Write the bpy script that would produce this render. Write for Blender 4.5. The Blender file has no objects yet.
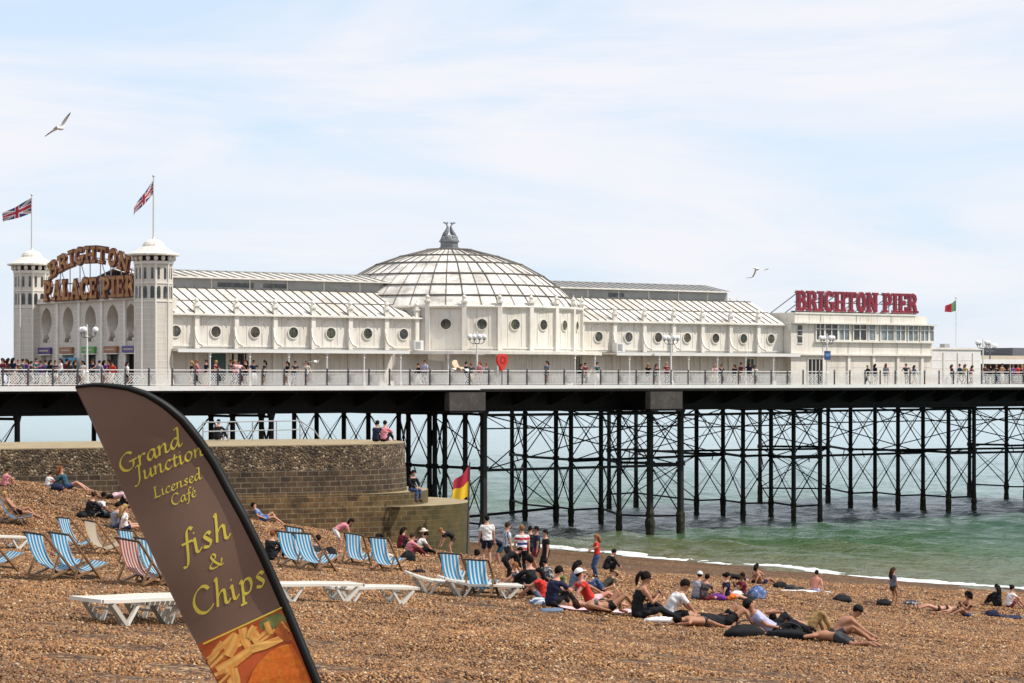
import bpy, bmesh, math, random
import numpy as np
from mathutils import Vector, Matrix
from mathutils.geometry import tessellate_polygon

rad = math.radians
random.seed(7)
C = bpy.context.scene.collection
SC = bpy.context.scene

# ------------------------------------------------------------------ camera, world, sun, exposure
F, HORIZON, EYE = 2500.0, 379.0, 12.0
cam = bpy.data.cameras.new('camera')
cam.sensor_width = 36.0
cam.lens = F / 1024.0 * 36.0
cam.shift_y = (HORIZON - 341.5) / 1024.0
cam.clip_start, cam.clip_end = 0.5, 90000.0
camo = bpy.data.objects.new('camera', cam)
camo.location = (0, 0, EYE)
camo.rotation_euler = (rad(90), 0, 0)
C.objects.link(camo)
SC.camera = camo

SUN_H = Vector((0.985, -0.17)).normalized()
SUN_EL = 52.0
world = bpy.data.worlds.new('World')
SC.world = world
world.use_nodes = True
nt = world.node_tree
nt.nodes.clear()
w_out = nt.nodes.new('ShaderNodeOutputWorld')
w_bg = nt.nodes.new('ShaderNodeBackground')
w_sky = nt.nodes.new('ShaderNodeTexSky')
w_sky.sky_type = 'NISHITA'
w_sky.sun_disc = False
w_sky.sun_elevation = rad(SUN_EL)
w_sky.sun_rotation = math.atan2(SUN_H.x, SUN_H.y)
w_sky.altitude = 10
w_sky.air_density, w_sky.dust_density, w_sky.ozone_density = 1.0, 0.6, 1.5
w_bg.inputs['Strength'].default_value = 0.12
w_tc = nt.nodes.new('ShaderNodeTexCoord')
w_map = nt.nodes.new('ShaderNodeMapping')
w_map.inputs['Scale'].default_value = (4.0, 4.0, 22.0)
w_map.inputs['Location'].default_value = (3.1, 0.4, 0.35)
w_n = nt.nodes.new('ShaderNodeTexNoise')
w_n.inputs['Scale'].default_value = 1.0
w_n.inputs['Detail'].default_value = 5
w_n.inputs['Roughness'].default_value = 0.58
w_n.inputs['Distortion'].default_value = 0.6
w_ramp = nt.nodes.new('ShaderNodeMapRange')
w_ramp.inputs['From Min'].default_value = 0.38
w_ramp.inputs['From Max'].default_value = 0.60
w_ramp.inputs['To Min'].default_value = 0.12
w_ramp.inputs['To Max'].default_value = 0.95
w_mix = nt.nodes.new('ShaderNodeMix')
w_mix.data_type = 'RGBA'
w_mix.inputs['B'].default_value = (6.4, 6.4, 6.75, 1)      # bright thin cloud, faintly pink
w_haze = nt.nodes.new('ShaderNodeMix')
w_haze.data_type = 'RGBA'
w_haze.inputs['Factor'].default_value = 0.72
w_haze.inputs['B'].default_value = (4.8, 5.95, 7.4, 1)       # bright summer haze over the sky
L = nt.links.new
L(w_tc.outputs['Generated'], w_map.inputs['Vector'])
L(w_map.outputs['Vector'], w_n.inputs['Vector'])
L(w_n.outputs['Fac'], w_ramp.inputs['Value'])
L(w_ramp.outputs['Result'], w_mix.inputs['Factor'])
L(w_sky.outputs['Color'], w_haze.inputs['A'])
L(w_haze.outputs['Result'], w_mix.inputs['A'])
L(w_mix.outputs['Result'], w_bg.inputs['Color'])
L(w_bg.outputs['Background'], w_out.inputs['Surface'])

sun = bpy.data.lights.new('sun', 'SUN')
sun.energy = 3.9
sun.angle = rad(0.5)
sun.color = (1.0, 0.95, 0.87)
suno = bpy.data.objects.new('sun', sun)
_e = rad(SUN_EL)
suno.rotation_euler = Vector((SUN_H.x * math.cos(_e), SUN_H.y * math.cos(_e), math.sin(_e))).to_track_quat('Z', 'Y').to_euler()
suno.location = (40, -20, 60)
C.objects.link(suno)
SC.view_settings.view_transform = 'Standard'
SC.view_settings.look = 'None'
SC.view_settings.gamma = 1.0
SC.view_settings.exposure = 0.27
SC.cycles.max_bounces = 6

# ------------------------------------------------------------------ materials
MATS = {}


def M(name, rgb=None, rough=0.7, var=0.12, scale=2.0, bump=0.0, metal=0.0, detail=3, dirt=None, dirt_amt=0.0, spec=0.4, dmin=0.5, streak=0.0):
    if name in MATS:
        return MATS[name]
    m = bpy.data.materials.new(name)
    m.use_nodes = True
    n = m.node_tree
    b = n.nodes['Principled BSDF']
    b.inputs['Roughness'].default_value = rough
    b.inputs['Metallic'].default_value = metal
    b.inputs['Specular IOR Level'].default_value = spec
    tc = n.nodes.new('ShaderNodeTexCoord')
    no = n.nodes.new('ShaderNodeTexNoise')
    no.inputs['Scale'].default_value = scale
    no.inputs['Detail'].default_value = detail
    n.links.new(tc.outputs['Object'], no.inputs['Vector'])
    mx = n.nodes.new('ShaderNodeMix')
    mx.data_type = 'RGBA'
    lo = [max(0, c * (1 - var * 1.6)) for c in rgb]
    hi = [min(1, c * (1 + var)) for c in rgb]
    mx.inputs['A'].default_value = (*lo, 1)
    mx.inputs['B'].default_value = (*hi, 1)
    n.links.new(no.outputs['Fac'], mx.inputs['Factor'])
    out = mx.outputs['Result']
    if dirt:
        n2 = n.nodes.new('ShaderNodeTexNoise')
        n2.inputs['Scale'].default_value = scale * 0.45
        n2.inputs['Detail'].default_value = 8
        n2.inputs['Roughness'].default_value = 0.7
        n.links.new(tc.outputs['Object'], n2.inputs['Vector'])
        r = n.nodes.new('ShaderNodeMapRange')
        r.inputs['From Min'].default_value = dmin
        r.inputs['From Max'].default_value = dmin + 0.18
        r.inputs['To Max'].default_value = dirt_amt
        n.links.new(n2.outputs['Fac'], r.inputs['Value'])
        m2 = n.nodes.new('ShaderNodeMix')
        m2.data_type = 'RGBA'
        n.links.new(r.outputs['Result'], m2.inputs['Factor'])
        n.links.new(out, m2.inputs['A'])
        m2.inputs['B'].default_value = (*dirt, 1)
        out = m2.outputs['Result']
    if streak:      # rust and water runs down the paint
        mp = n.nodes.new('ShaderNodeMapping')
        mp.inputs['Scale'].default_value = (3.2, 3.2, 0.22)
        n3 = n.nodes.new('ShaderNodeTexNoise')
        n3.inputs['Scale'].default_value = 1.6
        n3.inputs['Detail'].default_value = 7
        n3.inputs['Roughness'].default_value = 0.65
        n.links.new(tc.outputs['Object'], mp.inputs['Vector'])
        n.links.new(mp.outputs['Vector'], n3.inputs['Vector'])
        r3 = n.nodes.new('ShaderNodeMapRange')
        r3.inputs['From Min'].default_value = 0.53
        r3.inputs['From Max'].default_value = 0.72
        r3.inputs['To Max'].default_value = streak
        n.links.new(n3.outputs['Fac'], r3.inputs['Value'])
        m3 = n.nodes.new('ShaderNodeMix')
        m3.data_type = 'RGBA'
        n.links.new(r3.outputs['Result'], m3.inputs['Factor'])
        n.links.new(out, m3.inputs['A'])
        m3.inputs['B'].default_value = (0.30, 0.215, 0.135, 1)
        out = m3.outputs['Result']
    n.links.new(out, b.inputs['Base Color'])
    if bump:
        bp = n.nodes.new('ShaderNodeBump')
        bp.inputs['Strength'].default_value = bump
        bp.inputs['Distance'].default_value = 0.05
        n.links.new(no.outputs['Fac'], bp.inputs['Height'])
        n.links.new(bp.outputs['Normal'], b.inputs['Normal'])
    MATS[name] = m
    return m


# ------------------------------------------------------------------ mesh collector
class MB:
    def __init__(s):
        s.v, s.f, s.m, s.mats = [], [], [], []

    def mi(s, mat):
        if mat not in s.mats:
            s.mats.append(mat)
        return s.mats.index(mat)

    def add(s, vs, fs, mat):
        o = len(s.v)
        s.v += [tuple(p) for p in vs]
        k = s.mi(mat)
        for f in fs:
            s.f.append(tuple(i + o for i in f))
            s.m.append(k)
        return s

    def frame(s, c, ax, ay, az, mat):
        """box centred at c with half-axis vectors"""
        c, ax, ay, az = Vector(c), Vector(ax), Vector(ay), Vector(az)
        vs = [c + ax * i + ay * j + az * k for k in (-1, 1) for j in (-1, 1) for i in (-1, 1)]
        return s.add(vs, [(0, 2, 3, 1), (4, 5, 7, 6), (0, 1, 5, 4), (2, 6, 7, 3), (0, 4, 6, 2), (1, 3, 7, 5)], mat)

    def box(s, c, size, mat, rz=0.0):
        ca, sa = math.cos(rz), math.sin(rz)
        return s.frame(c, (ca * size[0] / 2, sa * size[0] / 2, 0), (-sa * size[1] / 2, ca * size[1] / 2, 0), (0, 0, size[2] / 2), mat)

    def bar(s, p, q, w, h, mat, up=(0, 0, 1)):
        p, q = Vector(p), Vector(q)
        d = q - p
        x = d.normalized()
        u = Vector(up)
        if abs(x.dot(u)) > 0.98:
            u = Vector((1, 0, 0))
        y = u.cross(x).normalized()
        z = x.cross(y)
        return s.frame((p + q) / 2, d / 2, y * w / 2, z * h / 2, mat)

    def tube(s, pts, r, mat, n=8, cap=True):
        pts = [Vector(p) for p in pts]
        rr = r if isinstance(r, (list, tuple)) else [r] * len(pts)
        vs, fs = [], []
        prev = None
        for i, p in enumerate(pts):
            d = (pts[min(i + 1, len(pts) - 1)] - pts[max(i - 1, 0)]).normalized()
            if prev is None:
                a = Vector((0, 0, 1)) if abs(d.z) < 0.9 else Vector((1, 0, 0))
                x = d.cross(a).normalized()
            else:
                x = (prev - d * prev.dot(d)).normalized()
            prev = x
            y = d.cross(x)
            for k in range(n):
                t = 2 * math.pi * k / n
                vs.append(p + (x * math.cos(t) + y * math.sin(t)) * rr[i])
        for i in range(len(pts) - 1):
            for k in range(n):
                a, b = i * n + k, i * n + (k + 1) % n
                fs.append((a, b, b + n, a + n))
        if cap:
            fs.append(tuple(range(n - 1, -1, -1)))
            fs.append(tuple(range((len(pts) - 1) * n, len(pts) * n)))
        return s.add(vs, fs, mat)

    def lathe(s, prof, c, mat, n=16, phase=0.0):
        c = Vector(c)
        vs, fs = [], []
        for r, z in prof:
            for k in range(n):
                t = phase + 2 * math.pi * k / n
                vs.append(c + Vector((r * math.cos(t), r * math.sin(t), z)))
        for i in range(len(prof) - 1):
            for k in range(n):
                a, b = i * n + k, i * n + (k + 1) % n
                fs.append((a, b, b + n, a + n))
        fs.append(tuple(range(n - 1, -1, -1)))
        fs.append(tuple(range((len(prof) - 1) * n, len(prof) * n)))
        return s.add(vs, fs, mat)

    def ball(s, c, r, mat, n=10, m=6, ax=None):
        c = Vector(c)
        rx, ry, rz = r if isinstance(r, (list, tuple)) else (r, r, r)
        A = ax or Matrix.Identity(3)
        vs = [c + A @ Vector((0, 0, -rz))]
        for i in range(1, m):
            f = -math.pi / 2 + math.pi * i / m
            for k in range(n):
                t = 2 * math.pi * k / n
                vs.append(c + A @ Vector((rx * math.cos(f) * math.cos(t), ry * math.cos(f) * math.sin(t), rz * math.sin(f))))
        vs.append(c + A @ Vector((0, 0, rz)))
        fs = [(0, 1 + (k + 1) % n, 1 + k) for k in range(n)]
        for i in range(m - 2):
            for k in range(n):
                a, b = 1 + i * n + k, 1 + i * n + (k + 1) % n
                fs.append((a, b, b + n, a + n))
        t0 = 1 + (m - 2) * n
        fs += [(t0 + k, t0 + (k + 1) % n, len(vs) - 1) for k in range(n)]
        return s.add(vs, fs, mat)

    def prism(s, poly, o, ex, ey, depth, mat, side=None, holes=()):
        """polygon (2-D, with holes) in plane o + x*ex + y*ey, extruded along ex x ey by -depth (front face at o)"""
        o, ex, ey = Vector(o), Vector(ex), Vector(ey)
        nn = ex.cross(ey).normalized()
        loops = [list(poly)] + [list(h) for h in holes]
        flat = [p for lp in loops for p in lp]
        tris = tessellate_polygon([[Vector((p[0], p[1], 0)) for p in lp] for lp in loops])
        fr = [o + ex * p[0] + ey * p[1] for p in flat]
        bk = [p - nn * depth for p in fr]
        N = len(flat)
        ftri = []
        for t in tris:
            a, b, c = (flat[i] for i in t)
            cr = (b[0] - a[0]) * (c[1] - a[1]) - (b[1] - a[1]) * (c[0] - a[0])
            ftri.append(tuple(t) if cr > 0 else tuple(reversed(t)))
        s.add(fr + bk, ftri + [tuple(i + N for i in reversed(t)) for t in ftri], mat)
        fs, off = [], 0
        for li, lp in enumerate(loops):
            k = len(lp)
            area = sum(lp[i][0] * lp[(i + 1) % k][1] - lp[(i + 1) % k][0] * lp[i][1] for i in range(k))
            for i in range(k):
                a, b = off + i, off + (i + 1) % k
                q = (a, a + N, b + N, b) if (area > 0) == (li == 0) else (b, b + N, a + N, a)
                if li and area > 0:
                    q = (b, b + N, a + N, a)
                elif li:
                    q = (a, a + N, b + N, b)
                fs.append(q)
            off += k
        s.add(fr + bk, fs, side or mat)
        return s

    def build(s, name, parent=None, smooth=False, uv=None):
        me = bpy.data.meshes.new(name)
        base = Vector((0, 0, 0))
        if parent is not None:
            p = parent
            while p is not None:
                base += p.location
                p = p.parent
        if not s.f:
            raise ValueError('empty mesh ' + name)
        me.from_pydata([(a - base.x, b - base.y, c - base.z) for a, b, c in s.v], [], s.f)
        for m in s.mats:
            me.materials.append(m)
        me.polygons.foreach_set('material_index', s.m)
        if smooth:
            me.polygons.foreach_set('use_smooth', [True] * len(s.f))
        me.update()
        o = bpy.data.objects.new(name, me)
        C.objects.link(o)
        if parent is not None:
            o.parent = parent
        return o


def tag(o, label=None, cat=None, group=None, kind=None):
    if label:
        o['label'] = label
    if cat:
        o['category'] = cat
    if group:
        o['group'] = group
    if kind:
        o['kind'] = kind
    return o


def thing(name, label, cat, loc=(0, 0, 0), group=None):
    o = bpy.data.objects.new(name, None)
    o.empty_display_size = 0.3
    o.location = loc
    C.objects.link(o)
    return tag(o, label, cat, group)


def kids(o):
    return [c for c in o.children]


def copy_tree(o, parent=None):
    c = o.copy()
    C.objects.link(c)
    if parent is not None:
        c.parent = parent
    for ch in kids(o):
        copy_tree(ch, c)
    return c


# ------------------------------------------------------------------ geometry of the place
PD = Vector((0.798, 0.602, 0))        # pier axis, out to sea
PN = Vector((0.602, -0.798, 0))       # across the pier, towards the beach side
P0 = Vector((-22.7, 171.2, 0))
ZV = Vector((0, 0, 1))


def P(u, v, z=0.0):
    return P0 + PD * u + PN * v + ZV * z


def at(x, y, Y):
    return Vector(((x - 512) / F * Y, Y, EYE - (y - HORIZON) / F * Y))


def sstep(a, b, x):
    t = min(1.0, max(0.0, (x - a) / (b - a)))
    return t * t * (3 - 2 * t)


TT = [-300, -40, -12, 0, 17, 40, 55, 69, 85, 108, 140, 220]
TZ = [11.3, 11.2, 11.0, 10.32, 8.68, 6.48, 5.08, 3.45, 2.02, 0.0, -2.6, -9.0]
SP = [0] * len(TT)
for i in range(1, len(TT) - 1):
    SP[i] = (TZ[i + 1] - TZ[i - 1]) / (TT[i + 1] - TT[i - 1])
SP[0], SP[-1] = 0, (TZ[-1] - TZ[-2]) / (TT[-1] - TT[-2])


def profile(t):
    if t <= TT[0]:
        return TZ[0]
    if t >= TT[-1]:
        return TZ[-1]
    i = max(k for k in range(len(TT)) if TT[k] <= t)
    i = min(i, len(TT) - 2)
    h = TT[i + 1] - TT[i]
    s = (t - TT[i]) / h
    return ((2 * s**3 - 3 * s * s + 1) * TZ[i] + (s**3 - 2 * s * s + s) * h * SP[i] + (-2 * s**3 + 3 * s * s) * TZ[i + 1] + (s**3 - s * s) * h * SP[i + 1])


def beach_z(X, Y):
    t, w = 0.8 * X + 0.6 * Y, -0.6 * X + 0.8 * Y
    z = profile(t)
    z += 1.8 * sstep(74, 90, w) * (1 - sstep(94, 99, w)) * min(0.98, max(0.0, (63 - t) / 18))
    z -= 1.2 * sstep(95, 100, w) * (1 - sstep(70, 108, t))
    z -= 0.5 * (1 - sstep(62, 70, w)) * sstep(36, 54, t) * (1 - sstep(80, 106, t))
    z += 0.05 * math.sin(t * 0.9 + math.sin(w * 0.31) * 1.7) + 0.035 * math.sin(w * 0.7 + t * 0.37)
    z += 0.022 * math.sin(2.3 * X + 1.1 * Y) * math.sin(2.9 * Y - .8 * X + 1) + 0.018 * math.sin(4.7 * X - 1.3 * Y + 2) * math.sin(3.9 * Y + 1.9 * X)
    return z


def ground(x, y):
    """the beach point seen at picture position x, y"""
    Y, st = 10.0, 0.25
    while Y < 260:
        p = at(x, y, Y)
        if p.z <= beach_z(p.x, p.y):
            lo, hi = Y - st, Y
            for _ in range(20):
                mid = (lo + hi) / 2
                p = at(x, y, mid)
                if p.z <= beach_z(p.x, p.y):
                    hi = mid
                else:
                    lo = mid
            p = at(x, y, hi)
            return Vector((p.x, p.y, beach_z(p.x, p.y)))
        Y += st
    raise ValueError(f'no ground at {x},{y}')


# ------------------------------------------------------------------ beach, sea, foam
def nodes_of(name):
    m = bpy.data.materials.new(name)
    m.use_nodes = True
    n = m.node_tree
    return m, n, n.nodes['Principled BSDF']


def N(n, kind, **kw):
    o = n.nodes.new(kind)
    for k, v in kw.items():
        setattr(o, k, v)
    return o


def shingle_material():
    m, n, b = nodes_of('beach_shingle')
    geo = N(n, 'ShaderNodeNewGeometry')
    outs = []
    hts = []
    pal = [(0.0, (0.015, 0.007, 0.003)), (0.25, (0.06, 0.024, 0.007)), (0.5, (0.13, 0.056, 0.017)), (0.75, (0.22, 0.10, 0.034)), (0.9, (0.34, 0.20, 0.09)), (1.0, (0.5, 0.38, 0.24))]
    for sc_ in (15.0, 7.5):
        vo = N(n, 'ShaderNodeTexVoronoi')
        vo.inputs['Scale'].default_value = sc_
        vo.inputs['Randomness'].default_value = 1.0
        n.links.new(geo.outputs['Position'], vo.inputs['Vector'])
        sep = N(n, 'ShaderNodeSeparateColor')
        n.links.new(vo.outputs['Color'], sep.inputs['Color'])
        cr = N(n, 'ShaderNodeValToRGB')
        el = cr.color_ramp.elements
        el[0].position, el[0].color = pal[0][0], (*pal[0][1], 1)
        el[1].position, el[1].color = pal[-1][0], (*pal[-1][1], 1)
        for p, c in pal[1:-1]:
            e = el.new(p)
            e.color = (*c, 1)
        n.links.new(sep.outputs['Red'], cr.inputs['Fac'])
        outs.append(cr.outputs['Color'])
        inv = N(n, 'ShaderNodeMath', operation='SUBTRACT')
        inv.inputs[0].default_value = 1.0
        n.links.new(vo.outputs['Distance'], inv.inputs[1])
        hts.append((inv.outputs[0], sep.outputs['Green']))
    big = N(n, 'ShaderNodeTexNoise')
    big.inputs['Scale'].default_value = 1.0
    big.inputs['Detail'].default_value = 6
    mp = N(n, 'ShaderNodeMapping')        # drifts lie along the shore
    mp.inputs['Rotation'].default_value = (0, 0, rad(-37))
    mp2 = N(n, 'ShaderNodeMapping')
    mp2.inputs['Scale'].default_value = (0.55, 0.13, 1)
    n.links.new(geo.outputs['Position'], mp.inputs['Vector'])
    n.links.new(mp.outputs['Vector'], mp2.inputs['Vector'])
    n.links.new(mp2.outputs['Vector'], big.inputs['Vector'])
    mr = N(n, 'ShaderNodeMapRange')
    mr.inputs['From Min'].default_value, mr.inputs['From Max'].default_value = 0.3, 0.7
    mr.inputs['To Min'].default_value, mr.inputs['To Max'].default_value = 0.72, 1.18
    n.links.new(big.outputs['Fac'], mr.inputs['Value'])
    mx = N(n, 'ShaderNodeMix', data_type='RGBA')
    mx.inputs['Factor'].default_value = 0.4
    n.links.new(outs[0], mx.inputs['A'])
    n.links.new(outs[1], mx.inputs['B'])
    mul = N(n, 'ShaderNodeMix', data_type='RGBA', blend_type='MULTIPLY')
    mul.inputs['Factor'].default_value = 1
    n.links.new(mx.outputs['Result'], mul.inputs['A'])
    n.links.new(mr.outputs['Result'], mul.inputs['B'])
    # wet shingle along the water's edge
    dot = N(n, 'ShaderNodeVectorMath', operation='DOT_PRODUCT')
    dot.inputs[1].default_value = (0.8, 0.6, 0)
    n.links.new(geo.outputs['Position'], dot.inputs[0])
    wet = N(n, 'ShaderNodeMapRange')
    wet.inputs['From Min'].default_value, wet.inputs['From Max'].default_value = 105.5, 108.0
    n.links.new(dot.outputs['Value'], wet.inputs['Value'])
    m3 = N(n, 'ShaderNodeMix', data_type='RGBA')
    m3.inputs['B'].default_value = (0.085, 0.045, 0.022, 1)
    n.links.new(wet.outputs['Result'], m3.inputs['Factor'])
    n.links.new(mul.outputs['Result'], m3.inputs['A'])
    n.links.new(m3.outputs['Result'], b.inputs['Base Color'])
    b.inputs['Roughness'].default_value = 0.75
    b.inputs['Specular IOR Level'].default_value = 0.3
    # height: domed pebbles of two sizes, each at its own level
    prev = None
    for (h, rnd), dist in zip(hts, (0.05, 0.09)):
        ad = N(n, 'ShaderNodeMath', operation='MULTIPLY_ADD')
        ad.inputs[1].default_value = 0.8
        n.links.new(rnd, ad.inputs[0])
        n.links.new(h, ad.inputs[2])
        bp = N(n, 'ShaderNodeBump')
        bp.inputs['Strength'].default_value = 1.0
        bp.inputs['Distance'].default_value = dist
        n.links.new(ad.outputs[0], bp.inputs['Height'])
        if prev:
            n.links.new(prev, bp.inputs['Normal'])
        prev = bp.outputs['Normal']
    n.links.new(prev, b.inputs['Normal'])
    return m


def build_beach():
    ts = list(np.arange(-200, -20, 20.0)) + list(np.arange(-20, 125, 0.6)) + list(np.arange(125, 225, 10.0))
    ws = list(np.arange(-200, 0, 20.0)) + list(np.arange(0, 130, 1.0)) + list(np.arange(130, 420, 15.0))
    vs, fs = [], []
    for t in ts:
        for w in ws:
            X, Y = 0.8 * t - 0.6 * w, 0.6 * t + 0.8 * w
            vs.append((X, Y, beach_z(X, Y)))
    k = len(ws)
    for i in range(len(ts) - 1):
        for j in range(k - 1):
            fs.append((i * k + j, i * k + k + j, i * k + k + j + 1, i * k + j + 1))
    mb = MB()
    mb.add(vs, fs, shingle_material())
    o = mb.build('beach', smooth=True)
    tag(o, kind='structure')


def sea_material():
    m, n, b = nodes_of('sea_water')
    geo = N(n, 'ShaderNodeNewGeometry')
    dot = N(n, 'ShaderNodeVectorMath', operation='DOT_PRODUCT')
    dot.inputs[1].default_value = (0.8, 0.6, 0)
    n.links.new(geo.outputs['Position'], dot.inputs[0])
    wob = N(n, 'ShaderNodeTexNoise')
    wob.inputs['Scale'].default_value = 0.06
    wob.inputs['Detail'].default_value = 4
    n.links.new(geo.outputs['Position'], wob.inputs['Vector'])
    ad = N(n, 'ShaderNodeMath', operation='MULTIPLY_ADD')
    ad.inputs[1].default_value = 40.0
    n.links.new(wob.outputs['Fac'], ad.inputs[0])
    n.links.new(dot.outputs['Value'], ad.inputs[2])
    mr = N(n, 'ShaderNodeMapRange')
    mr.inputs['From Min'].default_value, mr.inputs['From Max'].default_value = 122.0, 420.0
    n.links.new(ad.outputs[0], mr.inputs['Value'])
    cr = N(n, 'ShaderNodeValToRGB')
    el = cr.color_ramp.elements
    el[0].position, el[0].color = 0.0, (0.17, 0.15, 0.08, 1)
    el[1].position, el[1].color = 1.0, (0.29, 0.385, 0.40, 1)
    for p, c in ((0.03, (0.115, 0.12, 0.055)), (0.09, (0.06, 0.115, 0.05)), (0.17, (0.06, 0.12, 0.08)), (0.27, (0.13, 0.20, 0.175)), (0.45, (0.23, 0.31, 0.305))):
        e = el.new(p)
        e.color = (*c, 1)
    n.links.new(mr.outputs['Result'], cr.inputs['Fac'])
    n.links.new(cr.outputs['Color'], b.inputs['Base Color'])
    b.inputs['Roughness'].default_value = 0.2
    b.inputs['IOR'].default_value = 1.33
    prev = None
    mp = N(n, 'ShaderNodeMapping')
    mp.inputs['Rotation'].default_value = (0, 0, rad(-37))
    n.links.new(geo.outputs['Position'], mp.inputs['Vector'])
    for sc_, dist, sx in ((0.5, 0.12, 1.0), (1.6, 0.07, 0.8), (4.0, 0.03, 0.8)):
        m2 = N(n, 'ShaderNodeMapping')
        m2.inputs['Scale'].default_value = (sx, 0.45, 1)
        n.links.new(mp.outputs['Vector'], m2.inputs['Vector'])
        no = N(n, 'ShaderNodeTexNoise')
        no.inputs['Scale'].default_value = sc_
        no.inputs['Detail'].default_value = 3
        no.inputs['Distortion'].default_value = 0.8
        n.links.new(m2.outputs['Vector'], no.inputs['Vector'])
        bp = N(n, 'ShaderNodeBump')
        bp.inputs['Strength'].default_value = 1.0
        bp.inputs['Distance'].default_value = dist * 3.2
        n.links.new(no.outputs['Fac'], bp.inputs['Height'])
        if prev:
            n.links.new(prev, bp.inputs['Normal'])
        prev = bp.outputs['Normal']
    n.links.new(prev, b.inputs['Normal'])
    return m


def mesh_np(name, co, faces, mats, smooth=True):
    me = bpy.data.meshes.new(name)
    k = faces.shape[1]
    me.vertices.add(len(co))
    me.vertices.foreach_set('co', co.astype(np.float32).ravel())
    me.loops.add(faces.size)
    me.loops.foreach_set('vertex_index', faces.astype(np.int32).ravel())
    me.polygons.add(len(faces))
    me.polygons.foreach_set('loop_start', np.arange(0, faces.size, k, dtype=np.int32))
    me.polygons.foreach_set('loop_total', np.full(len(faces), k, dtype=np.int32))
    me.polygons.foreach_set('use_smooth', np.full(len(faces), smooth))
    for m in mats:
        me.materials.append(m)
    me.update(calc_edges=True)
    o = bpy.data.objects.new(name, me)
    C.objects.link(o)
    return o


def build_sea():
    R = 60000
    x0, x1, y0, y1, g = -96.0, 96.0, 120.0, 430.0, 0.45
    nx, ny = int((x1 - x0) / g), int((y1 - y0) / g)
    xs, ys = np.linspace(x0, x1, nx + 1), np.linspace(y0, y1, ny + 1)
    GX, GY = np.meshgrid(xs, ys)
    Z = np.zeros_like(GX)
    rs = np.random.RandomState(5)
    for _ in range(46):
        lam = 1.1 * (9.0 / 1.1) ** rs.rand()
        th = math.atan2(-0.6, -0.8) + rs.normal(0, 0.55)
        amp = 0.0052 * lam ** 0.8
        Z += amp * np.sin(2 * math.pi / lam * (GX * math.cos(th) + GY * math.sin(th)) + rs.rand() * 6.28)
    Z = Z + 1.6 * Z * np.abs(Z)          # sharper crests
    fade = np.clip(np.minimum.reduce([GX - x0, x1 - GX, (y1 - GY) * 0.12, GY - y0]) / 8.0, 0, 1)
    Z *= fade
    n0 = GX.size
    co = np.stack([GX.ravel(), GY.ravel(), Z.ravel()], axis=1)
    idx = np.arange(n0).reshape(ny + 1, nx + 1)
    q = np.stack([idx[:-1, :-1], idx[:-1, 1:], idx[1:, 1:], idx[1:, :-1]], axis=-1).reshape(-1, 4)
    out = np.array([(-R, -2000, 0), (R, -2000, 0), (R, R, 0), (-R, R, 0)], float)
    cn = [idx[0, 0], idx[0, -1], idx[-1, -1], idx[-1, 0]]
    co = np.concatenate([co, out])
    fr_ = np.array([(n0, n0 + 1, cn[1], cn[0]), (n0 + 1, n0 + 2, cn[2], cn[1]), (n0 + 2, n0 + 3, cn[3], cn[2]), (n0 + 3, n0, cn[0], cn[3])])
    q = np.concatenate([q, fr_])
    o = mesh_np('sea', co, q, [sea_material()])
    tag(o, kind='structure')
    # surf breaking along the waterline
    foam = M('surf_foam', (0.72, 0.74, 0.73), rough=0.6, var=0.12, scale=2.5, bump=1.0, dirt=(.42, .43, .38), dirt_amt=.8)
    vs, fs = [], []
    rnd = random.Random(3)
    k = 0
    for i in range(520):
        w = 40 + i * 0.35
        t = 108.0
        for _ in range(12):      # where the beach meets the water
            X, Y = 0.8 * t - 0.6 * w, 0.6 * t + 0.8 * w
            t += beach_z(X, Y) * 9
        t += 0.35 * math.sin(w * 0.33) + 0.25 * math.sin(w * 0.91 + 1) + rnd.uniform(-0.1, 0.1)
        wd = 0.9 + 0.7 * math.sin(w * 0.21 + 2) * math.sin(w * .083) + 0.45 * math.sin(w * 0.63) + rnd.uniform(-.15, .15)
        hh = 0.12 + .05 * math.sin(w * .5) + rnd.uniform(-.03, .03)
        prof = [(-0.3, 0.0), (0.0, hh * .8), (wd * 0.6, hh), (wd, 0.03), (wd + 0.2, -0.12)]
        for dt, h in prof:
            tt = t + dt
            X, Y = 0.8 * tt - 0.6 * w, 0.6 * tt + 0.8 * w
            vs.append((X, Y, max(beach_z(X, Y), 0) + h))
    q = 5
    for i in range(519):
        for j in range(q - 1):
            a = i * q + j
            fs.append((a, a + 1, a + q + 1, a + q))
    mb = MB()
    mb.add(vs, fs, foam)
    tag(mb.build('foam', smooth=True), kind='stuff')


def profile_np(t):
    T, Z, S = np.array(TT, float), np.array(TZ, float), np.array(SP, float)
    i = np.clip(np.searchsorted(T, t, side='right') - 1, 0, len(T) - 2)
    h = T[i + 1] - T[i]
    s = (t - T[i]) / h
    return (2 * s**3 - 3 * s * s + 1) * Z[i] + (s**3 - 2 * s * s + s) * h * S[i] + (-2 * s**3 + 3 * s * s) * Z[i + 1] + (s**3 - s * s) * h * S[i + 1]


def sstep_np(a, b, x):
    t = np.clip((x - a) / (b - a), 0, 1)
    return t * t * (3 - 2 * t)


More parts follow.
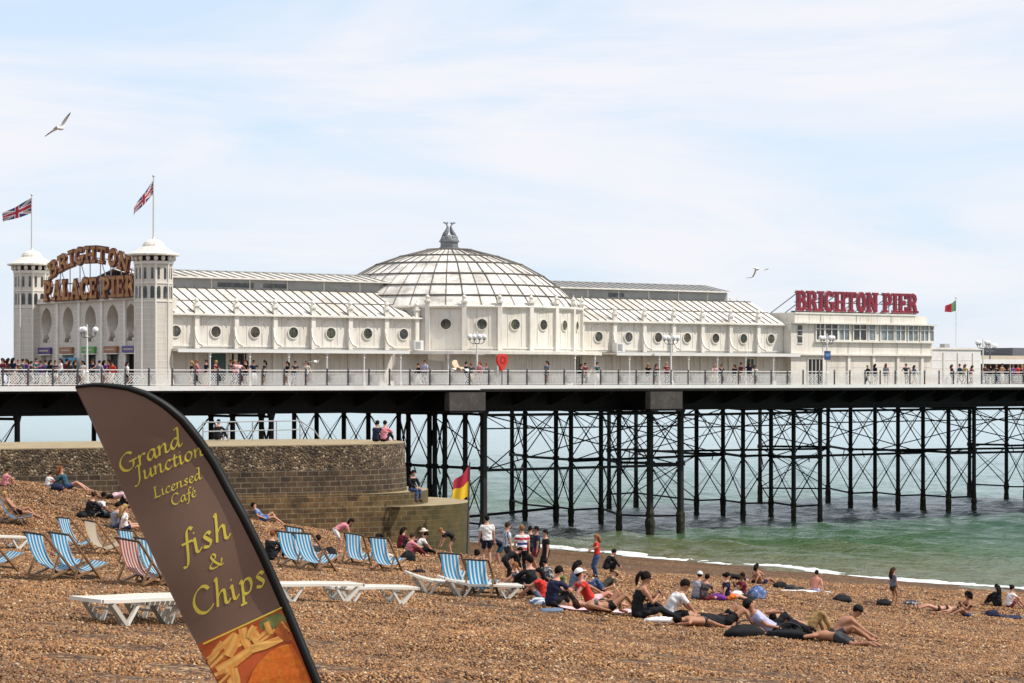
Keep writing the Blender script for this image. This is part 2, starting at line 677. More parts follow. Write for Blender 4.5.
def beach_np(X, Y):
    t, w = 0.8 * X + 0.6 * Y, -0.6 * X + 0.8 * Y
    z = profile_np(t)
    z += 1.8 * sstep_np(74, 90, w) * (1 - sstep_np(94, 99, w)) * np.clip((63 - t) / 18, 0, .98)
    z -= 1.2 * sstep_np(95, 100, w) * (1 - sstep_np(70, 108, t))
    z -= 0.5 * (1 - sstep_np(62, 70, w)) * sstep_np(36, 54, t) * (1 - sstep_np(80, 106, t))
    z += 0.022 * np.sin(2.3 * X + 1.1 * Y) * np.sin(2.9 * Y - .8 * X + 1) + 0.018 * np.sin(4.7 * X - 1.3 * Y + 2) * np.sin(3.9 * Y + 1.9 * X)
    return z + 0.05 * np.sin(t * 0.9 + np.sin(w * 0.31) * 1.7) + 0.035 * np.sin(w * 0.7 + t * 0.37)


def pebble_material():
    m, n, b = nodes_of('beach_pebble')
    geo = N(n, 'ShaderNodeNewGeometry')
    cr = N(n, 'ShaderNodeValToRGB')
    el = cr.color_ramp.elements
    pal = PEB
    el[0].position, el[0].color = pal[0][0], (*pal[0][1], 1)
    el[1].position, el[1].color = pal[-1][0], (*pal[-1][1], 1)
    for p, c in pal[1:-1]:
        e = el.new(p)
        e.color = (*c, 1)
    n.links.new(geo.outputs['Random Per Island'], cr.inputs['Fac'])
    big = N(n, 'ShaderNodeTexNoise')
    big.inputs['Scale'].default_value = 1.0
    big.inputs['Detail'].default_value = 6
    mp = N(n, 'ShaderNodeMapping')        # drifts lie along the shore
    mp.inputs['Rotation'].default_value = (0, 0, rad(-37))
    mp2 = N(n, 'ShaderNodeMapping')
    mp2.inputs['Scale'].default_value = (0.55, 0.13, 1)
    n.links.new(geo.outputs['Position'], mp.inputs['Vector'])
    n.links.new(mp.outputs['Vector'], mp2.inputs['Vector'])
    n.links.new(mp2.outputs['Vector'], big.inputs['Vector'])
    mr = N(n, 'ShaderNodeMapRange')
    mr.inputs['From Min'].default_value, mr.inputs['From Max'].default_value = 0.3, 0.7
    mr.inputs['To Min'].default_value, mr.inputs['To Max'].default_value = 0.72, 1.18
    n.links.new(big.outputs['Fac'], mr.inputs['Value'])
    mul = N(n, 'ShaderNodeMix', data_type='RGBA', blend_type='MULTIPLY')
    mul.inputs['Factor'].default_value = 1
    n.links.new(cr.outputs['Color'], mul.inputs['A'])
    n.links.new(mr.outputs['Result'], mul.inputs['B'])
    n.links.new(mul.outputs['Result'], b.inputs['Base Color'])
    b.inputs['Roughness'].default_value = .6
    return m


PEB = [(0.0, (0.04, 0.016, 0.005)), (0.2, (0.14, 0.055, 0.014)), (0.5, (0.25, 0.106, 0.028)), (0.78, (0.35, 0.16, 0.046)), (0.83, (0.23, 0.18, 0.13)), (0.87, (0.37, 0.185, 0.06)), (0.96, (0.46, 0.265, 0.105)), (1.0, (0.60, 0.47, 0.30))]


def build_pebbles():
    rs = np.random.RandomState(11)
    X, Y, R = [], [], []
    y = 18.0
    while y < 165:
        g = 0.04 if y < 28 else 0.04 + (y - 28) * 0.00075
        xs = np.arange(-0.212 * y - 2.0, 0.212 * y + 2.0, g)
        X.append(xs + rs.uniform(-.5, .5, len(xs)) * g)
        Y.append(y + rs.uniform(-.5, .5, len(xs)) * g)
        R.append(g * rs.uniform(.34, .72, len(xs)))
        y += g
    X, Y, R = np.concatenate(X), np.concatenate(Y), np.concatenate(R)
    t, w = .8 * X + .6 * Y, -.6 * X + .8 * Y
    ok = (t < 107.4) & (w < 91)
    X, Y, R = X[ok], Y[ok], R[ok]
    n = len(X)
    Z = beach_np(X, Y) + R * rs.uniform(-.1, .35, n)
    base = np.array([(1, 0, 0), (0, 1, 0), (-1, 0, 0), (0, -1, 0), (0, 0, 1), (0, 0, -1)], float)
    f0 = np.array([(0, 1, 4), (1, 2, 4), (2, 3, 4), (3, 0, 4), (1, 0, 5), (2, 1, 5), (3, 2, 5), (0, 3, 5)])
    sx, sy, sz = (rs.uniform(.75, 1.25, n), rs.uniform(.75, 1.25, n), rs.uniform(.55, .95, n))
    a, tl = rs.uniform(0, 6.28, n), rs.uniform(-.5, .5, n)
    v = base[None] * np.stack([sx, sy, sz], 1)[:, None, :] * R[:, None, None] * rs.uniform(.8, 1.2, (n, 6, 1))
    c_, s_ = np.cos(tl)[:, None], np.sin(tl)[:, None]
    vx_, vz_ = v[..., 0] * c_ - v[..., 2] * s_, v[..., 0] * s_ + v[..., 2] * c_
    ca, sa = np.cos(a)[:, None], np.sin(a)[:, None]
    co = np.stack([vx_ * ca - v[..., 1] * sa + X[:, None], vx_ * sa + v[..., 1] * ca + Y[:, None], vz_ + Z[:, None]], -1).reshape(-1, 3)
    faces = (f0[None] + (np.arange(n) * 6)[:, None, None]).reshape(-1, 3)
    o = mesh_np('beach_pebbles', co, faces, [pebble_material()])
    tag(o, kind='stuff')
    print('pebbles', n)


build_beach()
build_sea()
build_pebbles()
# ------------------------------------------------------------------ pier
IRON = M('black_iron', (0.008, 0.008, 0.009), rough=0.7, var=0.35, scale=1.5, dirt=(0.025, 0.016, 0.01), dirt_amt=0.6, spec=.2)
IRON2 = M('weathered_pile_iron', (0.014, 0.014, 0.015), rough=0.75, var=0.4, scale=2.2, dirt=(0.035, 0.028, 0.02), dirt_amt=0.7, bump=0.5)
WEED = M('pile_weed', (0.022, 0.02, 0.010), rough=0.9, var=0.5, scale=5, bump=1.0, dirt=(0.09, 0.075, 0.05), dirt_amt=0.8)
DECKM = M('deck_boards', (0.20, 0.16, 0.12), rough=0.8, var=0.2, scale=1.2)
CREAM = M('cream_paint', (0.70, 0.655, 0.58), rough=0.55, var=0.08, scale=0.9, dirt=(0.50, 0.43, 0.34), dirt_amt=0.55, streak=.6)
CREAM2 = M('cream_trim_paint', (0.74, 0.70, 0.63), rough=0.5, var=0.05, scale=1.2, dirt=(0.50, 0.44, 0.35), dirt_amt=0.55, streak=.5)
WHITE = M('white_paint', (0.70, 0.69, 0.66), rough=0.5, var=0.05, scale=1.5, dirt=(0.55, 0.5, 0.43), dirt_amt=0.4)
CONC = M('stained_concrete', (0.055, 0.048, 0.043), rough=0.85, var=0.3, scale=2.5, dirt=(0.10, 0.085, 0.07), dirt_amt=0.8)
GREYP = M('grey_felt_panel', (0.34, 0.34, 0.33), rough=0.7, var=0.12, scale=1.4, dirt=(0.2, 0.2, 0.21), dirt_amt=0.5)
GLASSD = M('dark_window_glass', (0.03, 0.035, 0.04), rough=0.12, var=0.5, scale=2.2, spec=0.6, dirt=(0.20, 0.19, 0.14), dirt_amt=0.8)
GLASSV = [GLASSD, M('greenish_window_glass', (0.03, 0.045, 0.03), rough=0.15, var=0.5, scale=3.0, dirt=(0.20, 0.19, 0.11), dirt_amt=0.9, dmin=.46), M('brown_window_glass', (0.035, 0.028, 0.02), rough=0.15, var=0.5, scale=2.6, dirt=(0.17, 0.14, 0.09), dirt_amt=0.8, dmin=.45)]
BAR = M('dark_glazing_bar', (0.12, 0.105, 0.09), rough=0.7, var=0.3, scale=2)
BAR2 = M('grey_glazing_bar', (0.22, 0.20, 0.18), rough=0.7, var=0.3, scale=2)
ROOF = M('white_roof_pane', (0.70, 0.66, 0.59), rough=0.5, var=0.15, scale=0.9, dirt=(0.40, 0.35, 0.29), dirt_amt=0.8, dmin=.48)
ROOFD = M('dirty_dome_pane', (0.76, 0.72, 0.65), rough=0.55, var=0.16, scale=1.5, dirt=(0.34, 0.31, 0.265), dirt_amt=0.85, dmin=.45)
DECK_Z, EDGE_V, BACK_V = 11.5, 6.5, -25.0
U0, U1 = -34.0, 112.0

pier = thing('pier', 'long iron pier on dark piles carrying the white pavilion out over the sea', 'pier', P(30, 0, 0))


def pbox(mb, u0, u1, v0, v1, z0, z1, mat):
    return mb.frame(P((u0 + u1) / 2, (v0 + v1) / 2, (z0 + z1) / 2), PD * (u1 - u0) / 2, PN * (v1 - v0) / 2, ZV * (z1 - z0) / 2, mat)


mb = MB()
pbox(mb, U0, U1, BACK_V, EDGE_V - 0.06, DECK_Z - 0.28, DECK_Z, DECKM)
mb.build('deck', pier)
STEP_U = 20.6
mb = MB()
pbox(mb, U0, STEP_U, EDGE_V - 0.05, EDGE_V + 0.15, DECK_Z - 0.27, DECK_Z + 0.05, WHITE)
pbox(mb, STEP_U, U1, EDGE_V - 0.05, EDGE_V + 0.05, DECK_Z - 0.20, DECK_Z + 0.07, WHITE)
pbox(mb, U0, U1, EDGE_V + 0.0, EDGE_V + 0.04, DECK_Z - 0.40, DECK_Z - 0.28, IRON)
mb.build('fascia', pier)
for v in (2.9, -2.5, -8, -14, -19, -24):
    mb = MB()
    z0 = 9.75
    pbox(mb, U0, U1, v - 0.1, v + 0.1, z0, DECK_Z - 0.3, IRON)
    pbox(mb, U0, U1, v - 0.25, v + 0.25, z0 - 0.14, z0 - 0.01, IRON)
    mb.build('girder', pier)
for k in range(42):
    u = U0 + 1.5 + k * 3.45
    mb = MB()
    pbox(mb, u - 0.12, u + 0.12, BACK_V + 0.4, 2.5, 9.96, 10.7, IRON)
    mb.prism([(3.0, 10.1), (3.4, 10.1), (6.2, 10.95), (6.2, 11.2), (3.0, 11.2)], P(u, 0, 0), PN, ZV, 0.14, IRON)
    mb.build('cross_beam', pier)


def deck_at(x, v):
    """the deck point seen in picture column x on the line v across the pier"""
    k = (x - 512) / F
    a = P(0, v)
    u = (k * a.y - a.x) / (PD.x - k * PD.y)
    return P(u, v, DECK_Z), u


for xa, xb in ((449.5, 485.5), (650.5, 682.5)):
    ua, ub = deck_at(xa, 6.9)[1], deck_at(xb, 6.9)[1]
    mb = MB()
    pbox(mb, ua, ub, 6.3, 6.9, 9.75, 11.05, CONC)
    pbox(mb, ua + .1, ub - .1, 3.3, 6.85, 9.6, 9.74, IRON)
    pbox(mb, ua + .6, ub - .2, 3.0, 6.29, 9.76, 11.0, IRON)
    mb.build('girder_end_block', pier)


def water_at(x, y):
    D = F * EYE / (y - HORIZON)
    return Vector(((x - 512) / F * D, D, 0))


def pile(p, r=0.17, top=9.7, thick_base=True):
    mb = MB()
    z0 = min(-1.5, beach_z(p.x, p.y) - 0.8) if beach_z(p.x, p.y) < 1 else beach_z(p.x, p.y) - 0.6
    prof = [(r * 1.05, z0)]
    rnd = random.Random(int(p.x * 100 + p.y * 7))
    for k in range(6):    # weed and mussels round the tidal part
        prof.append((r * (1.25 + rnd.uniform(-.12, .3)), 0.05 + k * 0.28 + rnd.uniform(0, .1)))
    prof += [(r * 1.03, 2.0), (r, 5.25), (r * 1.45, 5.26), (r * 1.45, 5.6), (r, 5.61), (r, top - 0.5), (r * 1.5, top - 0.15), (r * 1.6, top)]
    mb.lathe(prof[:7] + [(r * 1.06, 1.75), (r * 1.03, 2.0)], (p.x, p.y, 0), WEED, n=8)
    mb.lathe(prof[7:], (p.x, p.y, 0), IRON2, n=8)
    mb.build('pile', pier, smooth=False)


def brace(a, b, rich=True):
    """tie rods and struts between two neighbouring piles of a row"""
    mb = MB()
    rnd = random.Random(int(a.x * 31 + b.y * 17))
    up = lambda p, z: (p.x, p.y, z)
    for z, w in ((5.42, 0.17), (1.35, 0.12), (9.42, 0.15)):
        mb.bar(up(a, z + rnd.uniform(-.05, .05)), up(b, z + rnd.uniform(-.05, .05)), w, w * 1.2, IRON)
    for z0, z1 in ((5.55, 9.4), (1.45, 5.3)):
        mb.tube([up(a, z0), up(b, z1)], 0.05, IRON, n=5)
        mb.tube([up(a, z1), up(b, z0)], 0.05, IRON, n=5)
        if rich:
            mb.tube([up(a, z0 + .9), up(b, z1)], 0.026, IRON, n=4)
            mb.tube([up(b, z0 + .9), up(a, z1)], 0.026, IRON, n=4)
            m = (a + b) / 2
            mb.ball(up(m, (z0 + z1) / 2), 0.10, IRON, 6, 4)
    if rnd.random() < 0.5:
        d = a.lerp(b, rnd.uniform(.2, .8))
        q = Vector((d.x, d.y, 5.3))
        mb.tube([q, q + Vector((rnd.uniform(-.2, .2), 0, -rnd.uniform(.3, .9)))], 0.05, IRON, n=5)
    mb.build('tie_rod', pier)


b1 = [(680.5, 533), (650, 533), (619, 532), (601, 525), (571, 526), (556, 523.5), (525, 520), (512, 516)]
b2 = [(820, 521), (793.6, 522), (771, 518), (743, 519), (723, 515), (696.5, 515.5), (636, 507), (609, 509)]
b3 = [(974, 511.5), (948.5, 512), (923, 510), (898, 510), (875, 506.5), (850.5, 508), (828, 502), (760, 502)]
rows = [[water_at(*q) for q in b] for b in (b1, b2, b3)]
rows.append([P(23.8, v) for v in (2.7, 0.4, -2.2, -3.5, -4.2, -7.0, -8.3, -12.5, -16, -20, -23.4)])
rows.append([P(104, v) for v in (2.0, -3.5, -9, -12.5, -16, -18.5, -23.4)])
rows.append([P(5.6, v) for v in (2.7, 1.4, -2.5, -5.5, -11, -13, -18.5, -23.4)])
rows.append([P(-13.5, v) for v in (2.7, -2, -7.5, -9, -15, -23.4)])
for r in rows:
    for i, p in enumerate(r):
        big = (r is rows[3] and i == 0) or (r is rows[0] and i in (0, 1))
        pile(p, 0.26 if big else 0.185)
    for a, b in zip(r, r[1:]):
        brace(a, b)
# long struts between the rows
for (ra, ia), (rb, ib), zz in (((3, 0), (0, 0), 5.3), ((3, 0), (0, 0), 9.35), ((0, 0), (1, 0), 9.2), ((0, 4), (1, 4), 5.3), ((1, 2), (2, 2), 5.25), ((1, 0), (2, 0), 9.3), ((1, 6), (2, 6), 5.2), ((2, 1), (4, 1), 5.3), ((2, 4), (4, 3), 5.3), ((3, 4), (0, 5), 1.3), ((2, 0), (4, 0), 9.3)):
    a, b = rows[ra][ia], rows[rb][ib]
    mb = MB()
    mb.bar((a.x, a.y, zz), (b.x, b.y, zz), 0.16, 0.2, IRON)
    if zz > 9:
        mb.bar((a.x, a.y, zz - 1.0), (b.x, b.y, zz - 1.0), 0.09, 0.1, IRON)
        for k in range(9):
            p, q = a.lerp(b, k / 9), a.lerp(b, (k + 1) / 9)
            mb.tube([(p.x, p.y, zz), (q.x, q.y, zz - 1.0)], 0.035, IRON, n=4)
    else:
        mb.tube([(a.x, a.y, zz), (b.x, b.y, 9.4)], 0.05, IRON, n=5)
        mb.tube([(a.x, a.y, 9.4), (b.x, b.y, zz)], 0.05, IRON, n=5)
    mb.build('strut', pier)

# ------------------------------------------------------------------ deck railing
RAILD = M('dark_railing_iron', (0.055, 0.055, 0.065), rough=0.5, var=0.2, scale=3)
RAILW = M('pale_railing_paint', (0.70, 0.69, 0.66), rough=0.5, var=0.1, scale=3)
rail = thing('deck_railing', 'ornate iron railing with pale lattice panels along the edge of the pier deck', 'railing', P(30, EDGE_V - .25, DECK_Z))
RV = EDGE_V - 0.25
STEP = 1.72
mb = MB()
pbox(mb, U0, U1, RV - 0.045, RV + 0.045, DECK_Z + 1.06, DECK_Z + 1.12, RAILW)
pbox(mb, U0, U1, RV - 0.02, RV + 0.02, DECK_Z + 0.13, DECK_Z + 0.17, RAILW)
pbox(mb, U0, U1, RV - 0.02, RV + 0.02, DECK_Z + 0.86, DECK_Z + 0.89, RAILW)
mb.build('top_rail', rail)
post = panel = None
k = 0
u = U0 + 0.6
ref = P(30, RV, DECK_Z)
while u < U1 - 2:
    if post is None:
        mb = MB()
        q = P(u, RV, DECK_Z)
        mb.lathe([(0.10, 0.004), (0.10, 0.12), (0.065, 0.15), (0.06, 1.0), (0.085, 1.03), (0.085, 1.16), (0.05, 1.2), (0.03, 1.24)], q, RAILD, n=8)
        post = mb.build('post', rail)
        mb = MB()
        pp = lambda a, z: P(u + a, RV, DECK_Z + z)
        for s in range(9):
            a0 = 0.1 + s * 0.19
            mb.bar(pp(a0, 0.17), pp(min(a0 + 0.68, 1.64), 0.17 + 0.68 * min(1, (1.64 - a0) / 0.68)), 0.022, 0.026, RAILW)
            mb.bar(pp(a0, 0.86), pp(min(a0 + 0.68, 1.64), 0.86 - 0.68 * min(1, (1.64 - a0) / 0.68)), 0.022, 0.026, RAILW)
        for cx in (0.45, 0.86, 1.28):
            ring = [pp(cx + 0.19 * math.cos(t), 0.52 + 0.19 * math.sin(t)) for t in np.linspace(0, 2 * math.pi, 13)]
            mb.tube(ring, 0.016, RAILW, n=4, cap=False)
        panel = mb.build('lattice_panel', rail)
        pan_u = u
    else:
        for src in (post, panel):
            o = src.copy()
            C.objects.link(o)
            o.parent = rail
            o.location = src.location + PD * (u - pan_u)
    u += STEP

# ------------------------------------------------------------------ pavilion (two glazed wings and a round domed hall)
pav = thing('pavilion', 'long cream pier pavilion with a round glazed dome and porthole windows', 'pavilion', P(27.2, -6.73, DECK_Z))
ZC, ZE = 14.05, 16.5          # canopy, eaves
HALF = 6.73
DC = (27.45, -6.73)
DRUM_R, DRUM_Z = 10.2, 17.3
WINGS = {'l': (-1.6, 20.6), 'r': (34.2, 56.3)}
lw = [-0.4 + 3.15 * k for k in range(7)]
rw = [36.8 + 3.02 * k for k in range(7)]
lb = [-0.4 + 3.15 * k + 1.575 for k in range(7)]
rb = [36.8 + 3.02 * k - 1.51 for k in range(8)]


def wall_panel_lines(mb, u0, u1, z0, z1, v, n):
    for k in range(1, n):
        u = u0 + (u1 - u0) * k / n
        pbox(mb, u - 0.025, u + 0.025, v, v + 0.025, z0, z1, CREAM2)


for key, (a, b) in WINGS.items():
    mb = MB()
    pbox(mb, a, b, -2 * HALF, 0, DECK_Z, ZE, CREAM)
    # rails of the upper wall and plinth of the lower one
    pbox(mb, a, b, 0, 0.07, ZE - 0.22, ZE - 0.05, CREAM2)
    pbox(mb, a, b, 0, 0.06, ZC + 0.18, ZC + 0.30, CREAM2)
    pbox(mb, a, b, 0, 0.05, DECK_Z + 0.01, DECK_Z + 0.35, CREAM2)
    bays = lb if key == 'l' else rb
    for wu in (lw if key == 'l' else rw):
        for s in (-0.62, 0.62):
            pbox(mb, wu + s - 0.02, wu + s + 0.02, 0, 0.03, ZC + 0.31, ZE - 0.23, CREAM2)
        # a shallow arch moulding over each porthole
        arc = [P(wu + 0.95 * math.cos(t), 0.02, ZC + 1.35 + 0.78 * math.sin(t)) for t in np.linspace(0.25, math.pi - 0.25, 9)]
        mb.tube(arc, 0.03, CREAM2, n=4)
    for wu in bays:
        pbox(mb, wu - 0.14, wu + 0.14, 0, 0.12, DECK_Z + 0.36, ZC - 0.1, CREAM2)
        pbox(mb, wu - 0.75, wu - 0.69, 0, 0.05, DECK_Z + 0.36, ZC - 0.1, CREAM2)
        pbox(mb, wu + 0.69, wu + 0.75, 0, 0.05, DECK_Z + 0.36, ZC - 0.1, CREAM2)
    mb.build('wall', pav)


def disc(mb, c, ex, ey, r0, r1, mat, n=20, t=0.0):
    """ring (or disc when r0 = 0) facing ex x ey, thickness t"""
    c, ex, ey = Vector(c), Vector(ex), Vector(ey)
    outer = [(r1 * math.cos(2 * math.pi * k / n), r1 * math.sin(2 * math.pi * k / n)) for k in range(n)]
    holes = []
    if r0:
        holes = [[(r0 * math.cos(2 * math.pi * k / n), r0 * math.sin(2 * math.pi * k / n)) for k in range(n)]]
    mb.prism(outer, c, ex, ey, t, mat, holes=holes)


def porthole(c, ex, nrm):
    mb = MB()
    disc(mb, c + nrm * 0.02, ex, ZV, 0, 0.40, GLASSV[int(abs(c.x * 7.3)) % 3], t=0.03)
    pane = mb.build('window', pav)
    mb = MB()
    disc(mb, c + nrm * 0.09, ex, ZV, 0.385, 0.46, CREAM, t=0.10)
    for d in (0, 1):
        e = ex if d else ZV
        mb.bar(c + nrm * 0.035 - e * 0.4, c + nrm * 0.035 + e * 0.4, 0.03, 0.03, BAR, up=nrm)
    mb.build('frame', pane)


for wu in lw + rw:
    porthole(P(wu, 0, 15.27), PD, PN)


def finial(mb, q):
    mb.lathe([(0.19, 0), (0.19, 0.08), (0.10, 0.12), (0.17, 0.26), (0.15, 0.36), (0.05, 0.46), (0.03, 0.62)], q, CREAM2, n=8)


def pilaster(q, ex, nrm, ztop, bracket=True):
    """q: wall point at canopy level"""
    mb = MB()
    h = ztop - ZC
    mb.frame(q + nrm * 0.13 + ZV * (h / 2 + 0.05), ex * 0.17, nrm * 0.13, ZV * (h / 2), CREAM2)
    mb.frame(q + nrm * 0.15 + ZV * (h + 0.11), ex * 0.23, nrm * 0.2, ZV * 0.06, CREAM2)
    finial(mb, q + nrm * 0.14 + ZV * (h + 0.17))
    if bracket:
        # a concave flying bracket sweeping out over the canopy
        out = [(0.26, 1.55), (0.36, 1.05), (0.55, 0.68), (0.85, 0.42), (1.35, 0.28)]
        inn = [(0.26, 1.30), (0.31, 0.95), (0.48, 0.58), (0.78, 0.31), (1.35, 0.15)]
        pts = [(x, z) for x, z in out] + [(x, z) for x, z in reversed(inn)]
        mb.prism(list(reversed(pts)), q - ex * 0.07, nrm, ZV, -0.14 if ex.dot(nrm.cross(ZV)) < 0 else 0.14, CREAM2)
    mb.build('pilaster', pav)


for wu in lb[:-1]:
    pilaster(P(wu, 0, ZC), PD, PN, 16.95)
for wu in rb[1:-1]:
    pilaster(P(wu, 0, ZC), PD, PN, 16.95)
for wu in (19.6, 35.1):
    pilaster(P(wu, 0, ZC), PD, PN, 16.95, False)

# glazed slopes of the wings
for key, (a, b) in WINGS.items():
    mb = MB()
    vs0, vs1 = 0.25, -3.9
    zs0, zs1 = ZE + 0.02, 18.45
    e = 0.0

    def slope(u, f, lift=0.0):
        return P(u, vs0 + (vs1 - vs0) * f, zs0 + (zs1 - zs0) * f + lift)
    b_end = b if key == 'l' else b - 0.1
    mb.add([slope(a, 0), slope(b_end, 0), slope(b_end, 1), slope(a, 1), slope(a, 0, -.08), slope(b_end, 0, -.08), slope(b_end, 1, -.08), slope(a, 1, -.08)],
           [(0, 1, 2, 3), (7, 6, 5, 4), (0, 4, 5, 1), (1, 5, 6, 2), (2, 6, 7, 3), (3, 7, 4, 0)], ROOF)
    back = [P(a, -2 * HALF, ZE + .02), P(b, -2 * HALF, ZE + .02), P(b, -2 * HALF + 3.9, 18.45), P(a, -2 * HALF + 3.9, 18.45)]
    mb.add(back, [(0, 3, 2, 1)], ROOF)
    u = a + 0.2
    i = 0
    while u < b_end - 0.05:
        mb.bar(slope(u, 0, .03), slope(u, 1, .03), 0.065, 0.06, BAR)
        u += 0.79 if key == 'l' else 0.755
        i += 1
    for f in (0.48, 0.97):
        mb.bar(slope(a, f, .02), slope(b_end, f, .02), 0.12, 0.06, BAR)
    # gutter
    mb.bar(slope(a, -0.02, -.05), slope(b_end, -0.02, -.05), 0.14, 0.1, CREAM2)
    mb.build('roof', pav)
    # clerestory: grey band with the upper glazed roof
    mb = MB()
    ca, cb = (a, b + 2.0) if key == 'l' else (a - 1.6, b - 2.6)
    pbox(mb, ca, cb, -9.6, -3.9, 18.2, 19.12, GREYP)
    u = ca
    while u < cb - 3:
        pbox(mb, u + 3.1, u + 3.17, -3.9, -3.85, 18.46, 19.1, CREAM2)
        u += 3.15
    for (uu0, uu1) in (((5.2, 8.2), (9.0, 11.0)) if key == 'l' else ((41, 42.6),)):
        pbox(mb, uu0, uu1, -3.9, -3.87, 18.55, 18.85, GLASSD)
    rv0, rv1, rz0, rz1 = -3.55, -6.73, 19.14, 19.75
    for s in (1, -1):
        A, B_ = (rv0, rv1) if s == 1 else (-9.9, rv1)
        mb.add([P(ca, A, rz0), P(cb, A, rz0), P(cb, B_, rz1), P(ca, B_, rz1)], [(0, 1, 2, 3) if s == 1 else (3, 2, 1, 0)], ROOF if key == 'l' else GREYP)
    u = ca + 0.3
    while u < cb:
        mb.bar(P(u, rv0, rz0 + .05), P(u, rv1, rz1 + .05), 0.07, 0.05, BAR2)
        u += 0.8
    mb.bar(P(ca, rv1, rz1 + .04), P(cb, rv1, rz1 + .04), 0.14, 0.10, GREYP)
    mb.bar(P(ca, rv0, rz0 + .02), P(cb, rv0, rz0 + .02), 0.1, 0.1, CREAM2)
    mb.build('clerestory', pav)

# drum
mb = MB()
NF = 24
pts = []


def dp(t, r, z):
    return P(DC[0] + r * math.sin(t), DC[1] + r * math.cos(t), z)


TH0 = rad(37 - 7.5 - 90 + 90)
angs = [rad(-37 + 7.5 + 15 * k) for k in range(NF)]     # pilaster angles measured from the pier's side normal
prof = [(DRUM_R, DECK_Z), (DRUM_R, DRUM_Z)]
vs = [dp(t, DRUM_R, z) for z in (DECK_Z, DRUM_Z) for t in angs]
fs = [(k, (k + 1) % NF, NF + (k + 1) % NF, NF + k) for k in range(NF)]
fs += [tuple(range(NF, 2 * NF))]
mb.add(vs, fs, CREAM)


def facet(t0, t1, r, z0, z1, th, mat):
    """flat band across one facet"""
    A, B_ = dp(t0, r, 0), dp(t1, r, 0)
    nn = ((A + B_) / 2 - P(DC[0], DC[1], 0)).normalized()
    mb.frame((A + B_) / 2 + nn * th / 2 + ZV * (z0 + z1) / 2, (B_ - A) / 2, nn * th / 2, ZV * (z1 - z0) / 2, mat)
    return nn


for k in range(NF):
    t0, t1 = angs[k], angs[(k + 1) % NF]
    nrm = P(math.sin((t0 + t1) / 2), math.cos((t0 + t1) / 2)) - P0
    if nrm.dot(PN) < 0.2 and nrm.dot(PN) > -2:
        if nrm.dot(PN) < -0.2:
            continue
    facet(t0, t1, DRUM_R, DRUM_Z - 0.22, DRUM_Z - 0.05, 0.06, CREAM2)
    facet(t0, t1, DRUM_R, ZC + 0.18, ZC + 0.32, 0.05, CREAM2)
    A, B_ = dp(t0, DRUM_R, 0), dp(t1, DRUM_R, 0)
    d = (B_ - A)
    for f in (0.28, 0.72, 0.1, 0.9):
        q = A + d * f
        mb.frame(q + ZV * (ZC + DRUM_Z) / 2 + nrm * 0.012, d.normalized() * 0.025, nrm * 0.018, ZV * ((DRUM_Z - ZC) / 2 - 0.35), CREAM2)
        mb.frame(q + ZV * (DECK_Z + ZC) / 2 + nrm * 0.012, d.normalized() * 0.03, nrm * 0.02, ZV * ((ZC - DECK_Z) / 2 - 0.1), CREAM2)
mb.build('drum_wall', pav)
for k in range(NF):
    t0, t1 = angs[k], angs[(k + 1) % NF]
    tm = t0 + rad(7.5)
    nrm = P(math.sin(tm), math.cos(tm)) - P0
    if nrm.dot(PN) > 0.58:
        ex = (dp(t1, 1, 0) - dp(t0, 1, 0)).normalized()
        if ex.cross(ZV).dot(nrm) < 0:
            ex = -ex
        porthole(dp(tm, DRUM_R * math.cos(rad(7.5)), 16.02), ex, nrm)
    nr = P(math.sin(t0), math.cos(t0)) - P0
    if nr.dot(PN) > 0.62:
        ex = nr.cross(ZV)
        pilaster(dp(t0, DRUM_R - 0.06, ZC), ex, nr, DRUM_Z + 0.25, False)

# dome
DPROF = [(10.25, 17.3), (9.45, 18.15), (8.5, 18.98), (7.3, 19.85), (5.65, 20.75), (3.85, 21.38), (1.75, 21.92), (0.6, 22.0)]
mb = MB()
NS = 48
vs = [dp(rad(7.5) / 2 + 2 * math.pi * k / NS + angs[0] - rad(3.75), r, z) for r, z in DPROF for k in range(NS)]
fs = []
for i in range(len(DPROF) - 1):
    for k in range(NS):
        a, b = i * NS + k, i * NS + (k + 1) % NS
        fs.append((a, b, b + NS, a + NS))
fs.append(tuple(range((len(DPROF) - 1) * NS, len(DPROF) * NS)))
mb.add(vs, fs, ROOFD)
dome = mb.build('dome', pav)
for k in range(NS):
    mb = MB()
    t = angs[0] + 2 * math.pi * k / NS
    mb.tube([dp(t, r + .03, z + .04) for r, z in DPROF[:-1]], 0.04 if k % 2 == 0 else 0.026, BAR, n=4)
    mb.build('rib', dome)
for i in (1, 2, 3, 4, 5, 6):
    r, z = DPROF[i]
    mb = MB()
    mb.tube([dp(t, r + .05, z + .05) for t in np.linspace(0, 2 * math.pi, 49)], 0.055, BAR, n=4, cap=False)
    mb.build('ring', dome)
mb = MB()
mb.tube([dp(t, 10.3, 17.32) for t in np.linspace(0, 2 * math.pi, 49)], 0.12, CREAM2, n=6, cap=False)
mb.build('gutter', pav)

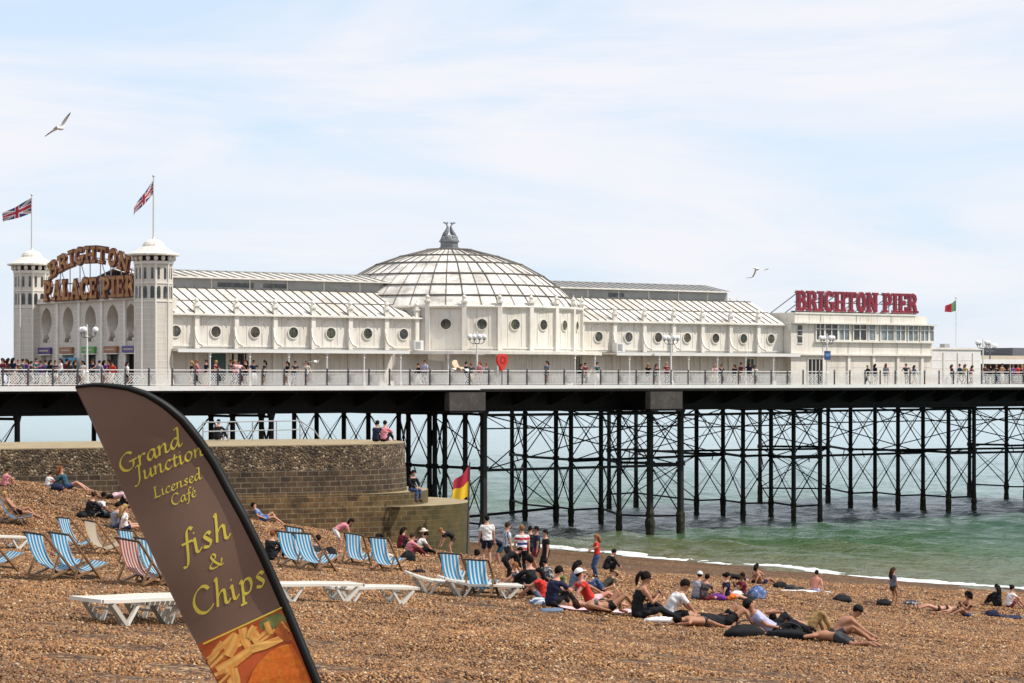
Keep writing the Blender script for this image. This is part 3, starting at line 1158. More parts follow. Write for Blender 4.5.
# canopy over the walk, its columns
mb = MB()
for a, b in ((-1.4, 17.6), (36.9, 56.2)):
    pbox(mb, a, b, 0.01, 2.1, ZC - 0.16, ZC - 0.04, CREAM2)
    pbox(mb, a, b, 2.1, 2.16, ZC - 0.24, ZC - 0.02, WHITE)
    pbox(mb, a, b, 0.01, 2.0, ZC - 0.03, ZC + 0.02, GREYP)
ang2 = [rad(-62 + 124 * k / 18) for k in range(19)]
RO, RI = DRUM_R + 1.55, DRUM_R + 0.03
vs, fs = [], []
for t in ang2:
    for r, z in ((RI, ZC - .16), (RO, ZC - .16), (RO, ZC - .24), (RO + .06, ZC - .24), (RO + .06, ZC - 0.02), (RI, ZC + 0.04)):
        vs.append(dp(t, r, z))
for i in range(18):
    for j in range(6):
        a, b = i * 6 + j, i * 6 + (j + 1) % 6
        fs.append((a, b, b + 6, a + 6))
mb.add(vs, fs, CREAM2)
mb.build('canopy', pav)
cols = [P(u, 1.95, DECK_Z) for u in lb[:-1]] + [P(u, 1.95, DECK_Z) for u in rb[1:-1]] + [dp(rad(a), RO - .12, DECK_Z) for a in (-56, -36, -18, 18, 36, 56)]
for q in cols:
    mb = MB()
    mb.lathe([(0.11, 0.004), (0.11, 0.25), (0.06, 0.3), (0.055, 1.9), (0.10, 2.0), (0.07, 2.1), (0.16, 2.31)], q, WHITE, n=10)
    mb.build('column', pav)
# openings in the lower wall
for u in (11.0,):
    pass
DARK = M('dark_interior', (0.012, 0.012, 0.014), rough=0.5, var=0.3)
TEALP = M('green_door_paint', (0.05, 0.10, 0.09), rough=0.5, var=0.1)


def door(parent, o, ex, nrm, w, h, mat, glazed=False):
    mb = MB()
    mb.frame(o + ZV * h / 2 + nrm * 0.012, ex * w / 2, nrm * 0.02, ZV * h / 2, mat)
    d = mb.build('door', parent)
    mb = MB()
    for s in (-1, 1):
        mb.frame(o + ex * s * (w / 2 + .05) + ZV * h / 2 + nrm * 0.03, ex * .05, nrm * 0.05, ZV * (h / 2 + 0.05), CREAM2)
    mb.frame(o + ZV * (h + .05) + nrm * 0.03, ex * (w / 2 + .1), nrm * 0.052, ZV * .05, CREAM2)
    if glazed:
        for f in (-.25, .0, .25):
            mb.frame(o + ex * w * f + ZV * h / 2 + nrm * 0.045, ex * .03, nrm * 0.02, ZV * h / 2, CREAM2)
    mb.build('frame', d)
    return d


door(pav, P(2.9, 0.005, DECK_Z + .02), PD, PN, 1.3, 2.25, TEALP)
door(pav, P(4.6, 0.005, DECK_Z + .02), PD, PN, 1.2, 2.25, DARK)
t = rad(9)
nrm = (P(math.sin(angs[4] + rad(7.5)), math.cos(angs[4] + rad(7.5))) - P0)
ex = nrm.cross(ZV)
ex = -ex if ex.cross(ZV).dot(nrm) < 0 else ex
ex = Vector((-nrm.y, nrm.x, 0))
door(pav, dp(angs[4] + rad(7.5), DRUM_R * math.cos(rad(7.5)) + .005, DECK_Z + .02), ex, nrm, 1.9, 2.2, DARK, True)
door(pav, P(52.6, 0.005, DECK_Z + .02), PD, PN, 0.8, 2.1, TEALP)
# equipment boxes on the canopy
for u in (19.0, 38.0):
    mb = MB()
    pbox(mb, u - .4, u + .4, 0.75, 1.3, ZC + 0.04, ZC + 0.75, WHITE)
    pbox(mb, u - .3, u + .15, 1.3, 1.32, ZC + 0.15, ZC + 0.65, GREYP)
    mb.build('air_conditioner', pav)

# sculpture crowning the dome
SCUL = M('grey_lead', (0.20, 0.205, 0.215), rough=0.55, var=0.25, scale=3, metal=0.2, dirt=(0.08, 0.08, 0.085), dirt_amt=0.7)
c0 = P(DC[0], DC[1], 22.0)
scul = thing('roof_sculpture', 'grey lead finial of two upright dolphins crowning the dome', 'finial', c0)
mb = MB()
mb.lathe([(0.85, 0.0), (0.85, 0.14), (0.74, 0.16), (0.72, 0.55), (0.84, 0.58), (0.84, 0.66), (0.72, 0.7)], c0, SCUL, n=8, phase=0.4)
mb.build('plinth', scul)
mb = MB()
mb.lathe([(0.72, 0.70), (0.68, 0.84), (0.50, 0.98), (0.42, 1.1)], c0, SCUL, n=14)
for k in range(7):
    t = 2 * math.pi * k / 7
    mb.ball(c0 + Vector((0.5 * math.cos(t), 0.5 * math.sin(t), 0.92)), (.17, .17, .15), SCUL, 8, 5)
mb.build('mound', scul)
for s in (-1, 1):
    mb = MB()
    X = Vector((0.9, 0.44, 0)) * s
    pts = [c0 + X * 0.34 + ZV * 0.98, c0 + X * 0.36 + ZV * 1.15, c0 + X * 0.2 + ZV * 1.42, c0 + X * 0.13 + ZV * 1.7, c0 + X * 0.2 + ZV * 1.95]
    mb.tube(pts, [.16, .21, .17, .10, .05], SCUL, n=10)
    mb.ball(c0 + X * 0.44 + ZV * 1.06, (.18, .14, .13), SCUL, 8, 6)
    for f in (-1, 1):
        a = c0 + X * 0.2 + ZV * 1.93
        mb.tube([a, a + X * (.1 + .12 * f) + ZV * .16, a + X * (.1 + .24 * f) + ZV * 0.10], [.05, .07, .02], SCUL, n=6)
    mb.build('dolphin', scul, smooth=True)
# ------------------------------------------------------------------ block lettering
def ribbon(pts, w):
    n = len(pts)
    L_, R_ = [], []
    closed = pts[0] == pts[-1]
    for i in range(n):
        if closed:
            a, b = pts[i - 1] if i else pts[-2], pts[i + 1] if i < n - 1 else pts[1]
        else:
            a, b = pts[max(i - 1, 0)], pts[min(i + 1, n - 1)]
        dx, dy = b[0] - a[0], b[1] - a[1]
        l = math.hypot(dx, dy) or 1
        nx, ny = -dy / l, dx / l
        L_.append((pts[i][0] + nx * w / 2, pts[i][1] + ny * w / 2))
        R_.append((pts[i][0] - nx * w / 2, pts[i][1] - ny * w / 2))
    return L_, R_


def stroke(mb, pts, w, o, ex, ey, depth, mat, k, side=None):
    """one pen stroke as a solid strip; k staggers overlapping strokes by 2 mm"""
    L_, R_ = ribbon(pts, w)
    nn = ex.cross(ey).normalized()
    o = o + nn * (0.002 * k)
    f = lambda p, d: o + ex * p[0] + ey * p[1] - nn * d
    n = len(pts)
    vs = [f(p, 0) for p in L_] + [f(p, 0) for p in R_] + [f(p, depth) for p in L_] + [f(p, depth) for p in R_]
    front = [(i + n, i + n + 1, i + 1, i) for i in range(n - 1)]
    sd = []
    for i in range(n - 1):
        sd += [(i, i + 1, i + 1 + 2 * n, i + 2 * n), (i + n + 1, i + n, i + 3 * n, i + 3 * n + 1), (i + 2 * n, i + 2 * n + 1, i + 3 * n + 1, i + 3 * n)]
    sd += [(0, 2 * n, 3 * n, n), (n - 1, 2 * n - 1, 4 * n - 1, 3 * n - 1)]
    mb.add(vs, front, mat)
    mb.add(vs, sd, side or mat)


def arcp(cx, cy, rx, ry, a0, a1, n=10):
    return [(cx + rx * math.cos(rad(a0 + (a1 - a0) * i / n)), cy + ry * math.sin(rad(a0 + (a1 - a0) * i / n))) for i in range(n + 1)]


V, H, S = 'V', 'H', 'S'     # thick stem, thin bar, slab serif


def serif(x, y, w=0.34):
    return (S, [(x - w / 2, y), (x + w / 2, y)])


GL = {
    'B': (0.72, [(V, [(.18, 0), (.18, 1)]), (H, [(.02, .95), (.4, .95)]), (H, [(.02, .05), (.42, .05)]), (V, [(.36, .94), (.50, .88), (.54, .76), (.50, .62), (.36, .55)]), (H, [(.18, .54), (.4, .54)]), (V, [(.38, .53), (.55, .46), (.60, .30), (.54, .13), (.38, .06)])]),
    'R': (0.78, [(V, [(.18, 0), (.18, 1)]), serif(.18, .05), (H, [(.02, .95), (.4, .95)]), (V, [(.38, .94), (.53, .87), (.57, .73), (.52, .58), (.38, .50)]), (H, [(.18, .48), (.42, .48)]), (V, [(.42, .48), (.52, .36), (.60, .04)]), (S, [(.5, .05), (.78, .05)])]),
    'I': (0.42, [(V, [(.2, 0), (.2, 1)]), serif(.2, .05, .4), serif(.2, .95, .4)]),
    'G': (0.74, [(V, arcp(.36, .5, .23, .45, 60, 300, 14)), (V, [(.58, .42), (.58, .06)]), (S, [(.42, .42), (.72, .42)]), (V, [(.55, .98), (.57, .74)])]),
    'H': (0.82, [(V, [(.18, 0), (.18, 1)]), (V, [(.62, 0), (.62, 1)]), (H, [(.18, .5), (.62, .5)]), serif(.18, .05), serif(.18, .95), serif(.62, .05), serif(.62, .95)]),
    'T': (0.74, [(V, [(.36, 0), (.36, 1)]), (H, [(.03, .95), (.69, .95)]), serif(.36, .05), (H, [(.06, .98), (.06, .72)]), (H, [(.66, .98), (.66, .72)])]),
    'O': (0.74, [(V, arcp(.36, .5, .22, .44, 90, 450, 20))]),
    'N': (0.82, [(V, [(.16, 0), (.16, 1)]), (V, [(.64, 0), (.64, 1)]), (V, [(.14, .98), (.66, .02)]), serif(.16, .05), serif(.64, .95), (S, [(.0, .95), (.2, .95)])]),
    'P': (0.72, [(V, [(.18, 0), (.18, 1)]), serif(.18, .05), (H, [(.02, .95), (.4, .95)]), (V, [(.38, .94), (.53, .86), (.57, .70), (.52, .54), (.38, .46)]), (H, [(.18, .45), (.42, .45)])]),
    'A': (0.82, [(H, [(.14, .02), (.38, .98)]), (V, [(.40, .98), (.64, .02)]), (H, [(.22, .32), (.58, .32)]), serif(.14, .05, .28), serif(.64, .05)]),
    'L': (0.68, [(V, [(.18, 0), (.18, 1)]), serif(.18, .95), (H, [(.02, .05), (.6, .05)]), (H, [(.58, .02), (.58, .32)])]),
    'C': (0.72, [(V, arcp(.37, .5, .23, .45, 58, 302, 14)), (V, [(.58, .98), (.58, .72)]), (H, [(.58, .02), (.58, .26)])]),
    'E': (0.68, [(V, [(.18, 0), (.18, 1)]), (H, [(.02, .95), (.58, .95)]), (H, [(.02, .05), (.6, .05)]), (H, [(.18, .52), (.44, .52)]), (H, [(.56, .98), (.56, .72)]), (H, [(.58, .02), (.58, .3)]), (H, [(.44, .64), (.44, .40)])]),
}


def block_letter(mb, ch, o, ex, ey, size, wscale, depth, front, side, tv=0.20, th=0.11, grow=0.0, back=0.0, k0=0):
    nn = ex.cross(ey).normalized()
    oo = o - nn * back
    for k, (kind, pts) in enumerate(GL[ch][1]):
        w = (tv if kind == V else th) * size + grow
        pp = [(x * size * wscale, y * size) for x, y in pts]
        if grow and pp[0] != pp[-1]:
            (x0, y0), (x1, y1) = pp[0], pp[1]
            l = math.hypot(x1 - x0, y1 - y0)
            pp[0] = (x0 - (x1 - x0) / l * grow / 2, y0 - (y1 - y0) / l * grow / 2)
            (x0, y0), (x1, y1) = pp[-1], pp[-2]
            l = math.hypot(x1 - x0, y1 - y0)
            pp[-1] = (x0 - (x1 - x0) / l * grow / 2, y0 - (y1 - y0) / l * grow / 2)
        stroke(mb, pp, w, oo, ex, ey, depth, front, k + k0, side)


# ------------------------------------------------------------------ entrance building: two towers and an arched front
FU = -2.5
ent = thing('entrance_building', 'cream entrance front with keyhole arches between two octagonal towers', 'entrance', P(FU, -8.5, DECK_Z))
FE = -PN                       # along the front, away from the beach side... reading direction runs with +PN
EX = PN.copy()                 # reading direction: from the far tower towards the near one
NRM = EX.cross(ZV)             # faces the shore
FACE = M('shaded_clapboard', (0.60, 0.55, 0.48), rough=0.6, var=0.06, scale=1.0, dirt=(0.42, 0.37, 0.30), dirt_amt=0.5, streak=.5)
V_N, V_F = 0.75, -17.6
# wall with keyhole openings
W0, W1 = V_F + 1.0, V_N - 1.0


def vx(x, u=FU):
    """pier coordinate v of picture column x on the plane u"""
    k = (x - 512) / F
    a = P(u, 0)
    return (k * a.y - a.x) / (PN.x - k * PN.y)


def keyhole(cv, zt=17.1, w=1.05):
    pts = []
    zc = zt - w * 0.95
    pts += [(cv - 0.62, 14.62), (cv - 0.62, 14.7), (cv - 0.42, 14.95)]
    pts += [(cv - 0.40, 15.2)]
    for a in np.linspace(215, -35, 17):
        r = w * 0.78
        x = cv + r * math.cos(rad(a))
        z = zc + r * math.sin(rad(a)) * (1.25 if 0 < a < 180 else 1.0)
        if 0 < a < 180 and abs(a - 90) < 1:
            z += 0.08
        pts.append((x, z))
    pts += [(cv + 0.40, 15.2), (cv + 0.42, 14.95), (cv + 0.62, 14.7), (cv + 0.62, 14.62)]
    return pts


arch_v = [vx(x) for x in (46.5, 68, 90.3, 112.5, 131)]
mb = MB()
holes = []
for cv in arch_v:
    holes.append(keyhole(cv))
    holes.append([(cv - 0.85, DECK_Z + 0.02), (cv + 0.85, DECK_Z + 0.02), (cv + 0.85, 13.75), (cv - 0.85, 13.75)])
o = P(FU, 0, 0)
mb.prism([(W0, DECK_Z), (W1, DECK_Z), (W1, 17.85), (W0, 17.85)], o, EX, ZV, 0.8, FACE, holes=holes)
# clapboard lines and a cornice
for z in np.arange(12.0, 17.8, 0.32):
    a = W0
    segs = []
    cuts = sorted((cv - 1.0, cv + 1.0) for cv in arch_v)
    for c0_, c1_ in cuts:
        segs.append((a, c0_))
        a = c1_
    segs.append((a, W1))
    for s0, s1 in segs:
        if s1 - s0 > 0.1:
            mb.frame(P(FU - 0.012, (s0 + s1) / 2, z), PD * 0.014, PN * (s1 - s0) / 2, ZV * 0.02, CREAM2)
for s in range(6):
    vv = arch_v[0] - 1.55 + s * (arch_v[1] - arch_v[0])
    if W0 < vv < W1:
        mb.frame(P(FU - 0.06, vv, 15.0), PD * 0.06, PN * 0.16, ZV * 2.8, CREAM2)
mb.frame(P(FU - 0.1, (W0 + W1) / 2, 17.55), PD * 0.1, PN * (W1 - W0) / 2, ZV * 0.09, CREAM2)
mb.build('wall', ent)
mb = MB()
mb.frame(P(FU + 1.6, (W0 + W1) / 2, 14.6), PD * 0.75, PN * (W1 - W0) / 2, ZV * 3.0, CREAM)
mb.build('back_wall', ent)
SIGNC = [(0.09, 0.045, 0.20), (0.32, 0.12, 0.05), (0.10, 0.32, 0.06), (0.36, 0.13, 0.05), (0.09, 0.05, 0.22)]
for i, cv in enumerate(arch_v):
    mb = MB()
    mb.lathe([(0.34, 0), (0.34, 0.2), (0.2, 0.28), (0.30, 0.5), (0.27, 0.68), (0.1, 0.85), (0.03, 1.0)], P(FU + 0.45, cv, 14.64), FACE, n=12)
    mb.frame(P(FU + .45, cv, 14.3), PD * 0.3, PN * 0.62, ZV * 0.32, FACE)
    mb.build('onion_ornament', ent, smooth=False)
    mb = MB()
    mm = M('shop_sign_%s' % ('purple', 'orange', 'green', 'orange', 'violet')[i], SIGNC[i], rough=0.4, var=0.2)
    mb.frame(P(FU - 0.12, cv, 14.05), PD * 0.1, PN * 0.95, ZV * 0.23, mm)
    mb.frame(P(FU - 0.235, cv, 14.05), PD * 0.012, PN * 0.7, ZV * 0.05, M('sign_pale_stripe', (0.5, 0.42, 0.3)))
    mb.frame(P(FU - 0.1, cv, 13.76), PD * 0.14, PN * 1.0, ZV * 0.035, CREAM2)
    mb.build('sign_board', ent)
    mb = MB()
    mm = [FACE, M('pale_teal_door', (0.25, 0.36, 0.38)), DARK, DARK, DARK][i]
    mb.frame(P(FU + 0.35, cv - (0.3 if i == 0 else 0), 12.6), PD * 0.04, PN * (0.82 if i else .5), ZV * 1.1, mm)
    mb.frame(P(FU + 0.30, cv + .55, 12.6), PD * 0.05, PN * .28, ZV * 1.09, DARK if i < 2 else M('grey_door', (.3, .3, .3)))
    mb.build('door', ent)
mb = MB()
mb.frame(P(FU - 0.5, vx(76), 12.75), PD * 0.05, PN * 0.95, ZV * 0.75, M('poster_blue', (0.05, 0.30, 0.52), rough=0.4, var=0.3, scale=1.3))
pq = mb
poster = thing('poster_board', 'bright blue poster board standing before the second entrance arch', 'poster board', P(FU - .5, vx(76), DECK_Z))
pq.build('board', poster)
mb = MB()
for s in (-.85, .85):
    mb.frame(P(FU - 0.44, vx(76) + s, 12.25), PD * 0.03, PN * 0.04, ZV * .745, RAILD)
mb.build('stand', poster)


def tower(v, small=False):
    c = P(FU, v, 0)
    R = 1.25
    t0 = math.atan2(PN.y, PN.x) + rad(22.5)
    root = thing('x', None, None)
    bpy.data.objects.remove(root)
    tw = bpy.data.objects.new('tower', None)
    C.objects.link(tw)
    tw.parent = ent
    tw.location = c - P(FU, -8.5, 0)
    tw.location.z = 0
    mb = MB()

    def ring(r, z0, z1, mat):
        mb.lathe([(r, z0), (r, z1)], c, mat, n=8, phase=t0)
    ring(R + .12, DECK_Z + .004, DECK_Z + .5, CREAM2)
    ring(R, DECK_Z + .5, 19.95, FACE)
    ring(R + .05, 18.42, 18.5, CREAM2)
    ring(R + .05, 17.2, 17.28, CREAM2)
    ring(R + .1, 19.75, 19.95, CREAM2)
    for z in np.arange(12.4, 18.3, 0.4):
        ring(R + .012, z, z + 0.03, CREAM2)
    for k in range(8):      # corner beads
        t = t0 + k * math.pi / 4
        q = c + Vector((math.cos(t), math.sin(t), 0)) * R
        mb.tube([q + ZV * (DECK_Z + .5), q + ZV * 19.75], 0.07, CREAM2, n=6)
    mb.build('shaft', tw)
    for k in range(8):
        t = t0 + (k + .5) * math.pi / 4
        nr = Vector((math.cos(t), math.sin(t), 0))
        if nr.y > 0.35:
            continue
        ex = Vector((-nr.y, nr.x, 0))
        q = c + nr * (R * math.cos(math.pi / 8))
        for s in (-0.25, 0.25):
            mb = MB()
            a = [(-0.13, 17.45)] + [(0.13, 17.45), (0.13, 18.1)] + [(0.13 * math.cos(w), 18.1 + 0.17 * math.sin(w)) for w in np.linspace(0.3, math.pi - .3, 6)] + [(-0.13, 18.1)]
            mb.prism(a, q + ex * s + nr * 0.03, ex, ZV, 0.05, GLASSD)
            w_ = mb.build('window', tw)
            mb = MB()
            mb.prism([(-0.08, 18.75), (0.08, 18.75), (0.08, 19.5), (-0.08, 19.5)], q + ex * s + nr * 0.03, ex, ZV, 0.05, GLASSD)
            mb.build('slot_window', tw)
    mb = MB()
    for k in range(16):     # brackets under the cap
        t = t0 + k * math.pi / 8
        q = c + Vector((math.cos(t), math.sin(t), 0)) * (R * (1.0 if k % 2 == 0 else .95) + 0.12) + ZV * 20.14
        mb.ball(q, (.15, .15, .2), CREAM2, 8, 5)
    mb.lathe([(R - .05, 19.96), (R - .05, 20.3)], c, DARK, n=8, phase=t0)
    mb.lathe([(1.6, 20.30), (1.78, 20.34), (1.78, 20.44), (1.5, 20.52), (1.2, 20.7), (0.85, 20.92), (0.78, 20.95), (0.74, 21.08), (0.62, 21.25), (0.4, 21.38), (0.12, 21.46), (0.08, 21.6)], c, CREAM2, n=16, phase=t0)
    mb.build('roof_cap', tw)


tower(V_N)
tower(V_F)

# ------------------------------------------------------------------ flags
RED_F = M('flag_red', (0.42, 0.02, 0.045), rough=0.7, var=0.15)
BLUE_F = M('flag_blue', (0.03, 0.035, 0.14), rough=0.7, var=0.15)
WHITE_F = M('flag_white', (0.72, 0.68, 0.66), rough=0.7, var=0.1)
YEL_F = M('flag_yellow', (0.78, 0.50, 0.02), rough=0.7, var=0.1)
GRN_F = M('flag_green', (0.10, 0.26, 0.14), rough=0.7, var=0.15)
POLE = M('flagpole_white', (0.62, 0.61, 0.59), rough=0.4, var=0.08)


def union(x, y):
    """colour of the union flag at x (0..2), y (0..1)"""
    X, Y = x - 1, y - .5
    if abs(X) < 0.1 or abs(Y) < 0.1:
        return RED_F
    if abs(X) < 0.167 or abs(Y) < 0.167:
        return WHITE_F
    for s in (1, -1):
        d = (X * s - Y * 2) / math.sqrt(5)
        if abs(d) < 0.105:
            side = d * (1 if X * s > 0 else -1) * 1
            return RED_F if 0 < side < 0.06 else WHITE_F
    return BLUE_F


def flag(name, label, base, h, pole_r, hoist, length, dirv, droop, col, top_ball=True, lean=(0, 0), cat='flag', zoff=0.1, nx=36, ny=18, wave=.12):
    t = thing(name, label, cat, base)
    top = base + Vector((lean[0], lean[1], h))
    mb = MB()
    mb.tube([base, base.lerp(top, .5), top], [pole_r * 1.15, pole_r, pole_r * .75], POLE, n=8)
    if top_ball:
        mb.ball(top + ZV * .06, .1, POLE, 8, 6)
    mb.build('pole', t)
    mb = MB()
    d = Vector(dirv).normalized()
    side = d.cross(ZV).normalized()
    vs, fs, ms = [], [], []
    grid = []
    for j in range(ny + 1):
        for i in range(nx + 1):
            x, y = i / nx, j / ny
            pole_pt = top + (base - top).normalized() * (zoff + hoist * (1 - y))
            off = d * (x * length) - ZV * (droop * x ** 1.15 + 0.12 * hoist * x * math.sin(x * 5)) + side * wave * math.sin(x * 9 + y * 1.5) * x ** .5
            off += ZV * (x * (0.5 - y) * hoist * 0.45)
            grid.append(pole_pt + off)
    for j in range(ny):
        for i in range(nx):
            a = j * (nx + 1) + i
            mb.add([grid[a], grid[a + 1], grid[a + nx + 2], grid[a + nx + 1]], [(0, 1, 2, 3)], col((i + .5) / nx, (j + .5) / ny))
    f = mb.build('cloth', t)
    md = f.modifiers.new('weld', 'WELD')
    md.merge_threshold = 0.0005
    so = f.modifiers.new('solid', 'SOLIDIFY')
    so.thickness = 0.012
    return t


flag('flagpole', 'flagpole with a blown union flag on the entrance tower nearest the beach', P(FU, V_N, 21.58), 4.1, 0.06, 0.95, 1.35, (-0.85, -0.3, 0), 1.75, lambda x, y: union(x * 2, y), zoff=.25)
flag('flagpole', 'flagpole with a union flag flying on the farther entrance tower', P(FU, V_F, 21.58), 3.9, 0.06, 1.15, 2.2, (-0.95, 0.1, 0), 1.0, lambda x, y: union(x * 2, y), zoff=.15)

# ------------------------------------------------------------------ pier signs
GOLD = M('sign_gold', (0.34, 0.135, 0.022), rough=0.45, var=0.35, scale=4, dirt=(0.66, 0.36, 0.06), dirt_amt=0.8)
BRN = M('sign_dark_red_edge', (0.10, 0.018, 0.010), rough=0.5, var=0.3)
FRM = M('galvanised_frame', (0.22, 0.23, 0.24), rough=0.5, var=0.2, metal=0.3)


def mount(root, pts_list, r=0.045, name='support_frame', mat=None):
    mb = MB()
    for a, b in pts_list:
        mb.tube([a, b], r, mat or FRM, n=5)
    mb.build(name, root)


# PALACE PIER, straight along the wall top
UF = FU - 0.45
v0, v1 = vx(43, UF), vx(134.5, UF)
txt = 'PALACE PIER'
sizep = 1.38
wid = sum(GL[c][0] if c != ' ' else .32 for c in txt) * sizep
ws = (v1 - v0) / wid
sg = thing('sign_palace_pier', 'straight row of gold slab letters reading PALACE PIER on the entrance front', 'sign', P(UF, -8.5, 17.6))
x = v0
for ch in txt:
    if ch == ' ':
        x += .32 * sizep * ws
        continue
    mb = MB()
    oo = P(UF, x + .03, 17.68)
    block_letter(mb, ch, oo, EX, ZV, sizep, ws * .97, 0.16, GOLD, BRN, tv=.25, th=.15)
    block_letter(mb, ch, oo, EX, ZV, sizep, ws * .97, 0.18, BRN, BRN, tv=.25, th=.15, grow=0.13, back=0.03)
    mb.build('letter', sg)
    x += GL[ch][0] * sizep * ws
mount(sg, [(P(UF + .22, v0, 17.75), P(UF + .22, v1, 17.75)), (P(UF + .22, v0, 18.8), P(UF + .22, v1, 18.8))] + [(P(UF + .22, vv, 17.75), P(FU - .02, vv, 17.7)) for vv in np.linspace(v0 + .5, v1 - .5, 7)])

# BRIGHTON, arched above it
va, vb = vx(49, UF), vx(128, UF)
half = (vb - va) / 2
zs, sag = 19.2, 1.0
RR = (half**2 + sag**2) / (2 * sag)
cz = zs + sag - RR
cvv = (va + vb) / 2
txt = 'BRIGHTON'
amax = math.asin(half / RR)
tot = sum(GL[c][0] for c in txt)
sg2 = thing('sign_brighton_arch', 'arched row of gold slab letters reading BRIGHTON above the entrance', 'sign', P(UF, cvv, 17.85))
acc = 0
size2 = 1.08
for ch in txt:
    a_mid = -amax + 2 * amax * (acc + GL[ch][0] / 2) / tot
    ex = (EX * math.cos(a_mid) - ZV * math.sin(a_mid))
    ey = (ZV * math.cos(a_mid) + EX * math.sin(a_mid))
    wl = 2 * amax * RR * GL[ch][0] / tot
    base = P(UF, cvv + RR * math.sin(a_mid), cz + RR * math.cos(a_mid))
    oo = base - ex * wl * .5
    w_s = wl / (GL[ch][0] * size2) * .98
    mb = MB()
    block_letter(mb, ch, oo, ex, ey, size2, w_s, 0.16, GOLD, BRN, tv=.25, th=.15)
    block_letter(mb, ch, oo, ex, ey, size2, w_s, 0.18, BRN, BRN, tv=.25, th=.15, grow=0.14, back=0.03)
    mb.build('letter', sg2)
    acc += GL[ch][0]
arcpts = [P(UF + .22, cvv + (RR + .3) * math.sin(a), cz + (RR + .3) * math.cos(a)) for a in np.linspace(-amax, amax, 17)]
arc2 = [P(UF + .22, cvv + (RR + 1.0) * math.sin(a), cz + (RR + 1.0) * math.cos(a)) for a in np.linspace(-amax, amax, 17)]
fr = list(zip(arcpts, arcpts[1:])) + list(zip(arc2, arc2[1:]))
for i in range(0, 17, 2):
    q = arcpts[i]
    fr.append((q, Vector((q.x, q.y, 17.86))))
for i in (2, 6, 10):
    fr.append((arcpts[i], Vector((arcpts[i + 2].x, arcpts[i + 2].y, 17.86))))
fr.append((P(UF + .22, vx(130), 17.86), P(UF + .22, vx(130), 20.3)))
fr.append((P(UF + .22, vx(130), 20.3), P(UF + .22, vx(137), 18.0)))
mount(sg2, fr, 0.04)

# ------------------------------------------------------------------ seaward building with the red sign
sb = thing('seaward_building', 'plain cream two storey building under the big red rooftop sign', 'building', P(64.7, -5, DECK_Z))
B0, B1, BV = 56.35, 73.3, 0.9
ZP = 17.45
PANEW = M('pale_window_glass', (0.16, 0.20, 0.22), rough=0.1, var=0.5, scale=0.8, spec=0.6, dirt=(0.45, 0.5, 0.5), dirt_amt=0.7)
mb = MB()
pbox(mb, B0, B1 - .4, -12, BV, DECK_Z, 16.55, CREAM)
pbox(mb, B0 - .02, B1 - .2, -12.2, BV + .45, 16.55, 16.68, CREAM2)
pbox(mb, B0 + .3, B1 - 2.6, -11.8, BV + .15, 16.68, ZP, CREAM)
pbox(mb, B1 - 2.6, B1 - .6, -11.8, BV - .4, 16.68, ZP - .08, CREAM)
pbox(mb, B0 + .3, B1 - 2.5, BV + .15, BV + .22, ZP - .1, ZP + .03, CREAM2)
for u in np.arange(B0 + 3.2, B1 - 3, 4.1):
    pbox(mb, u, u + .06, BV + .15, BV + .18, 16.7, ZP - .1, GREYP)
pbox(mb, B0 + 2.6, B1 - .4, BV, BV + .25, 15.05, 15.18, CREAM2)
pbox(mb, B0, B1 - .4, BV, BV + .3, 13.95, 14.1, CREAM2)
for u in np.arange(B0 + 3.6, B1 - 1, 2.9):
    pbox(mb, u - .14, u + .14, BV, BV + .16, DECK_Z, 13.95, CREAM2)
    pbox(mb, u - .02, u + .02, BV, BV + .03, 14.1, 15.05, GREYP)
for z in (12.2, 13.0):
    pbox(mb, B0 + 3.7, B1 - .5, BV, BV + .02, z, z + .04, CREAM2)
mb.build('wall', sb)
wu0 = B0 + 2.75
wl = [(0, .95), (1.05, 1.45), (2.6, 1.25), (4.3, 1.55), (6.1, .8), (7.5, 1.6), (9.3, 1.15), (10.8, 1.2), (12.3, 1.0), (13.4, .55)]
for off, w in wl:
    mb = MB()
    pbox(mb, wu0 + off, wu0 + off + w, BV, BV + .04, 15.25, 16.5, GLASSD if off in (0, 1.05, 4.3) else PANEW)
    wn = mb.build('window', sb)
    mb = MB()
    for f in (0, .5, 1):
        if w < .9 and f == .5:
            continue
        pbox(mb, wu0 + off + w * f - .05, wu0 + off + w * f + .05, BV + .041, BV + .11, 15.2, 16.54, CREAM2)
    pbox(mb, wu0 + off - .05, wu0 + off + w + .05, BV + .04, BV + .10, 16.1, 16.17, CREAM2)
    pbox(mb, wu0 + off - .05, wu0 + off + w + .05, BV + .04, BV + .13, 15.19, 15.25, CREAM2)
    mb.build('frame', wn)
mb = MB()
pbox(mb, B0 + .75, B0 + 1.25, BV, BV + .03, 14.95, 16.4, GLASSD)
wn = mb.build('window', sb)
mb = MB()
for z in (14.9, 15.5, 15.95, 16.4):
    pbox(mb, B0 + .7, B0 + 1.3, BV + .03, BV + .08, z, z + .07, CREAM2)
mb.build('frame', wn)
door(sb, P(B0 + 2.75, BV + .005, DECK_Z + .02), PD, PN, 1.7, 2.1, DARK, True)
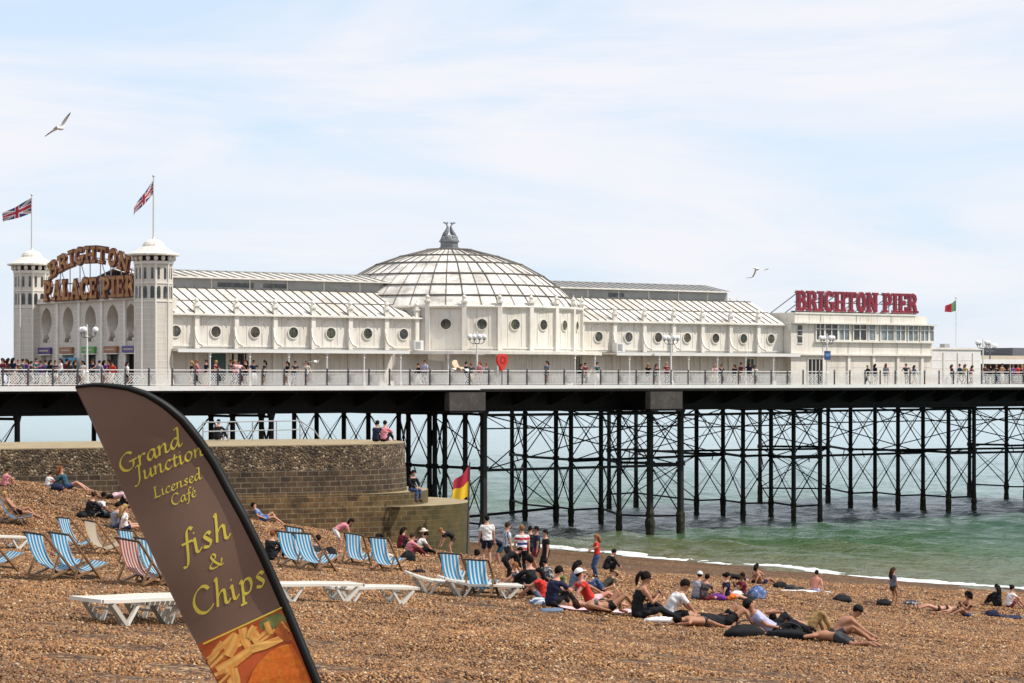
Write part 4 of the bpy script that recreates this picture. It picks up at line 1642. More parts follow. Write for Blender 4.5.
# low kiosk beyond
kb = thing('kiosk_building', 'low white flat roofed kiosk beyond the two storey building', 'kiosk', P(76.4, -3, DECK_Z))
mb = MB()
pbox(mb, B1 - .3, 79.6, -9, .35, DECK_Z, 14.55, WHITE)
pbox(mb, B1 - .38, 79.7, -9.1, .45, 14.55, 14.72, CREAM2)
for u in (74.9, 76.7, 78.6):
    pbox(mb, u - .08, u + .08, .35, .42, DECK_Z, 14.3, CREAM2)
for z in (12.1, 12.9, 13.6):
    pbox(mb, B1 - .2, 79.5, .35, .37, z, z + .03, CREAM2)
mb.build('wall', kb)
mb = MB()
pbox(mb, 75.0, 75.4, -2, -1.6, 14.72, 15.0, GREYP)
pbox(mb, 78.0, 78.6, -3, -2.4, 14.72, 15.1, GREYP)
mb.build('roof_vent', kb)
# red sign
RED = M('sign_crimson', (0.21, 0.016, 0.034), rough=0.35, var=0.12)
PALE = M('sign_pale_edge', (0.66, 0.50, 0.48), rough=0.5, var=0.1)
SV = 0.2
Bm = lambda x: (lambda k: (k * (P0.y + PN.y * SV) - (P0.x + PN.x * SV)) / (PD.x - k * PD.y))((x - 512) / F)
s0, s1 = Bm(797), Bm(918.5)
rs = thing('sign_brighton_pier', 'big crimson rooftop letters reading BRIGHTON PIER', 'sign', P((s0 + s1) / 2, SV, ZP))
txt = 'BRIGHTON PIER'
sz = 1.62
wid = sum(GL[c][0] if c != ' ' else .34 for c in txt) * sz
ws = (s1 - s0) / wid
x = s0
for ch in txt:
    if ch == ' ':
        x += .34 * sz * ws
        continue
    mb = MB()
    oo = P(x + .02, SV, ZP + .2)
    block_letter(mb, ch, oo, PD, ZV, sz, ws, 0.2, RED, RED, tv=.185, th=.115)
    block_letter(mb, ch, oo, PD, ZV, sz, ws, 0.12, PALE, RED, tv=.185, th=.115, grow=0.07, back=0.1)
    mb.build('letter', rs)
    x += GL[ch][0] * sz * ws
fr = [(P(s0, SV - .3, ZP + .12), P(s1, SV - .3, ZP + .12)), (P(s0, SV - .3, ZP + 1.7), P(s1, SV - .3, ZP + 1.7)), (P(s0, SV - .3, ZP + .9), P(s1, SV - .3, ZP + .9))]
for u in np.linspace(s0 + .2, s1 - .2, 10):
    fr.append((P(u, SV - .3, ZP + .02), P(u, SV - .3, ZP + 1.75)))
    fr.append((P(u, SV - .3, ZP + 1.6), P(u - 1.2, SV - 2.2, ZP - .05)))
mount(rs, fr, 0.045)
mb = MB()
pbox(mb, s0 - .2, s1 - 6, SV - .5, SV - .1, ZP + .05, ZP + .17, RAILD)
for u in np.arange(s0 + .3, s1, 1.35):
    pbox(mb, u, u + .4, SV - .5, SV - .1, ZP - .05, ZP + .05, RAILD if u < s1 - 6 else CREAM2)
mb.build('base_beam', rs)

# lattice parapet and dark roof between wing and sign
rp = thing('roof_parapet', 'white open lattice parapet on the roof beside the red sign', 'parapet', P(58, -8, 17))
mb = MB()
zb = 18.1
pbox(mb, 52.2, 58.6, -8.2, -8.05, zb, zb + .08, WHITE)
pbox(mb, 52.2, 58.6, -8.2, -8.05, zb + .75, zb + .83, WHITE)
for u in np.arange(52.2, 58.7, .8):
    pbox(mb, u - .04, u + .04, -8.18, -8.07, zb + .081, zb + .749, WHITE)
    mb.bar(P(u, -8.1, zb + .1), P(u + .78, -8.1, zb + .7), .05, .05, WHITE)
    mb.bar(P(u, -8.14, zb + .7), P(u + .78, -8.14, zb + .1), .05, .05, WHITE)
mb.build('lattice', rp)
mb = MB()
pbox(mb, 51.5, 59.5, -12, -7.6, 16.56, 18.08, GREYP)
mb.build('base', rp)

# flag over the kiosk
flag('flagpole', 'thin flagpole with a red and green flag rising from the kiosk roof', P(deck_at(956, -2.0)[1], -2.0, 14.7), 4.4, 0.035, 0.95, 1.05, (-0.95, -0.2, 0), 0.42, lambda x, y: GRN_F if x < .42 else RED_F, zoff=.15, wave=.08, nx=20, ny=10)

# covered seating at the end
st = thing('seating_shelter', 'dark open shelter with a pale roof at the seaward end of the deck', 'shelter', P(88, -6, DECK_Z))
NAVY = M('shelter_navy', (0.03, 0.035, 0.075), rough=0.5, var=0.2)
SRED = M('shelter_red', (0.30, 0.05, 0.05), rough=0.6, var=0.2)
mb = MB()
pbox(mb, 80.6, 110, -12, -2, 13.55, 13.72, CREAM2)
pbox(mb, 80.6, 110, -1.999, -1.9, 13.35, 13.76, WHITE)
pbox(mb, 83, 110, -11, -6, 13.73, 14.15, M('tan_roof', (0.42, 0.36, 0.28)))
pbox(mb, 92, 110, -11, -7, 14.16, 14.9, M('slate_roof', (0.11, 0.11, 0.13)))
mb.build('roof', st)
mb = MB()
pbox(mb, 80.8, 110, -9, -8.6, DECK_Z, 13.5, NAVY)
pbox(mb, 82, 86, -8.6, -8.55, 12.2, 13.2, SRED)
pbox(mb, 87, 89.4, -8.6, -8.55, 12.2, 13.3, M('shelter_blue_panel', (0.10, 0.14, 0.28)))
mb.build('back_wall', st)
for u in np.arange(81, 110, 2.6):
    mb = MB()
    mb.lathe([(0.1, 0.004), (0.07, .1), (0.06, 1.9), (0.1, 2.04)], P(u, -2.15, DECK_Z), WHITE if u < 88 else NAVY, n=8)
    mb.build('post', st)

# ------------------------------------------------------------------ lamp posts
GLOBE = M('opal_globe', (0.80, 0.80, 0.78), rough=0.25, var=0.03)
LAMPD = M('lamp_iron', (0.10, 0.115, 0.13), rough=0.45, var=0.2)


def lamp_post(loc, h, label, pale=False, n=4):
    t = thing('lamp_post', label, 'lamp post', loc, 'globe lamp posts on the pier deck')
    pm = RAILW if pale else LAMPD
    mb = MB()
    mb.lathe([(0.2, 0.004), (0.2, .3), (0.13, .36), (0.12, .9), (0.15, .95), (0.08, 1.05), (0.06, h - .55), (0.11, h - .5), (0.06, h - .45), (0.04, h + .25), (0.0, h + .3)], loc, pm, n=10)
    mb.build('post', t)
    for k in range(n):
        a = 2 * math.pi * k / n + 0.35
        d = Vector((math.cos(a), math.sin(a), 0))
        mb = MB()
        q = loc + ZV * (h - .5)
        mb.tube([q, q + d * .3 + ZV * (-.08), q + d * .52 + ZV * .05, q + d * .55 + ZV * .22], .03, LAMPD, n=6)
        mb.lathe([(.05, 0), (.12, .03), (.1, .06)], q + d * .55 + ZV * .2, LAMPD, n=8)
        mb.build('arm', t)
        mb = MB()
        mb.ball(q + d * .55 + ZV * .44, .2, GLOBE, 14, 9)
        mb.build('globe', t, smooth=True)
    return t


lamp_post(deck_at(87, 4.5)[0], 3.75, 'white globe lamp post in front of the entrance arches', True, 3)
lamp_post(deck_at(477, 5.3)[0], 3.6, 'white globe lamp post before the domed hall', True)
lamp_post(deck_at(671, 3.6)[0], 3.75, 'white globe lamp post before the seaward wing of the pavilion', True)
lamp_post(deck_at(827, 3.5)[0], 3.9, 'white globe lamp post with a blue panel before the two storey building', True)
lamp_post(deck_at(983, 2.5)[0], 3.7, 'taller bare lamp post with raised arms just past the kiosk', True)
lamp_post(deck_at(990, -3)[0], 3.55, 'farther lamp post standing behind the tall one past the kiosk', False)
q = deck_at(827, 3.5)[0]
t = thing('lamp_banner', 'small dark blue panel hung on the lamp post by the two storey building', 'panel', q + ZV * 2.2)
mb = MB()
mb.frame(q + ZV * 2.42 - PD * .05 + PN * .1, PD * .34, PN * .02, ZV * .36, M('panel_blue', (0.02, 0.05, 0.16)))
mb.frame(q + ZV * 2.46 - PD * .05 + PN * .123, PD * .24, PN * .004, ZV * .13, M('panel_pale_blue', (0.10, 0.20, 0.42)))
mb.build('panel', t)
mb = MB()
mb.tube([q + ZV * 2.74, q + ZV * 2.74 + PN * .12], .02, LAMPD, n=5)
mb.build('bracket', t)

# lifebuoy housing on the railing
q = deck_at(502, EDGE_V - .05)[0]
LB = M('lifebuoy_red', (0.62, 0.035, 0.022), rough=0.4, var=0.1)
t = thing('lifebuoy_holder', 'bright red lifebuoy housing on a post at the deck railing', 'lifebuoy', q)
mb = MB()
prf = [(-.12, 1.12), (.12, 1.12), (.2, 1.35), (.42, 1.62), (.47, 1.85), (.42, 2.15), (.28, 2.3), (-.28, 2.3), (-.42, 2.15), (-.47, 1.85), (-.42, 1.62), (-.2, 1.35)]
mb.prism(prf, q + PN * .1, PD, ZV, .22, LB)
mb.build('housing', t)
mb = MB()
disc(mb, q + PN * .104 + ZV * 1.85, PD, ZV, .13, .30, M('lifebuoy_dark', (0.30, 0.015, 0.012)), t=.003)
mb.build('ring_mark', t)
mb = MB()
mb.tube([q + ZV * .05, q + ZV * 1.3], .04, RAILD, n=6)
mb.build('post', t)
# ------------------------------------------------------------------ stone groyne
def masonry(name, kind):
    m, n, b = nodes_of(name)
    uv = N(n, 'ShaderNodeUVMap')
    geo = N(n, 'ShaderNodeNewGeometry')
    if kind == 'flint':
        vo = N(n, 'ShaderNodeTexVoronoi')
        vo.inputs['Scale'].default_value = 11.0
        n.links.new(geo.outputs['Position'], vo.inputs['Vector'])
        sep = N(n, 'ShaderNodeSeparateColor')
        n.links.new(vo.outputs['Color'], sep.inputs['Color'])
        cr = N(n, 'ShaderNodeValToRGB')
        el = cr.color_ramp.elements
        el[0].color = (0.035, 0.027, 0.02, 1)
        el[1].color = (0.30, 0.24, 0.16, 1)
        for p, c in ((.35, (0.06, 0.037, 0.018)), (.65, (0.10, 0.064, 0.031)), (.88, (0.15, 0.11, 0.066))):
            e = el.new(p)
            e.color = (*c, 1)
        n.links.new(sep.outputs['Red'], cr.inputs['Fac'])
        col, hgt, bd = cr.outputs['Color'], vo.outputs['Distance'], -0.06
    else:
        br = N(n, 'ShaderNodeTexBrick')
        br.inputs['Scale'].default_value = 1.0
        br.inputs['Brick Width'].default_value = 0.5
        br.inputs['Row Height'].default_value = 0.22
        br.inputs['Mortar Size'].default_value = 0.024
        br.inputs['Color1'].default_value = (0.032, 0.018, 0.008, 1) if kind == 'dark' else (0.06, 0.03, 0.009, 1)
        br.inputs['Color2'].default_value = (0.07, 0.041, 0.018, 1) if kind == 'dark' else (0.13, 0.072, 0.024, 1)
        br.inputs['Mortar'].default_value = (0.12, 0.095, 0.065, 1) if kind == 'dark' else (0.16, 0.12, 0.065, 1)
        n.links.new(uv.outputs['UV'], br.inputs['Vector'])
        col, hgt, bd = br.outputs['Color'], br.outputs['Fac'], -0.05
    no = N(n, 'ShaderNodeTexNoise')
    no.inputs['Scale'].default_value = 1.6
    no.inputs['Detail'].default_value = 8
    no.inputs['Roughness'].default_value = 0.7
    n.links.new(geo.outputs['Position'], no.inputs['Vector'])
    mr = N(n, 'ShaderNodeMapRange')
    mr.inputs['From Min'].default_value, mr.inputs['From Max'].default_value = .3, .7
    mr.inputs['To Min'].default_value, mr.inputs['To Max'].default_value = .25, 1.8
    n.links.new(no.outputs['Fac'], mr.inputs['Value'])
    mu = N(n, 'ShaderNodeMix', data_type='RGBA', blend_type='MULTIPLY')
    mu.inputs['Factor'].default_value = 1
    n.links.new(col, mu.inputs['A'])
    n.links.new(mr.outputs['Result'], mu.inputs['B'])
    out = mu.outputs['Result']
    if kind == 'algae':
        sx = N(n, 'ShaderNodeSeparateXYZ')
        n.links.new(geo.outputs['Position'], sx.inputs['Vector'])
        ad = N(n, 'ShaderNodeMath', operation='MULTIPLY_ADD')
        ad.inputs[1].default_value = 4.0
        n.links.new(no.outputs['Fac'], ad.inputs[0])
        n.links.new(sx.outputs['X'], ad.inputs[2])
        r2 = N(n, 'ShaderNodeMapRange')
        r2.inputs['From Min'].default_value, r2.inputs['From Max'].default_value = -4.6, -0.6
        r2.inputs['To Max'].default_value = 0.72
        n.links.new(ad.outputs[0], r2.inputs['Value'])
        m2 = N(n, 'ShaderNodeMix', data_type='RGBA')
        m2.inputs['B'].default_value = (0.05, 0.048, 0.009, 1)
        n.links.new(r2.outputs['Result'], m2.inputs['Factor'])
        n.links.new(out, m2.inputs['A'])
        out = m2.outputs['Result']
    n.links.new(out, b.inputs['Base Color'])
    b.inputs['Roughness'].default_value = .9
    bp = N(n, 'ShaderNodeBump')
    bp.inputs['Strength'].default_value = 1.0
    bp.inputs['Distance'].default_value = abs(bd)
    bp.invert = bd < 0
    n.links.new(hgt, bp.inputs['Height'])
    n.links.new(bp.outputs['Normal'], b.inputs['Normal'])
    return m


FLINT, BRICKD, BRICKM = masonry('groyne_flint', 'flint'), masonry('groyne_dark_blocks', 'dark'), masonry('groyne_brown_blocks', 'algae')
COPE = M('groyne_pale_top', (0.33, 0.255, 0.145), rough=.9, var=.25, scale=2, dirt=(.2, .15, .09), dirt_amt=.6, bump=.5)
GA = rad(27)
GD = Vector((math.cos(GA), math.sin(GA), 0))
GN = Vector((math.sin(GA), -math.cos(GA), 0))
GC = Vector((-9.75, 109.9, 0))
gro = thing('groyne', 'old brown stone groyne with a rounded stepped end running down to the sea', 'groyne', GC + Vector((0, 0, 4)))


def g_outline(shift, r, back):
    c = GC + GD * shift
    pts = [c + GN * r - GD * back]
    for a in np.linspace(90, -90, 25):
        pts.append(c + GD * r * math.cos(rad(a)) + GN * r * math.sin(rad(a)))
    pts.append(c - GN * r - GD * back)
    return pts


def g_wall(name, pts, zs, batter=0.03):
    """bands of masonry round an outline; zs = [(z_low, z_high, material)]"""
    mb = MB()
    L0 = [0]
    for p, q in zip(pts, pts[1:]):
        L0.append(L0[-1] + (q - p).length)
    uvs = []
    cen = sum(pts, Vector()) / len(pts)
    for z0, z1, mat, off in zs:
        vs, fs = [], []
        for i, p in enumerate(pts):
            t = (pts[min(i + 1, len(pts) - 1)] - pts[max(i - 1, 0)]).normalized()
            nn = Vector((t.y, -t.x, 0))
            if nn.dot(p - cen) < 0:
                nn = -nn
            vs += [p + nn * off + ZV * z0, p + nn * (off - batter) + ZV * z1]
        for i in range(len(pts) - 1):
            fs.append((2 * i, 2 * i + 2, 2 * i + 3, 2 * i + 1))
            uvs += [(L0[i], z0), (L0[i + 1], z0), (L0[i + 1], z1), (L0[i], z1)]
        # ledge on top of the band
        mb.add(vs, fs, mat)
    o = mb.build(name, gro)
    ul = o.data.uv_layers.new(name='UVMap')
    for k, q in enumerate(uvs):
        ul.data[k].uv = q
    return o


def g_top(name, pts, z, th, grow, mat=None):
    mb = MB()
    cen = sum(pts, Vector()) / len(pts)
    poly = []
    for p in pts:
        d = (p - cen)
        d.z = 0
        poly.append(p + d.normalized() * grow)
    n = len(poly)
    top = [p + ZV * z for p in poly]
    bot = [p + ZV * (z - th) for p in poly]
    mb.add(top + bot, [tuple(range(n))[::-1]] + [(i, (i + 1) % n, (i + 1) % n + n, i + n) for i in range(n)], mat or COPE)
    o = mb.build(name, gro)
    bm = bmesh.new()
    bm.from_mesh(o.data)
    bmesh.ops.recalc_face_normals(bm, faces=bm.faces)
    bm.to_mesh(o.data)
    bm.free()


up_ = g_outline(0, 5.0, 60)
g_wall('upper_wall', up_, [(8.15, 9.2, FLINT, 0.06), (7.2, 8.15, BRICKD, 0.12), (1.0, 7.2, BRICKM, 0.16)])
g_top('upper_coping', up_, 9.24, 0.05, 0.02)
t1_ = g_outline(1.0, 5.185, 16.0)
g_wall('middle_step', t1_, [(0.8, 7.12, BRICKM, 0.0)])
g_top('middle_coping', t1_, 7.13, 0.008, -0.035)
t2_ = g_outline(3.0, 5.22, 18.0)
g_wall('lower_step', t2_, [(0.4, 6.55, BRICKM, 0.0)])
g_top('lower_coping', t2_, 6.56, 0.008, -0.035)
# grey handrail on the groyne
hr = thing('handrail', 'thin grey tubular handrail on top of the stone groyne', 'handrail', at(245, 440, 110))
mb = MB()
a, b = at(203, 441, 109.0), at(300, 441, 113.5)
a.z = b.z = 9.26
HRM = M('galvanised_rail', (0.30, 0.31, 0.32), rough=.5, var=.1)
for z in (.45, .85):
    mb.tube([a + ZV * z, b + ZV * z], .03, HRM, n=6)
for f in np.linspace(0, 1, 5):
    q = a.lerp(b, f)
    mb.tube([q, q + ZV * .87], .03, HRM, n=6)
mb.tube([b + ZV * .85, b + ZV * .4 + GD * .7, b + GD * 1.0], .03, HRM, n=6)
mb.build('rail', hr)

# ------------------------------------------------------------------ lifeguard flag by the groyne
g = at(467, 553, 107.0)
g.z = beach_z(g.x, g.y)
flag('lifeguard_flag', 'red and yellow lifeguard flag on a thin dark pole by the groyne end', g, at(470, 462, 107.0).z - g.z, .035, 1.35, 0.75, (-0.85, -0.3, 0), .55,
     lambda x, y: RED_F if y > .5 else YEL_F, top_ball=False, lean=(.12, 0), zoff=.12, nx=14, ny=14, wave=.07)
for o in bpy.data.objects:
    if o.name.startswith('pole') and o.parent and o.parent.name == 'lifeguard_flag':
        o.data.materials[0] = RAILD

# ------------------------------------------------------------------ deckchairs
WOOD = M('deckchair_beech', (0.23, 0.125, 0.055), rough=.5, var=.3, scale=6)
WOODD = M('deckchair_dark_end', (0.05, 0.035, 0.025), rough=.6, var=.3)


def canvas_mat(name, c1, c2, n):
    m, nt_, b = nodes_of(name)
    uv = N(nt_, 'ShaderNodeUVMap')
    sx = N(nt_, 'ShaderNodeSeparateXYZ')
    nt_.links.new(uv.outputs['UV'], sx.inputs['Vector'])
    mu = N(nt_, 'ShaderNodeMath', operation='MULTIPLY')
    mu.inputs[1].default_value = n
    nt_.links.new(sx.outputs['X'], mu.inputs[0])
    fr = N(nt_, 'ShaderNodeMath', operation='FRACT')
    nt_.links.new(mu.outputs[0], fr.inputs[0])
    lt = N(nt_, 'ShaderNodeMath', operation='LESS_THAN')
    lt.inputs[1].default_value = .42
    nt_.links.new(fr.outputs[0], lt.inputs[0])
    mx = N(nt_, 'ShaderNodeMix', data_type='RGBA')
    mx.inputs['A'].default_value = (*c1, 1)
    mx.inputs['B'].default_value = (*c2, 1)
    nt_.links.new(lt.outputs[0], mx.inputs['Factor'])
    oi = N(nt_, 'ShaderNodeObjectInfo')
    tc = N(nt_, 'ShaderNodeTexCoord')
    no = N(nt_, 'ShaderNodeTexNoise')
    no.inputs['Scale'].default_value = 4.0
    no.inputs['Detail'].default_value = 5
    nt_.links.new(tc.outputs['Object'], no.inputs['Vector'])
    ad = N(nt_, 'ShaderNodeMath', operation='MULTIPLY_ADD')
    ad.inputs[1].default_value = .35
    nt_.links.new(oi.outputs['Random'], ad.inputs[0])
    nt_.links.new(no.outputs['Fac'], ad.inputs[2])
    rg = N(nt_, 'ShaderNodeMapRange')
    rg.inputs['From Min'].default_value, rg.inputs['From Max'].default_value = .3, 1.05
    rg.inputs['To Max'].default_value = .2
    nt_.links.new(ad.outputs[0], rg.inputs['Value'])
    fd = N(nt_, 'ShaderNodeMix', data_type='RGBA')      # sun-faded, a little dusty
    fd.inputs['B'].default_value = (.42, .46, .46, 1)
    nt_.links.new(rg.outputs['Result'], fd.inputs['Factor'])
    nt_.links.new(mx.outputs['Result'], fd.inputs['A'])
    nt_.links.new(fd.outputs['Result'], b.inputs['Base Color'])
    b.inputs['Roughness'].default_value = .85
    thin_cloth(m, fd.outputs['Result'])
    return m


def thin_cloth(m, col, amt=.5):
    n = m.node_tree
    b = n.nodes['Principled BSDF']
    tr = N(n, 'ShaderNodeBsdfTranslucent')
    n.links.new(col, tr.inputs['Color'])
    ms = N(n, 'ShaderNodeMixShader')
    ms.inputs['Fac'].default_value = amt
    n.links.new(b.outputs['BSDF'], ms.inputs[1])
    n.links.new(tr.outputs['BSDF'], ms.inputs[2])
    n.links.new(ms.outputs['Shader'], n.nodes['Material Output'].inputs['Surface'])


CANV = {
    'blue': canvas_mat('canvas_blue_stripe', (0.012, 0.34, 0.62), (0.84, 0.86, 0.86), 5),
    'red': canvas_mat('canvas_red_stripe', (0.50, 0.09, 0.06), (0.80, 0.74, 0.66), 6),
    'cream': M('canvas_cream', (0.66, 0.56, 0.42), rough=.85, var=.12),
    'navy': canvas_mat('canvas_navy_stripe', (0.03, 0.05, 0.12), (0.25, 0.42, 0.58), 4),
}

thin_cloth(CANV['cream'], CANV['cream'].node_tree.nodes['Principled BSDF'].inputs['Base Color'].links[0].from_socket)


def make_deckchair(canvas, sag=0.17):
    """faces +x; beech frame and a slung canvas"""
    root = thing('deckchair', None, 'deckchair', (0, 0, 0))
    W_ = .30
    top, foot = Vector((-.62, 0, .96)), Vector((.42, 0, .02))
    fr, bk = Vector((.62, 0, .40)), Vector((-.52, 0, .02))
    mb = MB()
    for s in (-1, 1):
        mb.bar(top + Vector((0, s * W_, 0)), foot + Vector((0, s * W_, 0)), .032, .055, WOOD, up=(0, 1, 0))
    mb.tube([top + Vector((.01, -W_ - .02, -.02)), top + Vector((.01, W_ + .02, -.02))], .022, WOODD, n=8)
    mb.bar(foot + Vector((-.1, -W_, .09)), foot + Vector((-.1, W_, .09)), .03, .045, WOOD)
    mb.build('back_frame', root)
    mb = MB()
    w2 = W_ - .045
    for s in (-1, 1):
        mb.bar(fr + Vector((0, s * w2, 0)), bk + Vector((0, s * w2, 0)), .032, .055, WOOD, up=(0, 1, 0))
    mb.tube([fr + Vector((-.02, -w2, -.01)), fr + Vector((-.02, w2, -.01))], .022, WOOD, n=8)
    mb.bar(bk + Vector((.08, -w2, .03)), bk + Vector((.08, w2, .03)), .03, .045, WOOD)
    mb.build('seat_frame', root)
    mb = MB()
    w3 = W_ + .03
    for s in (-1, 1):
        mb.bar(top.lerp(foot, .42) + Vector((0, s * w3, 0)), bk.lerp(fr, .12) + Vector((0, s * w3, .03)), .026, .042, WOOD, up=(0, 1, 0))
    mb.bar(bk.lerp(fr, .12) + Vector((0, -w3, .03)), bk.lerp(fr, .12) + Vector((0, w3, .03)), .03, .03, WOOD)
    mb.build('prop_frame', root)
    # canvas
    vs, fs, uvs = [], [], []
    K = 14
    for i in range(K + 1):
        f = i / K
        a = Vector((-.60, 0, .95))
        b = Vector((.59, 0, .41))
        c1, c2 = Vector((-.32, 0, .10 - sag * .2)), Vector((.22, 0, .16 - sag * .2))
        p = a * (1 - f)**3 + c1 * 3 * f * (1 - f)**2 + c2 * 3 * f * f * (1 - f) + b * f**3
        for j in range(7):
            y = (-1 + j / 3) * (W_ - .06)
            vs.append(p + Vector((0, y, -.02 * (1 - (j / 3 - 1)**2) * 4 * f * (1 - f))))
    for i in range(K):
        for j in range(6):
            a = i * 7 + j
            fs.append((a, a + 1, a + 8, a + 7))
            uvs += [(j / 6, i / K), ((j + 1) / 6, i / K), ((j + 1) / 6, (i + 1) / K), (j / 6, (i + 1) / K)]
    mb = MB()
    mb.add(vs, fs, CANV[canvas])
    o = mb.build('canvas', root, smooth=True)
    ul = o.data.uv_layers.new(name='UVMap')
    for k, q in enumerate(uvs):
        ul.data[k].uv = q
    return root


def terrain_tilt(o, p, yaw, lift=0.0, amt=1.0):
    e = .35
    nx = (beach_z(p.x - e, p.y) - beach_z(p.x + e, p.y)) / (2 * e)
    ny = (beach_z(p.x, p.y - e) - beach_z(p.x, p.y + e)) / (2 * e)
    up = Vector((nx * amt, ny * amt, 1)).normalized()
    fx = Vector((math.cos(yaw), math.sin(yaw), 0))
    fx = (fx - up * fx.dot(up)).normalized()
    fy = up.cross(fx)
    o.rotation_mode = 'XYZ'
    o.rotation_euler = Matrix((fx, fy, up)).transposed().to_euler()
    o.location = p + up * lift


protos = {}
# x, y of the middle of the footprint, canvas, yaw, sag, label
chairs = [
    (54, 579, 'blue', 52, 'blue striped deckchair at the near corner of the group of empty chairs'),
    (77, 580, 'blue', 52, 'blue striped deckchair half overlapping the nearest one'),
    (78, 551, 'blue', 48, 'blue striped deckchair set behind next to the plain cream one'),
    (103, 555, 'cream', 48, 'plain cream canvas deckchair beside a blue one'),
    (138, 566, 'blue', 56, 'blue striped deckchair standing behind the red striped one'),
    (143, 586, 'red', 56, 'red and white striped deckchair, the only red one'),
    (161, 586, 'blue', 54, 'blue striped deckchair beside the red one and the banner'),
    (-7, 572, 'blue', 52, 'blue striped deckchair mostly cut off by the picture edge'),
    (13, 523, 'navy', 8, 'dark navy striped deckchair carrying the sunbathing man'),
    (297, 568, 'blue', 60, 'blue striped deckchair closest to the banner in the middle group'),
    (300, 560, 'blue', 62, 'blue striped deckchair tucked behind another with its top raised higher'),
    (316, 571, 'blue', 57, 'blue striped deckchair in front of the black bag in the middle group'),
    (357, 566, 'blue', 70, 'blue striped deckchair in front of the woman in pink'),
    (386, 572, 'blue', 66, 'blue striped deckchair with a red cup beneath in front of a dark haired head'),
    (456, 588, 'blue', 72, 'blue striped deckchair behind the long lounger, farther from the boys'),
    (482, 597, 'blue', 74, 'blue striped deckchair behind the long lounger, next to the crowd'),
]
for x, y, cv, yaw, lab in chairs:
    if cv not in protos:
        protos[cv] = o = make_deckchair(cv)
    else:
        o = copy_tree(protos[cv])
    tag(o, lab, 'deckchair', 'deckchairs on the shingle')
    terrain_tilt(o, ground(x, y), rad(yaw), -.02)
    if x < 170 and cv != 'navy':
        o.scale = (.93, .93, .93)
    elif 280 < x < 400:
        o.scale = (1.1, 1.1, 1.1)

# ------------------------------------------------------------------ plastic sun loungers
PLAS = M('lounger_plastic', (0.70, 0.66, 0.58), rough=.45, var=.06, scale=3, dirt=(.45, .38, .28), dirt_amt=.4)
PLASG = M('lounger_underside', (0.50, 0.46, 0.39), rough=.5, var=.1, scale=3)


def make_lounger(raise_):
    root = thing('sun_lounger', None, 'sun lounger', (0, 0, 0))
    L2, W2, H_ = .98, .34, .34
    mb = MB()

    def top_z(x):
        return H_ + (.0 if x > -.25 else raise_ * ((-.25 - x) / .7)**1.3) + .01 * math.cos(x * 3)
    xs = np.linspace(-L2, L2, 22)
    # slatted bed between two side rails
    for i in range(len(xs) - 1):
        x0, x1 = xs[i], xs[i + 1] - .026
        vs = [(x0, -W2 + .05, top_z(x0)), (x1, -W2 + .05, top_z(x1)), (x1, W2 - .05, top_z(x1)), (x0, W2 - .05, top_z(x0))]
        vs += [(a, b, c - .022) for a, b, c in vs]
        mb.add(vs, [(0, 1, 2, 3), (7, 6, 5, 4), (0, 4, 5, 1), (1, 5, 6, 2), (2, 6, 7, 3), (3, 7, 4, 0)], PLAS)
    mb.build('bed', root)
    mb = MB()
    for s in (-1, 1):
        for i in range(len(xs) - 1):
            x0, x1 = xs[i], xs[i + 1]
            y0, y1 = s * (W2 - .047), s * W2
            vs = [(x0, y0, top_z(x0) + .012), (x1, y0, top_z(x1) + .012), (x1, y1, top_z(x1) + .006), (x0, y1, top_z(x0) + .006)]
            vs += [(a, b, c - .05) for a, b, c in vs]
            q = [(0, 1, 2, 3), (7, 6, 5, 4), (0, 4, 5, 1), (1, 5, 6, 2), (2, 6, 7, 3), (3, 7, 4, 0)]
            mb.add(vs, q if s > 0 else [tuple(reversed(f)) for f in q], PLAS)
    for x in (-L2, L2):
        mb.box((x, 0, top_z(x) - .018), (.045, 2 * W2, .05), PLAS)
    mb.build('rim', root)
    for x0, x1, lean in ((-.78, -.30, 1), (.88, .40, -1)):
        for s in (-1, 1):
            mb = MB()
            y = s * (W2 - .06)
            # a V: heavy outer leg and a thinner stay meeting at the foot
            fx = x0 + (.26 if lean > 0 else -.26)
            mb.bar((x0, y, top_z(x0) - .06), (fx, y, 0.0), .06, .11, PLASG if lean > 0 else PLAS, up=(0, 1, 0))
            mb.bar((x1, y, top_z(x1) - .06), (fx + (.04 if lean > 0 else -.04), y, 0.02), .045, .055, PLAS, up=(0, 1, 0))
            mb.box((fx, y, .008), (.12, .06, .03), PLAS)
            mb.build('leg', root)
    for x in (-.6, .7):
        mb = MB()
        mb.bar((x, -W2 + .08, .2), (x, W2 - .08, .2), .03, .03, PLASG)
        mb.build('cross_bar', root)
    return root


lproto = {}
for x, y, yaw, amt, lab in [
    (142, 623, 48, .3, 'white plastic sun lounger behind the other one beside the banner'),
    (181, 624, 50, .25, 'white plastic sun lounger running under the edge of the banner'),
    (310, 602, 30, .3, 'white plastic sun lounger partly hidden behind the flat bright one'),
    (368, 604, 30, .25, 'bright white plastic sun lounger lying flat and clear in the middle'),
    (446, 594, 16, .9, 'white plastic sun lounger behind the one nearest the crowd'),
    (480, 597, 14, .9, 'white plastic sun lounger nearest the crowd, in front of two deckchairs'),
    (-6, 549, 40, .5, 'white plastic lounger of which only the foot end shows by the sunbather'),
]:
    rz_ = .17 if amt > .8 else .03
    if rz_ not in lproto:
        lproto[rz_] = o = make_lounger(rz_)
    else:
        o = copy_tree(lproto[rz_])
    tag(o, lab, 'sun lounger', 'white plastic loungers on the shingle')
    p = ground(x, y)
    terrain_tilt(o, p, rad(yaw), -.02 if amt > .8 else .02, amt)
    o.scale = (.92, .92, .92)

